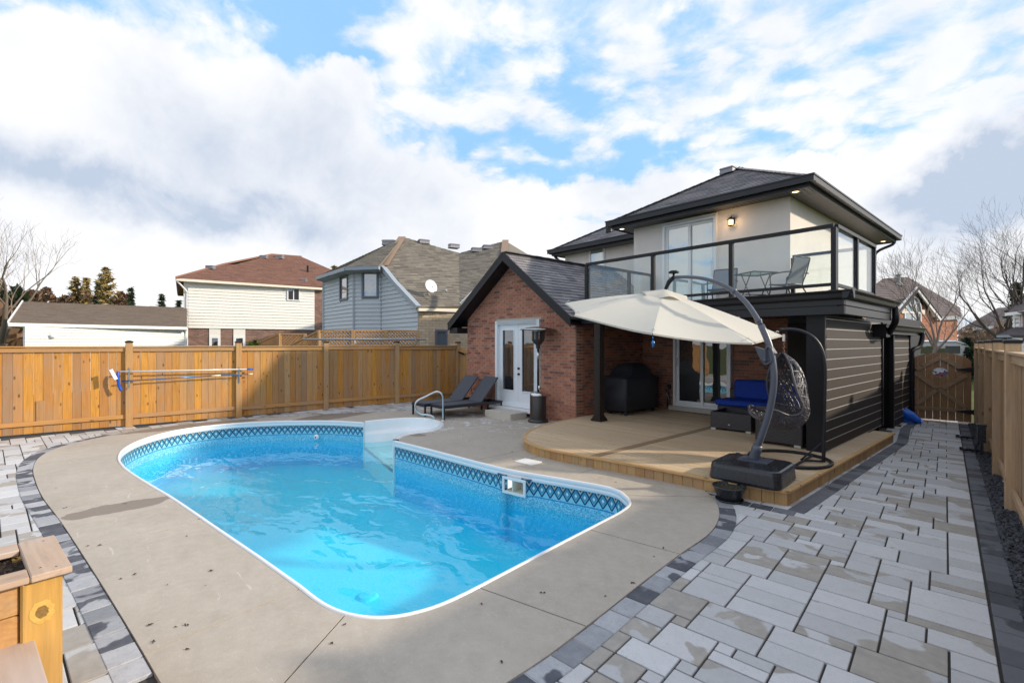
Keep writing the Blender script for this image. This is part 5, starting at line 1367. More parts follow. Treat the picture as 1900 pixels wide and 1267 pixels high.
# ---- handrail
HA = (-9.30, 6.04); HD = (-.55, -.83)
pts = [(808, 781), (806, 775), (800, 771), (792, 769.5), (782, 768.5), (775, 764), (770.5, 756), (771.5, 747), (778, 741), (790, 735.5), (803, 729), (811, 726.5), (818, 729), (821.5, 736), (822, 745), (822, 760), (822, 781.5)]
hr = thing('grab_rail', 'bent stainless steel hand rail beside the white pool step', 'handrail', (-9.4, 6.0, 0))
pp = [onV(a, b, HA, HD) for a, b in pts]; pp[0].z = .0; pp[-1].z = 0
mb = MB(); mb.tube(catmull(pp, 3), .021, 10); mb.build('rail', M['steel'], hr, smooth=True)
for p in (pp[0], pp[-1]):
    mb = MB(); mb.lathe([(0, .022), (.03, .022), (.045, .012), (.05, 0)], c=(p.x, p.y, .012), n=16); mb.build('escutcheon', M['steel'], hr, smooth=True)
# ---- step slab in front of French door
ss = MB(); ss.box((-8.72, 7.50, .085), (.95, .50, .145)); o = ss.build('door_step', M['stone']); tag(o, 'pale precast concrete step in front of the white French door', 'step')
# ---- patio heater
ph = thing('patio_heater', 'tall dark mushroom patio heater in front of the brick gable wall', 'patio heater', (-7.72, 7.62, 0)); hc = (-7.72, 7.62, 0.012)
def lat(name, prof_, mat_, parent, c, n=24, smooth=True): mb_ = MB(); mb_.lathe(prof_, c=c, n=n); return mb_.build(name, mat_, parent, smooth=smooth)
lat('base', [(0, 0), (.225, 0), (.23, .02), (.225, .05), (.19, .07)], M['heater'], ph, hc); lat('tank_housing', [(.185, .05), (.185, .62), (.178, .635), (.0, .64)], M['heater'], ph, hc)
lat('housing_lid', [(.186, .60), (.188, .63), (.14, .67), (.04, .70), (.03, .70)], M['steel'], ph, hc)
mb = MB(); mb.tube([(hc[0], hc[1], .68), (hc[0], hc[1], 1.72)], .027, 12); mb.build('pole', M['heater'], ph, smooth=True)
mb = MB(); mb.tube([(hc[0], hc[1], 1.42), (hc[0], hc[1], 1.60)], .03, 12); mb.build('pole_sleeve', M['steel'], ph, smooth=True)
lat('burner', [(.05, 1.66), (.05, 1.74), (.10, 1.78), (.14, 1.84), (.15, 1.90), (.15, 2.04), (.155, 2.05), (.13, 2.06), (.0, 2.06)], M['heater'], ph, hc)
mb = MB(); 
for k in range(10): a = k*math.pi/5; mb.tube([(hc[0]+.152*math.cos(a), hc[1]+.152*math.sin(a), 1.88), (hc[0]+.152*math.cos(a), hc[1]+.152*math.sin(a), 2.05)], .004, 5)
mb.tube([(hc[0], hc[1], 2.05), (hc[0], hc[1], 2.12)], .02, 8); mb.build('burner_guard', M['steel'], ph)
lat('reflector', [(.41, 2.085), (.415, 2.08), (.41, 2.095), (.25, 2.135), (.08, 2.16), (0, 2.165)], M['steel'], ph, hc, 32)
lat('valve', [(0, .84), (.03, .83), (.03, .76), (0, .75)], M['steel'], ph, (hc[0]+.09, hc[1]-.05, 0), 12)
# ---- barbecue under cover
bq = thing('covered_barbecue', 'gas barbecue under a black fitted cover against the brick wall', 'barbecue', (-6.55, 9.5, DK))
def rrect(w_, l_, r_=.05, n=4):
    P = []
    for cx, cy, a0 in ((w_/2-r_, l_/2-r_, 0), (-w_/2+r_, l_/2-r_, 90), (-w_/2+r_, -l_/2+r_, 180), (w_/2-r_, -l_/2+r_, 270)):
        for k in range(n): a = rad(a0+90*k/(n-1)); P.append((cx+r_*math.cos(a), cy+r_*math.sin(a)))
    return P
mb = MB(); rings = [(.10, .62, 1.30, .06), (.13, .66, 1.34, .06), (.45, .63, 1.33, .06), (.80, .66, 1.36, .07), (.84, .62, 1.32, .08), (.88, .60, .98, .10), (1.02, .54, .78, .10), (1.12, .42, .68, .12), (1.15, .22, .50, .10), (1.153, .05, .1, .02)]
vs = []; rr_ = random.Random(3)
for (z, w_, l_, r_) in rings:
    for k, (x, y) in enumerate(rrect(w_, l_, r_, 8)):
        fo = .012*math.sin(k*1.9+z*4)+.008*math.sin(k*.7+z*11); vs.append((-6.56+x*(1+fo), 9.56+y*(1+fo*.5), DK+z+.006*math.sin(k*1.3)))
n_k = 32; fs = [(i*n_k+k, i*n_k+(k+1) % n_k, (i+1)*n_k+(k+1) % n_k, (i+1)*n_k+k) for i in range(len(rings)-1) for k in range(n_k)]
mb.add(vs, fs); mb.build('cover', M['cover'], bq, smooth=True, recalc=True)
for x in (-6.78, -6.33):
    for y in (9.0, 10.1):
        mb = MB(); w1 = MB(); w1.lathe([(.0, -.02), (.045, -.02), (.05, -.01), (.05, .01), (.045, .02), (0, .02)], n=16); Mq = Matrix.Translation((x, y, DK+.05)) @ Matrix.Rotation(rad(90), 4, 'X'); mb.add([Mq @ Vector(v) for v in w1.v], w1.f); mb.box((x, y, DK+.10), (.03, .03, .07)); mb.build('wheel', M['black_plastic'], bq)
# ---- wicker sofa set
sofa = thing('wicker_sofa', 'L shaped dark wicker sofa with royal blue cushions against brick and black walls', 'sofa', (-3.4, 9.5, DK))
def wick(name, x0, x1, y0, y1, z0, z1, parent, mat_=None, bev=.012):
    c = ((x0+x1)/2, (y0+y1)/2, (z0+z1)/2); return piece(name, c, (x1-x0, y1-y0, z1-z0), mat_ or M['wicker'], parent, 0, bev)
wick('seat_base', -3.20, -2.53, 8.32, 10.45, DK+.06, DK+.34, sofa); wick('seat_base', -4.62, -3.21, 9.80, 10.45, DK+.06, DK+.34, sofa)
wick('armrest', -3.22, -2.53, 8.17, 8.315, DK+.04, DK+.60, sofa); wick('backrest', -2.60, -2.50, 8.32, 10.45, DK+.34, DK+.66, sofa)
wick('backrest', -4.62, -2.61, 10.38, 10.48, DK+.34, DK+.66, sofa)
for (x0, x1, y0, y1) in ((-4.66, -3.24, 9.74, 10.34),): wick('seat_cushion', x0, x1, y0, y1, DK+.345, DK+.46, sofa, M['cushion'], .03)
wick('seat_cushion', -3.22, -2.62, 8.33, 10.34, DK+.345, DK+.46, sofa, M['cushion'], .03)
wick('back_cushion', -4.45, -3.20, 10.18, 10.36, DK+.46, DK+.86, sofa, M['cushion'], .04); wick('back_cushion', -3.19, -2.75, 10.19, 10.36, DK+.46, DK+.86, sofa, M['cushion'], .04)
wick('back_cushion', -2.76, -2.61, 8.45, 10.1, DK+.46, DK+.86, sofa, M['cushion'], .04)
for x, y in ((-3.15, 8.215), (-2.60, 8.215), (-4.55, 9.85), (-3.9, 9.85)): piece('foot', (x, y, DK+.03), (.10, .08, .05), M['foot'], sofa, 0, .004)
tb_ = thing('wicker_coffee_table', 'low dark wicker coffee table with metal feet in front of the blue sofa', 'coffee table', (-3.95, 9.2, DK), rotz=.08)
Mt = WM[tb_]
for nm, c, d, mt_ in (('front_panel', (0, -.36, .19), (.72, .03, .30), M['wicker']), ('back_panel', (0, .36, .19), (.72, .03, .30), M['wicker']), ('side_panel', (-.345, 0, .19), (.03, .69, .30), M['wicker']), ('side_panel', (.345, 0, .19), (.03, .69, .30), M['wicker']), ('shelf', (0, 0, .26), (.66, .69, .012), M['black_plastic'])):
    link(nm, bevbox_mesh(d, .004, mt_.name), mt_, tb_, Mt @ Matrix.Translation(c))
for x in (-.31, .31):
    for y in (-.33, .33): link('foot', bevbox_mesh((.09, .08, .04), .003, 'ft'), M['foot'], tb_, Mt @ Matrix.Translation((x, y, .02)))
link('badge', bevbox_mesh((.03, .006, .02), .001, 'bdg'), M['foot'], tb_, Mt @ Matrix.Translation((-.02, -.378, .12)))
# ---- cantilever umbrella
um = thing('cantilever_umbrella', 'large open ivory cantilever umbrella with curved slate arm on a square black base', 'umbrella', (-2.4, 5.98, DK))
Mu = Matrix.Translation((-2.39, 5.98, DK)) @ Matrix.Rotation(rad(4), 4, 'Z')
mb = MB(); vs = []; ringz = [(0, .98, .90, .10), (.03, 1.0, .92, .11), (.15, .97, .89, .11), (.185, .95, .87, .11), (.20, .91, .83, .10)]
nk = 32
ringz = [(z, a*.80, b*.80, r_) for z, a, b, r_ in ringz]
for z, a, b, r_ in ringz: vs += [(x, y, z) for x, y in rrect(a, b, r_, 8)]
fs = [(i*nk+k, i*nk+(k+1) % nk, (i+1)*nk+(k+1) % nk, (i+1)*nk+k) for i in range(len(ringz)-1) for k in range(nk)]+[tuple((len(ringz)-1)*nk+k for k in range(nk))]
mb.add([Mu @ Vector(v) for v in vs], fs)
ub = mb.build('base', M['black_plastic'], um, recalc=True)
mb = MB(); mb.box(None, (.34, .26, .012), M=Mu @ Matrix.Translation((.0, .10, .207))); mb.build('base_plate', M['slate_metal'], um)
mb = MB()
for q in ((-.25, .25), (.3, -.2)): mb.box(None, (.05, .02, .03), M=Mu @ Matrix.Translation((*q, .21)))
mb.build('filler_cap', M['black_plastic'], um)
UA = Vector((-2.40, 6.07, 0)); UH = Vector((-3.72, 6.28, 0)); UD = (UH-UA).normalized()
apts = [(1398, 851), (1404, 833), (1413, 808), (1424, 775), (1433, 735), (1436, 700), (1433, 668), (1427, 640), (1416, 612), (1403, 588), (1385, 562), (1362, 541), (1335, 526), (1305, 517), (1275, 514), (1250, 515)]
ap = [onV(a, b, UA, UD) for a, b in apts]; ap[0].z = DK+.20
sp_ = catmull(ap, 3)
mb = MB(); mb.tube(sp_[:26], [.039]*26, 14); mb.build('mast', M['slate_metal'], um, smooth=True)
mb = MB(); mb.tube(sp_[25:], [.033-.011*i/(len(sp_)-26) for i in range(len(sp_)-25)], 14); mb.build('arm', M['slate_metal'], um, smooth=True)
mb = MB(); k0 = 3; mb.tube(sp_[:5], [.062, .06, .058, .057, .056], 14); mb.build('mast_socket', M['slate_metal'], um, smooth=True)
for px, py in ((1362, 541), (1397, 598)):
    q = onV(px, py, UA, UD); i = min(range(len(sp_)-1), key=lambda i: (sp_[i]-q).length); t_ = (sp_[i+1]-sp_[i]).normalized(); mb = MB(); mb.tube([sp_[i]-t_*.018, sp_[i]+t_*.018], .041, 14); mb.build('sleeve', M['slate_metal'], um, smooth=True)
ck = onV(1430, 655, UA, UD); ck2 = onV(1428, 668, UA, UD); side_n = Vector((UD.y, -UD.x, 0))*(1 if Vector((UD.y, -UD.x, 0)).dot(Vector((-ck.x, -ck.y, 0))) > 0 else -1)
mb = MB(); br1 = [onV(a, b, UA, UD) for a, b in ((1402, 643), (1410, 660), (1419, 676), (1432, 672), (1440, 655), (1432, 643), (1420, 648))]
n7 = len(br1); off_ = side_n*.03; mb.add([p+off_ for p in br1]+[p-off_ for p in br1], [tuple(range(n7)), tuple(range(2*n7-1, n7-1, -1))]+[(i, n7+i, n7+(i+1) % n7, (i+1) % n7) for i in range(n7)]); mb.build('crank_bracket', M['slate_metal'], um, recalc=True)
mb = MB(); hp = [onV(a, b, UA, UD)+side_n*.055 for a, b in ((1424, 676), (1424, 660), (1425, 648), (1431, 643), (1437, 650), (1439, 663), (1434, 672), (1424, 676))]; mb.tube(catmull(hp, 3), .012, 8)
mb.tube([onV(1422, 668, UA, UD)-side_n*.04, onV(1422, 668, UA, UD)+side_n*.07], .026, 12); mb.build('crank', M['slate_metal'], um, smooth=True)
# hub and canopy
hubp = onV(1246, 531, UA, UD); HC = Vector((hubp.x-.07, hubp.y-.07, 2.52))
mb = MB(); end = sp_[-1]; mb.tube([end, end.lerp(HC+Vector((0, 0, .10)), .5)+Vector((0, 0, .0)), HC+Vector((0, 0, .02))], [.03, .034, .02], 10); mb.tube([end+Vector((0, 0, -.02)), end+Vector((.0, 0, .07))], .016, 8); mb.build('hub', M['black_metal'], um, smooth=True)
mb = MB(); kk_ = end+Vector((0, 0, .07)); mb.lathe([(0, .03), (.05, .028), (.075, .01), (.07, -.008), (.03, -.014), (0, -.014)], c=kk_, n=16); mb.build('top_knob', M['black_metal'], um, smooth=True)
fw = Vector((-HC.x, -HC.y, 0)).normalized(); rt = Vector((-fw.y, fw.x, 0))     # two level directions: towards the right and towards the pool
tiltR, tiltF = -.160, -.185; RC = 1.48; RISE = .36
def rim(i, f_=1.0):
    a = 2*math.pi*i/8+rad(5); x, y = math.cos(a)*RC*f_, math.sin(a)*RC*f_
    c = HC+rt*x+fw*y; c.z += -RISE*f_+tiltR*x+tiltF*y; return c
AP = HC.copy()
for i in range(8):
    mb = MB(); A1, B1 = rim(i), rim(i+1); n1 = 8; vs = []; fs = []
    for j in range(n1+1):
        f_ = .05+.95*j/n1
        for k in range(n1+1):
            g_ = k/n1; p = (AP.lerp(A1, f_)).lerp(AP.lerp(B1, f_), g_); s_ = 4*g_*(1-g_)
            p += (Vector((HC.x, HC.y, p.z))-p).normalized()*(.075*s_*f_*f_); p.z -= .022*s_*f_; p.z += .05*math.sin(math.pi*f_)*.6
            vs.append(p)
    for j in range(n1):
        for k in range(n1): a = j*(n1+1)+k; fs.append((a, a+1, a+n1+2, a+n1+1))
    mb.add(vs, fs); mb.build('canopy_panel', M['canvas'], um, smooth=True)
    hm_ = MB(); hm_.tube([vs[n1*(n1+1)+k]+Vector((0, 0, -.012)) for k in range(n1+1)], .009, 5, cap=False); hm_.build('canopy_hem', M['canvas'], um)
    mb = MB(); mb.tube([AP+Vector((0, 0, -.06)), AP.lerp(A1, .5)+Vector((0, 0, -.008)), A1+Vector((0, 0, -.01))], .009, 6); mb.build('rib', M['slate_metal'], um)
    mb = MB(); mb.tube([AP.lerp(A1, .5)+Vector((0, 0, -.01)), HC+Vector((0, 0, -.42))+rt*(-.42*tiltR)], .007, 6); mb.build('strut', M['slate_metal'], um)
    q = AP.lerp(A1, .965)+Vector((0, 0, .022)); mb = MB(); mb.tube([q+Vector((-.02, 0, 0)), q+Vector((0, 0, .012)), q+Vector((.02, 0, 0))], .006, 6); mb.build('rib_pocket', M['steel'], um)
mb = MB(); vs = []; K = 32
for (r0, dz) in ((.02, .055), (.12, .040), (.24, .020), (.31, .004)):
    for k in range(K):
        a = 2*math.pi*k/K; x, y = r0*math.cos(a), r0*math.sin(a); c = HC+rt*x+fw*y; c.z += dz+tiltR*x+tiltF*y+(.036*math.cos(4*a+1)*(r0/.31)**2)-.22*r0*.8; vs.append(c)
mb.add(vs, [(i*K+k, i*K+(k+1) % K, (i+1)*K+(k+1) % K, (i+1)*K+k) for i in range(3) for k in range(K)]); mb.build('vent_flap', M['canvas'], um, smooth=True)
mb = MB(); q = rim(2)+Vector((0, 0, -.03)); mb.tube([q, q+Vector((0, 0, -.05))], .004, 5); mb.tube([q+Vector((0, 0, -.05)), q+Vector((.0, .01, -.075)), q+Vector((0, .0, -.13))], [.006, .022, .006], 8); mb.build('tie_toggle', M['blue_pole'], um, smooth=True)
# ---- flower pot
fp = thing('flower_pot', 'round black pot of soil with few green sprouts at the deck corner', 'flower pot', (-2.42, 5.50, 0)); pc = (-2.44, 5.47, .01)
lat('pot', [(0, 0), (.12, 0), (.125, .01), (.165, .14), (.18, .15), (.18, .165), (.165, .165), (.155, .13), (0, .13)], M['black_plastic'], fp, pc, 28)
lat('saucer', [(0, .0), (.14, .0), (.15, .02), (.14, .005)], M['black_plastic'], fp, (pc[0], pc[1], .008), 28)
lat('soil', [(0, .155), (.10, .15), (.16, .14)], M['soil'], fp, pc, 20)
mb = MB()
for _ in range(26):
    a, r_ = R.uniform(0, 6.28), .15*math.sqrt(R.random()); p = Vector((pc[0]+r_*math.cos(a), pc[1]+r_*math.sin(a), .155)); l_ = Vector((R.uniform(-.5, .5), R.uniform(-.5, .5), 1)).normalized()*R.uniform(.02, .055); s_ = Vector((R.uniform(-1, 1), R.uniform(-1, 1), 0)).normalized()*.004
    mb.add([p-s_, p+s_, p+l_], [(0, 1, 2)], R.random())
mb.build('sprouts', M['sprout'], fp, kind='stuff')
# ---- lid on the patio
li = MB(); li.box(None, (.33, .25, .012), M=Matrix.Translation((-5.20, 4.93, .019)) @ Matrix.Rotation(rad(8), 4, 'Z')); lid = li.build('skimmer_lid', M['white_plastic']); tag(lid, 'thin square white skimmer lid lying flat on the concrete beside the deck', 'lid')

# ---- hanging egg chair and its stand
RCX, RCY = -2.42, 7.28
st_ = thing('chair_stand', 'dark tubular stand with ring foot and arched arm holding the hanging chair', 'chair stand', (RCX, RCY, DK))
mb = MB(); ringp = [(RCX+.50*math.cos(a*math.pi/16), RCY+.50*math.sin(a*math.pi/16), DK+.025) for a in range(32)]; mb.tube(ringp, .022, 8, closed=True); mb.build('ring_foot', M['dark_metal'], st_, smooth=True)
FT = gp(1528, 862, DK+.02); FT = Vector((-2.06, 7.42, 0)); SD = (Vector((RCX-.06, RCY-.04, 0))-FT).normalized()
sp2 = [(1528, 852), (1529, 800), (1530, 740), (1531, 690), (1529, 665), (1523, 645), (1513, 630), (1500, 620), (1485, 613.5), (1468, 611), (1450, 612)]
q = [onV(a, b, FT, SD) for a, b in sp2]; q[0].z = DK+.02; X0 = q[0].x
mb = MB(); mb.tube(catmull(q, 3), .023, 10); mb.build('arched_arm', M['dark_metal'], st_, smooth=True)
tip = q[-1]; mb = MB(); mb.lathe([(0, .03), (.028, .02), (.03, 0), (.02, -.025), (0, -.03)], c=tip, n=12); mb.build('end_cap', M['dark_metal'], st_, smooth=True)
mid_ = Vector((RCX+.14, RCY+.02, DK+.025)); pf = Vector((q[0].x, q[0].y, DK+.30))
mb = MB(); mb.tube([pf, mid_], .012, 8); mb.tube([Vector((RCX+.20, RCY-.45, DK+.028)), Vector((RCX+.16, RCY+.46, DK+.028))], .016, 8); mb.tube([mid_, Vector((q[0].x, q[0].y, DK+.03))], .016, 8); mb.build('brace', M['dark_metal'], st_, smooth=True)
eg = thing('hanging_chair', 'grey woven egg shaped hanging chair without cushion swinging over the deck', 'hanging chair', (tip.x, tip.y, .6))
hx, hy = tip.x+.03, tip.y
top = Vector((hx, hy, 1.66))
mb = MB()
zc = tip.z-.03
mb.tube([(hx-.0, hy, zc-.03), (hx, hy, zc-.13)], .018, 8); cz = zc-.14
o_ = mb.build('swivel', M['steel'], eg)
mb = MB(); k = 0
while cz > top.z+.01:
    r1 = .012; a = (k % 2)*math.pi/2
    mb.tube([(hx+math.cos(a)*r1*math.cos(t*math.pi/4), hy+math.sin(a)*r1*math.cos(t*math.pi/4), cz-.014+.020*math.sin(t*math.pi/4)) for t in range(8)], .004, 5, closed=True); cz -= .030; k += 1
mb.build('chain', M['rust'], eg)
fd_ = Vector((-CA, -SA, 0)); fd_ = (fd_+Vector((SA, -CA, 0))*.15).normalized(); sd_ = Vector((-fd_.y, fd_.x, 0))
# back outline of the basket (forward, height) and its width; u = forward distance from the hanging point
cb = [( .02, 1.66, .03), (-.12, 1.57, .12), (-.21, 1.45, .20), (-.26, 1.32, .25), (-.28, 1.18, .28), (-.29, 1.04, .30), (-.29, .92, .31), (-.28, .80, .31), (-.24, .69, .29), (-.12, .615, .27), (.05, .61, .28), (.20, .625, .26), (.32, .68, .22), (.39, .76, .16)]
fr_rim = [(.02, 1.66), (.03, 1.56), (.05, 1.46), (.06, 1.34), (.05, 1.22), (.02, 1.10), (-.03, .98), (-.03, .90), (.02, .845), (.12, .835), (.22, .86), (.31, .90), (.38, .90), (.415, .84)]
cbp = catmull([Vector(c) for c in cb], 3); frp = catmull([Vector((a, b, 0)) for a, b in fr_rim], 3)
NSEC = len(cbp)
def egg(i, v):       # v in [-1,1] around the shell: 0 = back line, +-1 = rim
    c = cbp[i]; f = frp[i]; a = v*math.pi/2
    u = f.x+(c.x-f.x)*math.cos(a); z = f.y+(c.y-f.y)*math.cos(a); w_ = c.z*math.sin(a)**1.0*(1 if True else 1)
    return Vector((hx, hy, 0))+fd_*u+sd_*w_+Vector((0, 0, z))
mb = MB()
for s_ in (-1, 1): mb.tube([egg(i, s_) for i in range(NSEC)], .015, 7)
mb.tube([egg(NSEC-1, v/8) for v in range(-8, 9)], .018, 7); mb.build('rim', M['wickerstrand'], eg, smooth=True)
mb = MB()
for i in (3, 7, 11, 15, 19, 23, 27, 31):
    if i < NSEC: mb.tube([egg(i, v/10)+Vector((0, 0, 0)) for v in range(-10, 11)], .006, 6)
mb.tube([egg(i, 0) for i in range(NSEC)], .007, 6)
mb.build('hoops', M['vent_grey'], eg, smooth=True)
mb = MB(); mesh_w = M['wickerstrand']; rw = random.Random(5)
for k in range(74):
    v = rw.uniform(-1, 1); dv_ = rw.choice((-1, 1))*rw.uniform(.05, .11); P_ = []
    i = 0.0
    while i < NSEC-1:
        ii = int(i); P_.append(egg(ii, max(-1, min(1, v)))); v += dv_*rw.uniform(.6, 1.4); i += 1.6
        if v > 1 or v < -1: dv_ = -dv_; v = max(-1, min(1, v))
    mb.tube(P_, .0065, 4, cap=False, r=rw.random())
for k in range(190):
    i = rw.randrange(2, NSEC-4); v = rw.uniform(-1, .7); P_ = [egg(min(NSEC-1, int(i+s_*rw.uniform(.3, 1.2))), min(1, v+s_*.11)) for s_ in range(4)]; mb.tube(P_, .0055, 4, cap=False, r=rw.random())
for k in range(170):
    i = rw.randrange(NSEC-20, NSEC-3); v = rw.uniform(-1, .7); P_ = [egg(min(NSEC-1, int(i+s_*rw.uniform(-.8, 1.0))), min(1, v+s_*.13)) for s_ in range(4)]; mb.tube(P_, .009, 4, cap=False, r=rw.random())
mb.build('woven_shell', mesh_w, eg)

# ---- balcony furniture
BZ = 2.50
def make_chair(label):
    r_ = thing('sling_chair', label, 'chair', (0, 0, 0), 'chairs on the balcony'); f = MB()
    for s_ in (-1, 1):
        x = s_*.26
        f.tube(catmull([(x, .26, 0), (x, .23, .20), (x, .20, .40), (x, .21, .58), (x, .10, .63), (x, -.16, .635), (x, -.24, .62)], 4), .013, 7)
        f.tube(catmull([(x, -.24, 0), (x, -.20, .22), (x*.97, -.12, .40), (x*.95, -.20, .62), (x*.95, -.28, .92)], 4), .013, 7)
        f.tube([(x*.96, .24, .42), (x*.96, -.12, .39)], .012, 6)
    f.tube([(-.25, .24, .42), (.25, .24, .42)], .012, 6); f.tube([(-.24, -.28, .92), (.24, -.28, .92)], .012, 6); f.tube([(-.25, -.22, .15), (.25, -.22, .15)], .009, 6)
    f.build('frame', M['dark_metal'], r_, smooth=True)
    def sheet(name, pts, mt_):
        mb = MB(); C_ = catmull([(0, *p) for p in pts], 4); vs = [Vector((x, p.y, p.z)) for p in C_ for x in (-.235, .235)]; n2 = len(C_)
        vs2 = [v+Vector((0, .004, .006)) for v in vs]; mb.add(vs+vs2, [(2*i, 2*i+1, 2*i+3, 2*i+2) for i in range(n2-1)]+[(2*n2+2*i, 2*n2+2*i+2, 2*n2+2*i+3, 2*n2+2*i+1) for i in range(n2-1)]); mb.build(name, mt_, r_, smooth=True)
    sheet('seat', [(.25, .43), (.1, .415), (-.05, .40), (-.13, .405)], M['sling_grey']); sheet('backrest', [(-.125, .42), (-.17, .58), (-.23, .76), (-.29, .93)], M['sling_grey']); return r_
c1 = make_chair('grey sling armchair on the balcony right of the glass table, turned towards it'); c2 = copy_tree(c1); c2['label'] = 'grey sling armchair on the balcony left of the glass table, partly behind the umbrella arm'
P1 = onY(1463, 540, 9.75); P2 = onY(1338, 545, 9.8)
c1.scale = c2.scale = (.93, .93, .93); c1.location = (P1.x, 9.75, BZ); c1.rotation_euler.z = rad(75); c2.location = (P2.x, 9.85, BZ); c2.rotation_euler.z = rad(190)
tt = thing('folding_table', 'small square glass topped folding table between the balcony chairs', 'table', (0, 0, 0)); P3_ = onY(1402, 540, 9.75)
mb = MB(); mb.box((0, 0, .655), (.56, .56, .008)); mb.build('glass_top', M['tableglass'], tt)
mb = MB()
for a, b in (((-.27, -.27), (.27, -.27)), ((.27, -.27), (.27, .27)), ((.27, .27), (-.27, .27)), ((-.27, .27), (-.27, -.27))): mb.tube([(*a, .645), (*b, .645)], .010, 6)
mb.build('top_frame', M['dark_metal'], tt)
for s_ in (-1, 1):
    for t_ in (-1, 1):
        mb = MB(); mb.tube([(s_*.22, t_*.22, 0), (s_*.22, -t_*.13, .64)], .010, 6); mb.build('leg', M['dark_metal'], tt)
mb = MB(); mb.tube([(-.22, .02, .24), (.22, .02, .24)], .008, 6); mb.tube([(-.22, -.02, .24), (.22, -.02, .24)], .008, 6); mb.build('stretcher', M['dark_metal'], tt)
tt.location = (P3_.x, 9.75, BZ); tt.rotation_euler.z = rad(62)

# ---- planter at the lower left and the bench boards in front of it
pl_ = thing('wooden_planter', 'large timber planter box of dark soil at the lower left corner', 'planter', (-3.4, -.7, 0), rotz=0)
pr = rad(8.5); PO = Vector((-3.06, -.06, 0)); px_ = Vector((-math.cos(pr), -math.sin(pr), 0)); py_ = Vector((math.sin(pr), -math.cos(pr), 0))
def PP(a, b, z): return PO+px_*a+py_*b+Vector((0, 0, z))
ZT = .75
def pbox(name, a0, a1, b0, b1, z0, z1, mt_, bev=.005):
    c = PP((a0+a1)/2, (b0+b1)/2, (z0+z1)/2); return piece(name, c, (a1-a0, b1-b0, z1-z0), mt_, pl_, pr, bev)
pbox('rim_board', 0, .57, 0, .14, ZT-.032, ZT, M['planter_x'])
pbox('rim_board', 0, .13, .143, 1.5, ZT-.031, ZT-.001, M['planter_h']); pbox('rim_board', .44, .57, .143, 1.5, ZT-.031, ZT-.001, M['planter_h']); pbox('rim_board', .133, .437, 1.38, 1.5, ZT-.031, ZT-.001, M['planter_x'])
pbox('post', .03, .17, .03, .17, 0, ZT-.034, M['planter'], .008); pbox('post', .42, .55, .03, .17, 0, ZT-.034, M['planter'], .008)
for k in range(5): pbox('side_board', .05, .085, .173, 1.46, .02+k*.139, .02+k*.139+.135, M['cedar_h'], .004)
for k in range(5): pbox('side_board', .49, .525, .173, 1.46, .02+k*.139, .02+k*.139+.135, M['cedar_h'], .004)
for k in range(5): pbox('side_board', .173, .417, .06, .095, .02+k*.139, .02+k*.139+.135, M['planter_x'], .004)
mb = MB(); nn = 22; vs = []
for i in range(nn+1):
    for j in range(nn*3+1): p = PP(.09+.42*i/nn, .10+1.3*j/(nn*3), ZT-.05+R.uniform(-.018, .018)); vs.append(p)
mb.add(vs, [(i*(nn*3+1)+j, (i+1)*(nn*3+1)+j, (i+1)*(nn*3+1)+j+1, i*(nn*3+1)+j+1) for i in range(nn) for j in range(nn*3)])
for _ in range(260):
    p = PP(R.uniform(.13, .44), R.uniform(.14, .9), ZT-.035); l_ = Vector((R.uniform(-1, 1), R.uniform(-1, 1), R.uniform(0, .5))).normalized()*R.uniform(.01, .04); s_ = Vector((R.uniform(-1, 1), R.uniform(-1, 1), .3)).normalized()*R.uniform(.003, .008); mb.add([p-s_, p+s_, p+l_+s_*.5, p+l_-s_*.5], [(0, 1, 2, 3)], R.random())
mb.build('soil', M['soil'], pl_, kind='stuff')
kz = ZT-.034-.15
for nm, ra, rb, off, mt_ in (('knot', .042, .052, .0285, M['knot_ring']), ('knot', .022, .028, .0275, M['knot_core'])):
    mb = MB(); K = 20; mb.add([PP(off, .10+ra*math.cos(k*2*math.pi/K)*(1+.1*math.sin(3*k)), kz+rb*math.sin(k*2*math.pi/K)*(1+.08*math.cos(2*k))) for k in range(K)], [tuple(range(K))]); mb.build(nm, mt_, pl_)
for a_, b_ in ((.05, .05), (.09, .10), (.5, .05), (.05, .6), (.10, .8), (.06, .35)):
    mb = MB(); q = PP(a_, b_, ZT+.0005); mb.lathe([(0, .001), (.0045, .0008), (.005, 0)], c=q, n=10); mb.build('screw', M['rust'], pl_)
be = thing('timber_bench', 'low timber bench of wide boards butted against the planter post', 'bench', (-2.4, -.4, 0))
BO = Vector((-3.24, -.22, 0))
for k in range(3):
    c = BO-px_*.75+py_*(.06+k*.145)+Vector((0, 0, .43)); piece('seat_board', c, (1.5, .138, .038), M['planter_x'], be, pr, .006)
for k in (0, 1): c = BO-px_*(.10+k*1.25)+py_*.20+Vector((0, 0, .205)); piece('leg', c, (.12, .36, .41), M['planter'], be, pr, .006)
piece('apron', BO-px_*.75+py_*.075+Vector((0, 0, .34)), (1.5, .035, .13), M['cedar_h'], be, pr, .004)

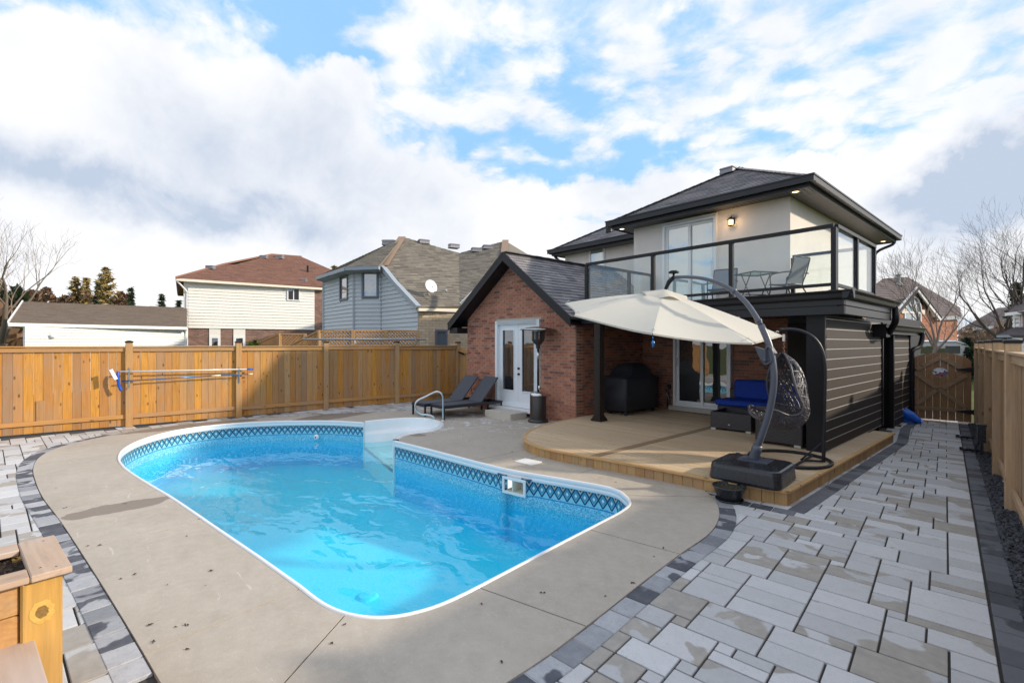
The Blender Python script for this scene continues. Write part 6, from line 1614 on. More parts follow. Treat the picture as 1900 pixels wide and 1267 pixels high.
# ---- side path odds and ends
sl_ = thing('blue_slide', 'end of a bright blue plastic toy slide poking out behind the black wall', 'toy slide', (-2.3, 14.0, 0))
SLC = gp(1700, 786, 0); mb = MB(); vs = []; sec_ = [(-.15, .02), (-.16, .12), (-.145, .17), (-.12, .165), (-.10, .09), (.10, .09), (.12, .165), (.145, .17), (.16, .12), (.15, .02)]
for i in range(10):
    t = i/9; cx_, cy_ = SLC.x-.42+.50*t, SLC.y+.12; k_ = 1-.35*max(0, t-.6)/.4; hz = .34*(1-t)**1.6
    for (a, h) in sec_: vs.append((cx_, cy_+a*k_, hz*(1 if h > .05 else .6)+h*(1-.55*max(0, t-.7)/.3)))
ns = len(sec_); mb.add(vs, [(i*ns+k, i*ns+(k+1) % ns, (i+1)*ns+(k+1) % ns, (i+1)*ns+k) for i in range(9) for k in range(ns)]+[tuple(range(ns)), tuple(9*ns+k for k in range(ns))]); mb.build('chute', M['slide_blue'], sl_, smooth=True, recalc=True)
mb = MB(); mb.prism([(SLC.x-.30, SLC.y+.0), (SLC.x-.05, SLC.y+.0), (SLC.x-.05, SLC.y+.24), (SLC.x-.30, SLC.y+.24)], .005, .10); mb.build('foot', M['slide_blue'], sl_)
pu = thing('purple_toy', 'small pale purple plastic toy hanging by the gate post', 'toy', (-2.22, 14.5, .6)); mb = MB(); mb.lathe([(0, .16), (.05, .14), (.065, .08), (.035, .03), (.06, -.03), (.055, -.1), (0, -.13)], c=(-2.19, 14.52, .62), n=14); mb.build('body', M['purple'], pu, smooth=True)
def on_lot(u, v, z=0): x, y = lot(PATH_R+u, v); return Vector((x, y, z))
gl_ = thing('garden_light_box', 'black cabled power box on a stake against the right fence', 'power box', on_lot(.20, 10.6)); p = on_lot(.20, 10.6)
mb = MB(); mb.box(p+Vector((0, 0, .36)), (.10, .16, .26), LOT); mb.box(p+Vector((0, 0, .50)), (.12, .18, .03), LOT); mb.build('housing', M['black_plastic'], gl_)
mb = MB(); mb.box(p+Vector((0, 0, .12)), (.03, .05, .24), LOT); mb.tube(catmull([p+Vector((-.02, 0, .25)), p+Vector((-.07, .02, .10)), p+Vector((-.05, -.1, .02)), p+Vector((-.03, -.3, .01))], 4), .010, 6); mb.build('stake', M['black_plastic'], gl_)
for k, (u, v) in enumerate(((.02, 12.3), (.05, 10.9))):
    p = on_lot(u, v, .03); t_ = thing('black_spotlight', ('farther' if k == 0 else 'nearer')+' of two black garden spotlights lying across the path edging', 'garden light', p, 'black spotlights on the path edging')
    mb = MB(); mb.tube([p+Vector((-.10, 0, .012)), p+Vector((-.03, .005, .014)), p+Vector((.03, .01, .01)), p+Vector((.16, .03, .0))], [.028, .032, .022, .008], 10); mb.build('head', M['black_plastic'], t_, smooth=True)
    mb = MB(); mb.box(p+Vector((.06, .01, -.012)), (.02, .07, .02)); mb.build('bracket', M['black_plastic'], t_)
# ---- hairline cracks in the slabs
mb = MB(); rc_ = random.Random(9)
for (ax, ay), (bx, by) in (((-5.30, 5.05), (-5.45, 5.62)), ((-5.08, 4.80), (-5.12, 4.52)), ((-8.36, 5.28), (-8.05, 5.05)), ((-11.3, .2), (-11.0, -.3))):
    A_c, B_c = Vector((ax, ay, .0128)), Vector((bx, by, .0128)); n_c = 9; pts_ = [A_c.lerp(B_c, i/n_c)+Vector((rc_.uniform(-.018, .018), rc_.uniform(-.018, .018), 0)) for i in range(n_c+1)]
    for p0, p1 in zip(pts_[:-1], pts_[1:]):
        t_c = (p1-p0).normalized(); s_c = Vector((-t_c.y, t_c.x, 0))*.0022; mb.add([p0-s_c, p1-s_c, p1+s_c, p0+s_c], [(0, 1, 2, 3)])
o = mb.build('hairline_cracks', M['litter'], kind='stuff'); tag(o, 'thin dark hairline cracks running across the concrete slabs')
# ---- leaf litter and grit on the concrete
mb = MB()
for (px, py) in [(232, 934), (120, 942), (162, 1013), (182, 1012), (226, 1073), (282, 1158), (343, 1160), (287, 1190), (392, 1058), (380, 1088), (105, 906), (1216, 1032), (1293, 924), (1121, 1106), (1222, 888), (1060, 850), (1028, 852), (1124, 869), (858, 806), (870, 818), (880, 827), (950, 838), (954, 852), (905, 776), (1283, 903), (1312, 923), (1175, 1083), (1228, 1016), (640, 1160)]+[(R.randint(150, 620), R.randint(960, 1230)) for _ in range(8)]+[(R.randint(820, 1250), R.randint(800, 1240)) for _ in range(10)]:
    p = gp(px, py, .014)
    if inside((p.x, p.y), cop_out) or not inside((p.x, p.y), out_all): continue
    if p.y > 5.2 and p.x > -6.7: continue
    for _ in range(R.randint(1, 3)):
        c = p+Vector((R.uniform(-.015, .015), R.uniform(-.015, .015), 0)); a = R.uniform(0, 6.28); l_ = R.uniform(.006, .016); w_ = l_*.5; u = Vector((math.cos(a), math.sin(a), 0)); v = Vector((-u.y, u.x, 0))
        mb.add([c-u*l_, c-v*w_+Vector((0, 0, .006)), c+u*l_+Vector((0, 0, .003)), c+v*w_+Vector((0, 0, .008))], [(0, 1, 2, 3)], R.random())
o = mb.build('leaf_litter', M['litter'], kind='stuff'); tag(o, 'scattered dark dead leaves and grit on the concrete')

# ================================================================== NEIGHBOURING BUILDINGS
def nwall(parent, A, B, poly, thick, core_mat, name='wall'):
    """vertical wall; A,B ground points left to right as seen; poly in (distance along, height)"""
    A = Vector((A[0], A[1], 0)); U = (Vector((B[0], B[1], 0))-A).normalized(); Mx = frameM(A, U, (0, 0, 1))
    mb = MB(); n = len(poly); mb.add([Mx @ Vector((u, z, 0)) for u, z in poly]+[Mx @ Vector((u, z, -thick)) for u, z in poly], [tuple(range(n)), tuple(range(2*n-1, n-1, -1))]+[(i, n+i, n+(i+1) % n, (i+1) % n) for i in range(n)])
    o = mb.build(name, core_mat, parent, recalc=True); return Mx, o
def siding(parent, Mx, poly, mt_, dv=.19, holes=()):
    cover_tiles('siding_plank', tiles(poly, dv, 200, .0, holes, 0), Mx @ Matrix.Translation((0, 0, .003)), mt_, parent, .036, .004, 0, budget=[60])
def nbrick(parent, Mx, poly, mt_, holes=(), n=200, bw=.25, bh=.085): 
    ts = tiles(poly, bh, bw, .012, holes); R.shuffle(ts); cover_tiles('brick', ts, Mx, mt_, parent, .012, .012, 0, budget=[n])
def win(parent, Mx, u0, u1, z0, z1, frame_m, pane_m, w=.07, split=False, name='window'):
    f = MB()
    for c, d in [(((u0+w/2), (z0+z1)/2), (w, z1-z0)), (((u1-w/2), (z0+z1)/2), (w, z1-z0)), (((u0+u1)/2, z1-w/2), (u1-u0-2*w, w)), (((u0+u1)/2, z0+w/2), (u1-u0-2*w, w))]: f.box(None, (d[0], d[1], .09), M=Mx @ Matrix.Translation((c[0], c[1], .02)))
    if split: f.box(None, (w*.8, z1-z0-2*w, .07), M=Mx @ Matrix.Translation(((u0+u1)/2, (z0+z1)/2, .02)))
    o = f.build(name, frame_m, parent); p = MB(); p.box(None, (u1-u0-2*w+.01, z1-z0-2*w+.01, .02), M=Mx @ Matrix.Translation(((u0+u1)/2, (z0+z1)/2, .005))); p.build('pane', pane_m, o); return o
def u_at(Mx, px, py):
    O = Mx.translation; U = Vector((Mx[0][0], Mx[1][0], 0)); p = onV(px, py, O, U); return (Vector((p.x, p.y, 0))-Vector((O.x, O.y, 0))).dot(U), p.z
def gutter_bar(parent, a, b, mt_, name='gutter', w_=.13, h=.13): mb = MB(); mb.bar(a, b, w_, h); return mb.build(name, mt_, parent)
def nroof(parent, pts, mt_, P0, N, dv, du, und, thick=.12):
    q = [onP(x, y, P0, N) for x, y in pts]; roof_face(q, 'roof', mt_, parent, dv, du, thick, und); return q
# ---- white house with red-brown roof
h2 = thing('house', 'cream sided house with red brown hip roof and brown brick base behind the left fence', 'house', cp(460, 636, 31)*1.0)
A2, B2 = cp(349, 600, 26.7), cp(600, 600, 30.8); L2 = math.dist(A2[:2], B2[:2])
Mx, _ = nwall(h2, A2, B2, [(0, -.1), (L2, -.1), (L2, 5.2), (0, 5.2)], .2, M['mortar_g'])
us_, z_ = u_at(Mx, 583, 600); zs_ = u_at(Mx, 349, 608.5)[1]
w1a, _z = u_at(Mx, 388, 620); w1b, _z2 = u_at(Mx, 409, 640); w2a = u_at(Mx, 433, 620)[0]; w2b = u_at(Mx, 455, 620)[0]; wz1 = u_at(Mx, 400, 623)[1]
ua, za = u_at(Mx, 532, 534); ub, zb = u_at(Mx, 556, 559)
core = MB(); Mi = Mx @ Matrix.Translation((0, 0, .01)); core.box(None, (us_, 5.2-zs_, .05), M=Mx @ Matrix.Translation((us_/2, (5.2+zs_)/2, .03))); core.build('siding_backing', M['cream_siding'], h2)
siding(h2, Mx @ Matrix.Translation((0, 0, .055)), [(0, zs_), (us_, zs_), (us_, 5.2), (0, 5.2)], M['cream_siding'], .175, [(ua, zb, ub, za)])
nbrick(h2, Mx, [(0, 0), (L2, 0), (L2, zs_), (0, zs_)], M['brick_brown'], [(w1a, .5, w1b, zs_), (w2a, .5, w2b, zs_)], 150)
nbrick(h2, Mx, [(us_+.01, zs_+.03), (L2, zs_+.03), (L2, 5.1), (us_+.01, 5.1)], M['brick_brown'], (), 60)
win(h2, Mx @ Matrix.Translation((0, 0, .07)), ua, ub, zb, za, M['white'], M['pane_dark'], .07, True)
for a, b in ((w1a, w1b), (w2a, w2b)):
    win(h2, Mx, a, b, .6, wz1, M['white'], M['pane_dark'], .13); p_ = MB(); p_.box(None, (b-a, zs_-wz1, .05), M=Mx @ Matrix.Translation(((a+b)/2, (zs_+wz1)/2, .02))); p_.build('panel', M['cream_siding'], h2)
e0, e1 = cp(327, 517, 26.0), cp(603, 532, 30.6); e1.z = e0.z = 5.32
rp = cp(520, 473, 34.0); N2 = (e1-e0).cross(rp-e0).normalized()
nroof(h2, [(327, 517), (603, 532), (618, 502), (560, 477), (505, 473), (436, 491), (415, 491.5)], M['shingle_red'], e0, N2, .16, .34, M['shingle_red'])
gutter_bar(h2, e0+Vector((0, 0, -.08)), e1+Vector((0, 0, -.08)), M['cream']); 
wb_ = Vector((-(B2-A2).normalized().y, (B2-A2).normalized().x, 0))
sb = MB(); sb.quadslab([Vector((A2.x, A2.y, 5.17)), Vector((B2.x, B2.y, 5.17)), e1+Vector((0, 0, -.15)), e0+Vector((0, 0, -.15))], .02); sb.build('soffit', M['cream'], h2, recalc=True)
back = MB(); q_ = [Vector((A2.x, A2.y, 0)), Vector((A2.x, A2.y, 0))+wb_*8]; back.quadslab([q_[0], q_[1], q_[1]+Vector((0, 0, 5.2)), q_[0]+Vector((0, 0, 5.2))], .2); back.build('side_wall', M['cream_siding'], h2)
fb2 = MB(); r0 = onP(505, 473, e0, N2); r1 = onP(560, 477, e0, N2); q0 = e0+wb_*12; q1 = e1+wb_*12; fb2.quadslab([q0, q1, r1, r0], .1); fb2.quadslab([e0, q0, r0, onP(415, 491.5, e0, N2)], .1); fb2.quadslab([e1, onP(618, 502, e0, N2), r1, q1], .1); fb2.build('rear_roof', M['shingle_red'], h2, recalc=True)
for (px, py, s_) in ((391, 495, .30), (490, 475.5, .30), (519, 476, .34), (564, 518, .22)): p_ = onP(px, py+3, e0, N2); vent(p_-Vector((0, 0, .05)), (s_*1.5, s_*1.2, s_*.7), YAW, M['vent_grey'], h2)
p_ = onP(571, 505, e0, N2); mb = MB(); mb.tube([p_, p_+Vector((0, 0, .45))], .07, 8); mb.build('plumbing_stack', M['black_metal'], h2)
downspout([e0+Vector((.0, .0, -.12)), e0.lerp(Vector((A2.x, A2.y, 5.1)), .9)+Vector((0, 0, -.5)), Vector((A2.x+.02, A2.y-.06, 4.2)), Vector((A2.x+.02, A2.y-.06, .1))], M['white'], h2, .05)
# ---- garage
ga_ = thing('garage', 'low white sided garage with brown grey shingle roof behind the left fence', 'garage', cp(190, 636, 19.5))
A3, B3 = cp(46, 620, 17.3), cp(347, 620, 21.9); L3 = math.dist(A3[:2], B3[:2])
Mx3, _ = nwall(ga_, A3, B3, [(0, -.1), (L3, -.1), (L3, 2.42), (0, 2.42)], .2, M['white_siding'])
siding(ga_, Mx3, [(0, 0), (L3, 0), (L3, 2.40), (0, 2.40)], M['white_siding'], .115)
e0, e1 = cp(15, 599, 17.0), cp(347, 607.5, 21.6); e1.z = e0.z = (e0.z+e1.z)/2; rp = cp(190, 565.5, 23.5); N3 = (e1-e0).cross(rp-e0).normalized()
nroof(ga_, [(15, 598), (347, 605.5), (347, 571), (180, 565), (42, 560)], M['shingle_brown'], e0, N3, .13, .30, M['shingle_brown'], .1)
gutter_bar(ga_, e0+Vector((0, 0, -.05)), e1+Vector((0, 0, -.05)), M['white'], w_=.12, h=.12)
sb = MB(); sb.quadslab([Vector((A3.x, A3.y, 2.40)), Vector((B3.x, B3.y, 2.40)), e1+Vector((0, 0, -.13)), e0+Vector((0, 0, -.13))], .02); sb.build('soffit', M['white'], ga_, recalc=True)
rg = onP(42, 560, e0, N3); mb = MB(); mb.bar(e0+Vector((0, 0, .0)), rg, .04, .14); mb.build('bargeboard', M['white'], ga_)
ub_, zb_ = u_at(Mx3, 97, 622); mb = MB(); Mv = Mx3 @ Matrix.Translation((ub_, zb_-.02, .0)); hv = MB(); hv.lathe([(0, .16), (.05, .155), (.085, .13), (.095, .08), (.09, 0)], n=14); mb.add([Mv @ Vector(v) for v in hv.v], hv.f); mb.box(None, (.2, .2, .02), M=Mv @ Matrix.Translation((0, 0, .01))); mb.build('dryer_vent', M['white_plastic'], ga_, smooth=True)
downspout([e1+Vector((0, 0, -.1)), Vector((B3.x, B3.y, 2.2))+Vector((.06, -.06, 0)), Vector((B3.x, B3.y, .1))+Vector((.06, -.06, 0))], M['white'], ga_, .045)
# ---- blue-grey sided house
h3 = thing('house', 'blue grey sided house with tall tan shingle roof and buff brick wall beyond the fence', 'house', cp(720, 636, 20))
pts3 = [(602, 22.0), (657, 19.3), (708, 19.2), (776, 17.1)]
W3 = [cp(px, 620, dd) for px, dd in pts3]
WT = 4.62
for i in range(3):
    A, B = W3[i], W3[i+1]; L = math.dist(A[:2], B[:2])
    poly = [(0, -.1), (L, -.1), (L, WT), (0, WT)]
    if i == 2: poly = [(0, -.1), (L, -.1), (L, 2.98), (L*.42, 3.95), (0.02, WT)]
    Mi, _ = nwall(h3, A, B, poly, .15, M['grey_siding'])
    holes = []
    if i == 0: a, z1 = u_at(Mi, 632, 512); b, z0 = u_at(Mi, 647, 556); holes = [(a, z0, b, z1)]
    if i == 1: a, z1 = u_at(Mi, 672, 502); b, z0 = u_at(Mi, 703, 553); holes = [(a, z0, b, z1)]
    siding(h3, Mi, [(max(u, .0), max(z, 0)) for u, z in poly], M['grey_siding'], .16, holes)
    for (a, z0, b, z1) in holes: win(h3, Mi, a, b, z0, z1, M['window_grey'], M['pane_grey'], .08)
    mb = MB(); mb.box(None, (.08, (2.98 if i == 3 else WT), .05), M=Mi @ Matrix.Translation((0, WT/2, .02))); mb.build('corner_trim', M['grey_trim'], h3)
A4, B4 = W3[3], cp(905, 620, 18.6); L4 = math.dist(A4[:2], B4[:2])
M4, _ = nwall(h3, A4, B4, [(0, -.1), (L4, -.1), (L4, 2.95), (0, 2.95)], .2, M['mortar'])
a, z1 = u_at(M4, 807, 612); b, z0 = u_at(M4, 829, 612)
nbrick(h3, M4, [(0, 0), (L4, 0), (L4, 2.9), (0, 2.9)], M['brick_buff'], [(a, 0, b, z1)], 220, .27, .10)
win(h3, M4, a, b, .1, z1, M['window_grey'], M['pane_grey'], .07, name='door')
e0, e1 = cp(776, 571, 16.9), cp(905, 577, 18.4); e1.z = e0.z; rp = cp(748, 440, 23.0); N4 = (e1-e0).cross(rp-e0).normalized()
if N4.z < 0: N4 = -N4
nroof(h3, [(776, 570), (853, 568), (852, 470), (748, 440), (711, 492), (738, 520)], M['shingle_tan'], e0, N4, .15, .33, M['shingle_tan'])
gutter_bar(h3, e0+Vector((0, 0, -.07)), onP(862, 571, e0, N4)+Vector((0, 0, -.09)), M['cream'], h=.10)
q5 = [cp(588, 515, 21.6), cp(703, 492.5, 18.6)]; q5[1].z = q5[0].z; top3 = onP(748, 440, e0, N4); N5 = (q5[1]-q5[0]).cross(top3-q5[0]).normalized()
rl = onP(655, 484, q5[0], N5)
roof_face([q5[0], onP(655, 492, q5[0], N5), rl], 'roof', M['shingle_tan'], h3, .15, .33, .08, M['shingle_tan'])
g0, g1, g2 = cp(588, 514, 21.7), cp(642, 495.5, 18.9), cp(704, 492.5, 18.6); g1.z = g0.z = g2.z = (g0.z+g1.z+g2.z)/3
rr = [g0, g1, g2]; ap3 = onP(746, 441, e0, N4)
for tri in ([g0, g1, ap3], [g1, g2, ap3]): roof_face(tri, 'roof', M['shingle_tan'], h3, .15, .33, .06, M['shingle_tan'])
mb = MB(); mb.bar(g0+Vector((0, 0, -.08)), g1+Vector((0, 0, -.08)), .14, .14); mb.bar(g1+Vector((0, 0, -.08)), g2+Vector((0, 0, -.08)), .14, .13); mb.build('gutter', M['grey_trim'], h3)
mb = MB(); mb.quadslab([g0+Vector((0, 0, -.15)), g1+Vector((0, 0, -.15)), Vector((W3[1].x, W3[1].y, WT)), Vector((W3[0].x, W3[0].y, WT))], .02); mb.quadslab([g1+Vector((0, 0, -.15)), g2+Vector((0, 0, -.15)), Vector((W3[2].x, W3[2].y, WT)), Vector((W3[1].x, W3[1].y, WT))], .02); mb.build('soffit', M['grey_trim'], h3, recalc=True)
rk = [onV(a, b, W3[2], W3[3]-W3[2])+Vector((.06, -.06, 0)) for a, b in ((703, 493), (714, 500), (735, 526), (777, 571))]
mb = MB(); [mb.bar(rk[i], rk[i+1], .20, .16) for i in range(3)]; mb.build('rake_trim', M['grey_trim'], h3)
mb = MB(); hp0 = onP(712, 494, e0, N4); k_ = 9
for i in range(k_*2): a_ = hp0.lerp(ap3, i/(k_*2)); b_ = hp0.lerp(ap3, (i+1)/(k_*2)); mb.bar(a_+Vector((0, 0, .03)), b_+Vector((0, 0, .045)), .34, .02, r=R.random())
mb.build('hip_cap', M['shingle_ridge'], h3)
v0, v1 = onP(853, 568, e0, N4), onP(852, 470, e0, N4); rr3 = cp(938, 447, 24.5); N6 = (rr3-v0).cross(v1-v0).normalized()
if N6.z < 0: N6 = -N6
r4 = onP(925, 560, v0, N6)
roof_face([v0, r4, rr3, v1], 'roof', M['shingle_tan'], h3, .15, .33, .08, M['shingle_tan'])
mb = MB(); far_ = cp(1012, 492, 24.0); mb.quadslab([r4, Vector((far_.x, far_.y, r4.z)), far_, rr3], .1); mb.build('roof_end', M['shingle_tan'], h3, recalc=True)
mb = MB(); mb.bar(cp(855, 566, 16.4), cp(930, 492, 18.0), .05, .16); mb.build('rake_trim', M['cream'], h3)
for i in range(10): pass
mb = MB()
for i in range(10): a_ = r4.lerp(rr3, i/10); b_ = r4.lerp(rr3, (i+1)/10); mb.bar(a_+Vector((0, 0, .03)), b_+Vector((0, 0, .045)), .32, .02, r=R.random())
mb.build('hip_cap', M['shingle_ridge'], h3)
for px, py in ((786, 448), (842, 456)): p_ = onP(px, py+3, e0, N4); vent(p_-Vector((0, 0, .05)), (.5, .4, .20), YAW+.5, M['vent_grey'], h3)
p_ = onP(722, 448, e0, N4); vent(cp(722, 452, 22.6)-Vector((0, 0, .1)), (.6, .4, .25), YAW, M['vent_grey'], h3)
for px, py in ((884, 463), (905, 458)): p_ = onP(px, py+3, v0, N6); vent(p_-Vector((0, 0, .05)), (.5, .4, .20), YAW+.3, M['vent_grey'], h3)
bk = MB(); c0 = Vector((W3[0].x, W3[0].y, 0)); c1 = Vector((B4.x, B4.y, 0)); bb_ = Vector((-.75, .66, 0))*9
bk.quadslab([c0, c0+bb_, c0+bb_+Vector((0, 0, WT)), c0+Vector((0, 0, WT))], .1); bk.build('side_wall', M['grey_siding'], h3)
mb = MB(); bt_ = c0+bb_+Vector((0, 0, WT)); bt2 = c1+bb_+Vector((0, 0, WT)); mb.quadslab([g0, ap3, bt_], .08); vv1 = onP(852, 470, e0, N4); btm = Vector((vv1.x, vv1.y, WT-.5))+bb_; mb.quadslab([ap3, bt_, btm, vv1], .02); mb.build('rear_roof', M['shingle_tan'], h3, recalc=True)
# satellite dish
dp = onP(793, 547, e0, N4); dc = cp(800, 531, math.hypot(0, 0)+(-SA*dp.x+CA*dp.y)-.25)
ds = thing('satellite_dish', 'white satellite dish on a bent mast on the tan shingle roof', 'satellite dish', dp)
mb = MB(); mb.tube([dp, dp+Vector((.02, .02, .22)), dc+Vector((-.05, .12, -.12)), dc+Vector((-.03, .07, 0))], .022, 8); mb.box(dp, (.18, .18, .02)); mb.build('mast', M['grey_pole'], ds, smooth=True)
dn = Vector((.90, -.15, .42)).normalized(); Md = Matrix.Translation(dc) @ dn.to_track_quat('Z', 'Y').to_matrix().to_4x4()
mb = MB(); hv = MB(); hv.lathe([(0, -.05), (.10, -.042), (.20, -.018), (.27, .012), (.275, .005), (.20, -.028), (0, -.062)], n=28); mb.add([Md @ Matrix.Diagonal((.84, 1, 1, 1)) @ Vector(v) for v in hv.v], hv.f); mb.build('reflector', M['white_plastic'], ds, smooth=True)
lnb = cp(828, 539, -SA*dc.x+CA*dc.y-.2); mb = MB(); mb.tube([dc+Vector((0, 0, -.22)), lnb], .013, 6); mb.tube([lnb+dn*.02, lnb-dn*.07], .04, 8); mb.build('feed_arm', M['grey_pole'], ds)
# ---- lattice screens and long pole beyond the fence
def lattice_screen(label, corners, nposts, group=None):
    """corners: (px, py_top, dist) from left to right"""
    t_ = thing('lattice_fence', label, 'lattice fence', cp(corners[0][0], 640, corners[0][2]), group)
    for (xa, ya, da), (xb, yb, db) in zip(corners[:-1], corners[1:]):
        A = cp(xa, ya, da); B = cp(xb, yb, db); U = Vector((B.x-A.x, B.y-A.y, 0)); L = U.length; U.normalize(); Mx = frameM((A.x, A.y, 0), U, (0, 0, 1)); zb = .9
        mb = MB(); mb.bar(Vector((A.x, A.y, A.z)), Vector((B.x, B.y, B.z)), .07, .05, up=(0, 0, 1)); mb.build('top_rail', M['cedar_h'], t_)
        lat_ = MB(); step_ = .105; zt = lambda u: A.z+(B.z-A.z)*u/L-.03
        for sgn, off in ((1, .012), (-1, -.012)):
            k = -40
            while k < 90:
                c = k*step_; seg = []
                # line z = zb + sgn*(u-c)
                N_ = 60; ins_ = []
                for i in range(N_+1):
                    u = L*i/N_; z = zb+sgn*(u-c)
                    if zb <= z <= zt(u): ins_.append((u, z))
                if len(ins_) > 1: a, b = ins_[0], ins_[-1]; lat_.bar(Mx @ Vector((a[0], a[1], off)), Mx @ Vector((b[0], b[1], off)), .035 if False else .008, .036, up=Mx.to_3x3() @ Vector((-sgn, 1, 0)), r=R.random())
                k += 1
        lo_ = lat_.build('lattice', M['cedar_h'], t_, kind='stuff')
        for uu in (0, L):
            zt_ = zt(uu)+.05; piece('post', Mx @ Vector((uu, zt_/2, 0)), (.10, .10, zt_), M['cedar_post'], t_, math.atan2(U.y, U.x), .004)
    return t_
lattice_screen('long orange lattice screen behind the left fence below the blue grey house', [(524, 648, 16.4), (592, 614, 15.4), (655, 613.5, 15.6), (716, 613.5, 15.9), (776, 614.5, 16.2)], 4)
lattice_screen('darker smaller lattice screen just left of the long one behind the fence', [(474, 638, 18.2), (519, 619.5, 17.4), (566, 620, 17.6)], 3)
cl = thing('awning_pole', 'long weathered grey metal pole running level in front of the lattice screen', 'pole', cp(680, 630, 15.0)); mb = MB(); mb.tube([cp(562, 629.5, 14.9), cp(790, 629.5, 15.4)], .03, 8); mb.build('tube', M['grey_pole'], cl, smooth=True)
mb = MB()
for px in (598, 658, 772): c = cp(px, 633, 15.02 if px < 600 else 15.3); mb.box(c, (.06, .06, .16))
mb.build('bracket', M['grey_pole'], cl)

# ---- orange brick house on the right
h4 = thing('house', 'orange brick house with dark roof, white gable trim and arched window beyond the gate', 'house', cp(1700, 636, 36))
A, B = cp(1655, 600, 33), cp(1734, 600, 36); L = math.dist(A[:2], B[:2]); apu = L*.47
def zz(py, d): return EYE-(py-636)/FPX*d
gz, ge = zz(545, 34.3), zz(590, 34)
poly = [(0, 0), (L, 0), (L, ge), (apu, gz), (0, ge)]
M5, _ = nwall(h4, A, B, poly, .2, M['mortar'])
a, _1 = u_at(M5, 1677, 600); b, _1 = u_at(M5, 1708, 600); z0 = u_at(M5, 1690, 606)[1]; z1 = u_at(M5, 1690, 578)[1]; zt = u_at(M5, 1690, 560)[1]
nbrick(h4, M5, poly, M['brick_far'], [(a, z0, b, z1), (a+.12, z1, b-.12, zt)], 0, .30, .11)
win(h4, M5, a, b, z0, z1, M['white'], M['pane_grey'], .13, True)
f = MB(); cx = (a+b)/2; rr_a = (b-a)/2
for k in range(12):
    t0, t1 = math.pi*k/12, math.pi*(k+1)/12; f.bar(M5 @ Vector((cx+rr_a*math.cos(t0)*.94, z1+.02+rr_a*math.sin(t0)*.94*.9, .03)), M5 @ Vector((cx+rr_a*math.cos(t1)*.94, z1+.02+rr_a*math.sin(t1)*.94*.9, .03)), .09, .14, up=M5.to_3x3() @ Vector((0, 0, 1)))
for k in (1, 2, 3): t0 = math.pi*k/4; f.bar(M5 @ Vector((cx, z1, .03)), M5 @ Vector((cx+rr_a*math.cos(t0)*.9, z1+rr_a*math.sin(t0)*.85, .03)), .05, .05)
fo = f.build('arched_window', M['white'], h4); p_ = MB(); p_.add([M5 @ Vector((cx+rr_a*.92*math.cos(math.pi*k/12), z1+rr_a*.83*math.sin(math.pi*k/12), .016)) for k in range(13)], [tuple(range(13))]); p_.build('pane', M['pane_grey'], fo)
f = MB(); f.bar(M5 @ Vector((a-.45, z1, .03)), M5 @ Vector((a-.02, z1, .03)), .1, .35); f.bar(M5 @ Vector((b+.02, z1, .03)), M5 @ Vector((b+.5, z1, .03)), .1, .35); f.build('lintel_stone', M['cream'], h4)
f = MB(); f.bar(M5 @ Vector((-.55, ge-.15, .25)), M5 @ Vector((apu, gz+.35, .25)), .1, .30); f.bar(M5 @ Vector((apu, gz+.35, .25)), M5 @ Vector((L+.3, ge-.0, .25)), .1, .30); f.build('gable_trim', M['white'], h4)
A6, B6 = cp(1734, 600, 36.3), cp(1776, 600, 38.5); L6 = math.dist(A6[:2], B6[:2]); M6, _ = nwall(h4, A6, B6, [(0, 0), (L6, 0), (L6, zz(585, 38)), (0, zz(590, 36.3))], .2, M['mortar']); nbrick(h4, M6, [(0, 0), (L6, 0), (L6, zz(590, 37)), (0, zz(592, 36.3))], M['brick_far'], (), 0, .30, .11)
gb = MB(); gb.bar(cp(1733, 592, 36.0), cp(1784, 590, 38.6), .15, .2); gb.build('gutter', M['grey_trim'], h4)
e0, e1 = cp(1640, 590, 32.5), cp(1783, 588, 38.5); e1.z = e0.z; rp = cp(1684, 514, 43); N7 = (e1-e0).cross(rp-e0).normalized()
if N7.z < 0: N7 = -N7
nroof(h4, [(1625, 590), (1783, 588), (1782, 571), (1684, 514), (1638, 517), (1625, 527)], M['shingle_far'], e0, N7, .3, .6, M['shingle_far'])
gtop = M5 @ Vector((apu, gz+.45, .35)); gl = M5 @ Vector((-.6, ge-.05, .35)); gr = M5 @ Vector((L+.35, ge+.1, .35)); bkp = onP(1712, 545, e0, N7)
mb = MB(); mb.quadslab([gl, gtop, bkp], .1); mb.quadslab([gr, bkp, gtop], .1); mb.build('gable_roof', M['shingle_far'], h4, recalc=True)
p_ = onP(1667, 528, e0, N7); mb = MB(); mb.tube([p_-Vector((0, 0, .2)), p_+Vector((0, 0, .75))], .16, 8); mb.lathe([(.22, .75), (.22, .85), (0, .9)], c=p_, n=10); mb.lathe([(.4, -.1), (.16, .2)], c=p_, n=10); mb.build('flue', M['grey_pole'], h4)
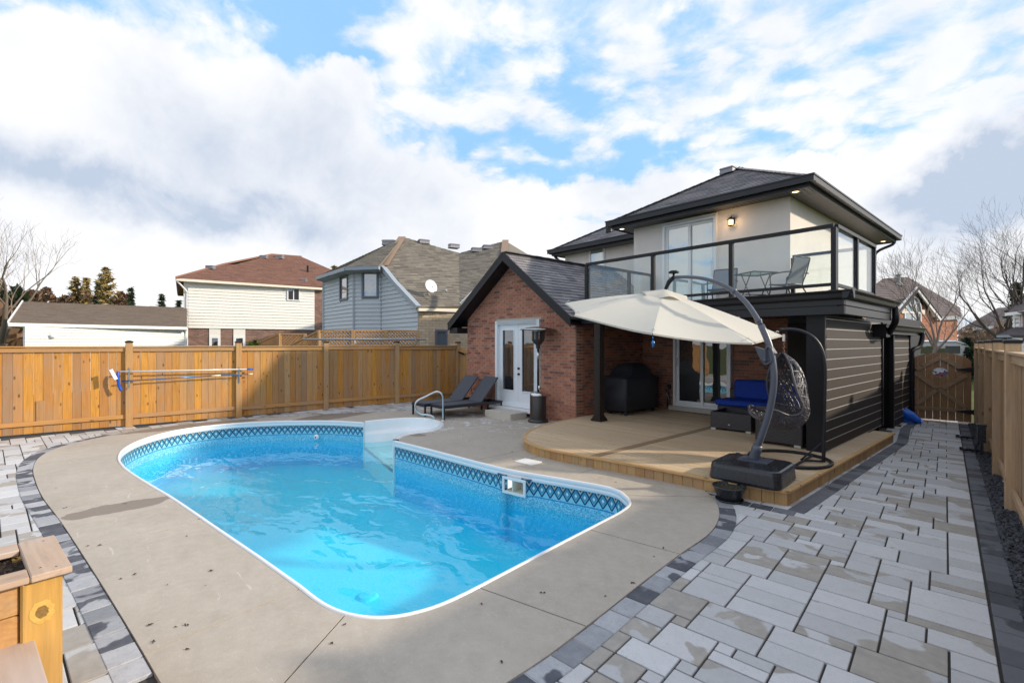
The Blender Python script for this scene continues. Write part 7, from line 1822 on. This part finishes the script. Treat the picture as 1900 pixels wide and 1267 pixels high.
# ---- distant pale house and the house at the right edge
h5 = thing('house', 'distant white house with long dark roof seen through bare branches on the right', 'house', cp(1840, 636, 58))
mb = MB(); a_, b_ = cp(1786, 607, 56), cp(1872, 600, 54); mb.quadslab([Vector((a_.x, a_.y, -.5)), Vector((b_.x, b_.y, -.5)), b_, a_], .3); mb.build('wall', M['white_siding'], h5)
a_, b_ = cp(1782, 610, 55), cp(1885, 603, 53); rp = cp(1850, 572, 60); N8 = (b_-a_).cross(rp-a_).normalized(); N8 = N8 if N8.z > 0 else -N8
nroof(h5, [(1782, 610), (1885, 604), (1885, 571), (1852, 571)], M['shingle_far'], a_, N8, .45, .9, M['shingle_far'], .2)
mb = MB(); mb.bar(cp(1786, 612, 54.8), cp(1880, 604, 53), .2, .3); mb.build('fascia', M['white'], h5)
h6 = thing('house', 'white and red sided house with grey porch roof at the far right edge', 'house', cp(1900, 636, 24))
mb = MB(); a_, b_ = cp(1880, 640, 24), cp(1990, 640, 19); U_ = (b_-a_); mb.quadslab([Vector((a_.x, a_.y, 0)), Vector((b_.x, b_.y, 0)), Vector((b_.x, b_.y, zz(582, 24))), Vector((a_.x, a_.y, zz(582, 24)))], .2); mb.build('wall', M['white_siding'], h6)
M8 = frameM((a_.x, a_.y, 0), (U_.x, U_.y, 0), (0, 0, 1)); siding(h6, M8, [(0, 0), (5, 0), (5, zz(582, 24)), (0, zz(582, 24))], M['white_siding'], .2)
ua, z0 = u_at(M8, 1883, 611); ub, z1 = u_at(M8, 1894, 586); win(h6, M8, ua+.1, ub+.1, z0, z1, M['white'], M['pane_grey'], .08); mb = MB(); mb.box(None, (3.0, z1-z0+.3, .04), M=M8 @ Matrix.Translation((ub+1.9, (z0+z1)/2, .04))); mb.build('red_panel', m_plain('dusky_red_siding', (.38, .12, .13)), h6)
e0, e1 = cp(1868, 581, 23.7), cp(1990, 571, 19); e1.z = e0.z; rp = cp(1900, 560, 26.5); N9 = (e1-e0).cross(rp-e0).normalized(); N9 = N9 if N9.z > 0 else -N9
nroof(h6, [(1868, 581), (1960, 574), (1960, 552), (1893, 558)], M['shingle_far'], e0, N9, .2, .4, M['shingle_far']); gutter_bar(h6, e0+Vector((0, 0, -.06)), e1+Vector((0, 0, -.06)), M['white'], w_=.15, h=.14)
e0, e1 = cp(1852, 622, 21.5), cp(1960, 622, 18); e1.z = e0.z; rp = cp(1880, 606, 24); N10 = (e1-e0).cross(rp-e0).normalized(); N10 = N10 if N10.z > 0 else -N10
nroof(h6, [(1852, 622), (1955, 622), (1955, 604), (1880, 608)], M['shingle_far'], e0, N10, .2, .4, M['shingle_far']); gutter_bar(h6, e0+Vector((0, 0, -.05)), e1+Vector((0, 0, -.05)), M['grey_trim'], 'porch_gutter', .12, .10)

# ---- white van beyond the gate
va = thing('parked_van', 'white van parked beyond the arched gate, only its roof showing', 'van', cp(1730, 636, 25)); vc = cp(1730, 640, 25); Mv = Matrix.Translation((vc.x, vc.y, 0)) @ Matrix.Rotation(rad(30), 4, 'Z')
sec = [(-1.65, .35), (-1.68, .9), (-1.6, 1.35), (-1.35, 1.78), (-1.0, 1.93), (.6, 1.93), (1.0, 1.80), (1.5, 1.25), (1.95, 1.12), (2.1, .8), (2.08, .35)]
mb = MB(); n = len(sec); vs = []
for s_, kk in ((-.78, .9), (-.9, 1), (.9, 1), (.78, .9)): vs += [Mv @ Vector((x*(.98 if abs(s_) < .8 else 1), s_, .35+(z-.35)*(1.0 if abs(s_) < .8 else .96))) for x, z in sec]
mb.add(vs, [(r_*n+i, r_*n+(i+1) % n, (r_+1)*n+(i+1) % n, (r_+1)*n+i) for r_ in range(3) for i in range(n)]+[tuple(range(n)), tuple(range(4*n-1, 3*n-1, -1))]); mb.build('body', M['white'], va, smooth=False, recalc=True)
for s_ in (-1, 1):
    mb = MB(); mb.box(None, (1.9, .02, .38), M=Mv @ Matrix.Translation((-.2, s_*.905, 1.45))); mb.build('side_window', M['pane_dark'], va)
    for x in (-1.1, 1.3): w_ = MB(); hv = MB(); hv.lathe([(0, -.1), (.3, -.1), (.34, -.06), (.34, .06), (.3, .1), (0, .1)], n=20); w_.add([Mv @ Matrix.Translation((x, s_*.85, .34)) @ Matrix.Rotation(rad(90), 4, 'X') @ Vector(v) for v in hv.v], hv.f); w_.build('wheel', M['black_plastic'], va, smooth=True)

# ================================================================== TREES
def bare_tree(name, label, base, h, spread, seed, bark, trunk_r, lean=(0, 0), fork=.25, depth=6, group=None, nmain=4, az0=None, upb=.25):
    rg_ = random.Random(seed); t_ = thing(name, label, 'tree', base, group); base = Vector(base)
    trunk = MB(); limbs = MB(); twigs = MB()
    def grow(p, d, L, r, lev):
        n = 4 if lev < 3 else 3; P = [p]; dd = d.copy()
        for i in range(n):
            dd = (dd+Vector((rg_.uniform(-1, 1), rg_.uniform(-1, 1), rg_.uniform(-.6, 1)*.8))*.16+Vector((0, 0, upb*.12))).normalized(); P.append(P[-1]+dd*L/n)
        r1 = r*(.62 if lev else .72)
        rs = [r+(r1-r)*i/n for i in range(n+1)]
        tgt = trunk if lev == 0 else (limbs if lev < 3 else twigs)
        tgt.tube(P, rs, 8 if lev == 0 else (6 if lev < 2 else (4 if lev < 4 else 3)), cap=False, r=rg_.random())
        if lev >= depth: return
        k = nmain if lev == 0 else rg_.choice((2, 3, 3) if lev < 4 else (2, 2, 3))
        for j in range(k):
            f = 1.0 if j == 0 and lev > 0 else rg_.uniform(.35, 1.0); 
            if lev == 0: f = rg_.uniform(.75, 1.0)
            idx = f*n; i0 = min(int(idx), n-1); q = P[i0].lerp(P[i0+1], idx-i0)
            a = (j*2*math.pi/k+rg_.uniform(-.5, .5)+(az0 or 0)); ax = dd.orthogonal().normalized(); ax.rotate(Matrix.Rotation(a, 3, dd))
            ang = rg_.uniform(.35, .75)*spread*(1 if j or lev == 0 else .45)
            nd = (dd*math.cos(ang)+ax*math.sin(ang)); nd = (nd+Vector((0, 0, upb*.3))).normalized()
            grow(q, nd, L*rg_.uniform(.62, .86)*(1.15 if lev == 0 else 1), max(r1*(.85 if j == 0 else .65), .004), lev+1)
    d0 = Vector((lean[0], lean[1], 1)).normalized(); grow(base-Vector((0, 0, .1)), d0, h*fork, trunk_r, 0)
    trunk.build('trunk', bark, t_, smooth=True); limbs.build('limbs', bark, t_, smooth=True); o = twigs.build('twigs', bark, t_); return t_
def ground_at(px, d): p = cp(px, 636, d); p.z = -.1; return p
bare_tree('bare_tree', 'big bare tree with pale bark at the far left edge beside the garage', ground_at(2, 22), 10.6, .9, 11, M['bark_pale'], .20, fork=.20, depth=7, nmain=5)
bare_tree('bare_tree', 'bare tree with upright pale branches directly behind the arched gate', ground_at(1728, 22.5), 9.2, .95, 5, M['bark'], .11, fork=.22, depth=7, nmain=5)
bare_tree('bare_tree', 'tall dark bare tree right of the gate with a leaning forked trunk', ground_at(1868, 30), 10.8, .95, 23, M['bark_dark'], .22, lean=(-.1, -.05), fork=.22, depth=7, nmain=5)
bare_tree('bare_tree', 'dark bare tree cut by the right edge of the picture', ground_at(1930, 26), 10.5, 1.0, 31, M['bark_dark'], .2, fork=.24, depth=7, nmain=5)
bare_tree('bare_tree', 'small tangled bare tree behind the right fence before the distant white house', ground_at(1815, 34), 7.2, 1.15, 41, M['bark'], .12, fork=.16, depth=7, nmain=6)
for i, (px, d_, h_, lb) in enumerate(((40, 62, 9.5, 'thin bare tree of the far tree line nearest the big bare tree'), (72, 66, 9.0, 'rounded bare tree in the far tree line above the middle of the garage roof'), (98, 70, 9.6, 'grey bare tree in the far tree line just left of the brown conifers'))):
    bare_tree('bare_tree', lb, ground_at(px, d_), h_, 1.0, 60+i, M['bark'], .42, fork=.2, depth=6, group='bare trees in the far tree line')
def conifer(label, px, d_, py_top, width_px, mt_, seed, sparse=1.0, column=False, group=None, cat_='conifer'):
    rg_ = random.Random(seed); b = ground_at(px, d_); h = EYE-(py_top-636)/FPX*d_+.1; w_ = width_px/FPX*d_/2
    t_ = thing('conifer', label, cat_, b, group); mb = MB(); mb.tube([b, b+Vector((0, 0, h*.97))], [w_*.10+.05, .02], 7, cap=False); mb.build('trunk', M['bark'], t_)
    mb = MB(); nl = int(30*sparse)+10
    for i in range(nl):
        f = (i+rg_.random()*.6)/nl; z = h*(.08+.92*f); rr = w_*((1-f)**.75 if not column else min(1, (1-f)*2.6)**.6*(.75+.25*math.sin(f*9)))+.05
        nb = rg_.randint(7, 10)
        for k in range(nb):
            a = rg_.uniform(0, 6.28); L = rr*rg_.uniform(.65, 1.12); dr_ = Vector((math.cos(a), math.sin(a), 0)); tip = b+Vector((0, 0, z))+dr_*L+Vector((0, 0, (-.22*L if not column else .5*L)+rg_.uniform(-.1, .1)))
            st = b+Vector((0, 0, z)); n_ = max(6, int(L*9))
            for m_ in range(n_):
                q = st.lerp(tip, (m_+rg_.random())/n_); s_ = rg_.uniform(.16, .36)*(.5+d_/55); u = Vector((rg_.uniform(-1, 1), rg_.uniform(-1, 1), rg_.uniform(-.6, .3))).normalized()*s_; v = Vector((rg_.uniform(-1, 1), rg_.uniform(-1, 1), rg_.uniform(-1, .2))).normalized()*s_*.45
                mb.add([q-u*.4, q+v*.6, q+u, q-v*.5], [(0, 1, 2, 3)], rg_.random())
    o = mb.build('needles', mt_, t_); o['kind'] = 'stuff'; return t_
conifer('tall golden larch like conifer above the garage roof, largest of the tree line', 197, 60, 497, 44, M['gold'], 1, 1.2, True)
conifer('dark spruce close against the left side of the golden conifer', 182, 62, 520, 34, M['spruce'], 2, .7)
conifer('brownish gold conifer left of the golden one, the right hand of a close pair', 160, 64, 515, 24, M['gold'], 3, .8, True)
conifer('brownish gold conifer above the garage roof, the left hand of a close pair', 140, 64, 514, 30, M['gold'], 4, .9, True)
conifer('small dark spruce standing alone right of the golden conifer', 243, 60, 532, 30, M['spruce'], 5, .6)
conifer('low dark spruce over the right end of the garage roof, taller of two', 300, 62, 545, 30, M['spruce'], 6, .6)
conifer('low dark spruce over the garage roof, tucked against the cream house', 332, 64, 555, 24, M['spruce'], 7, .5)
conifer('dark spruce among bare branches at the right edge', 1886, 32, 525, 60, M['spruce'], 8, 1.0)
conifer('small round green conifer just right of the arched gate', 1794, 24, 628, 34, M['spruce'], 9, .7)
conifer('tip of a yellow green cedar shrub showing above the left fence by the brick base', 471, 17.5, 637, 22, M['cedarhedge'], 10, .5, True)
conifer('treetop of a golden conifer poking up behind the red brown roof', 621, 60, 489, 14, M['gold'], 12, .3, True)
def shrub_mass(label, px0, px1, d_, top0, top1, mt_, seed, n=2600):
    rg_ = random.Random(seed); t_ = MB()
    for _ in range(n):
        f = rg_.random(); px = px0+(px1-px0)*f; tp = top0+(top1-top0)*f+8*math.sin(f*17+seed)+5*math.sin(f*41); dd = d_+rg_.uniform(-3, 3); h = EYE-(tp-636)/FPX*dd; b = ground_at(px, dd); z = h*(1-rg_.random()**1.6*.9)
        c = b+Vector((0, 0, z)); s_ = rg_.uniform(.2, .5); u = Vector((rg_.uniform(-1, 1), rg_.uniform(-1, 1), rg_.uniform(-1, 1))).normalized()*s_; v = u.orthogonal().normalized()*s_*.5
        t_.add([c-u*.5, c+v, c+u, c-v], [(0, 1, 2, 3)], rg_.random())
    o = t_.build('hedge', mt_, kind='stuff'); tag(o, label)
shrub_mass('brown winter foliage of the far tree line above the garage roof', 30, 245, 66, 541, 550, M['brownleaf'], 1, 6500)
shrub_mass('mass of dark green and brown foliage behind the big bare tree at the far left', -60, 44, 30, 528, 545, M['spruce'], 2, 3200)
shrub_mass('brown twiggy hedge behind the garage left corner', -60, 50, 27, 560, 575, M['brownleaf'], 3, 1500)
shrub_mass('tangled brown hedge in the distance right of the gate', 1780, 1960, 46, 618, 600, M['brownleaf'], 4, 2600)
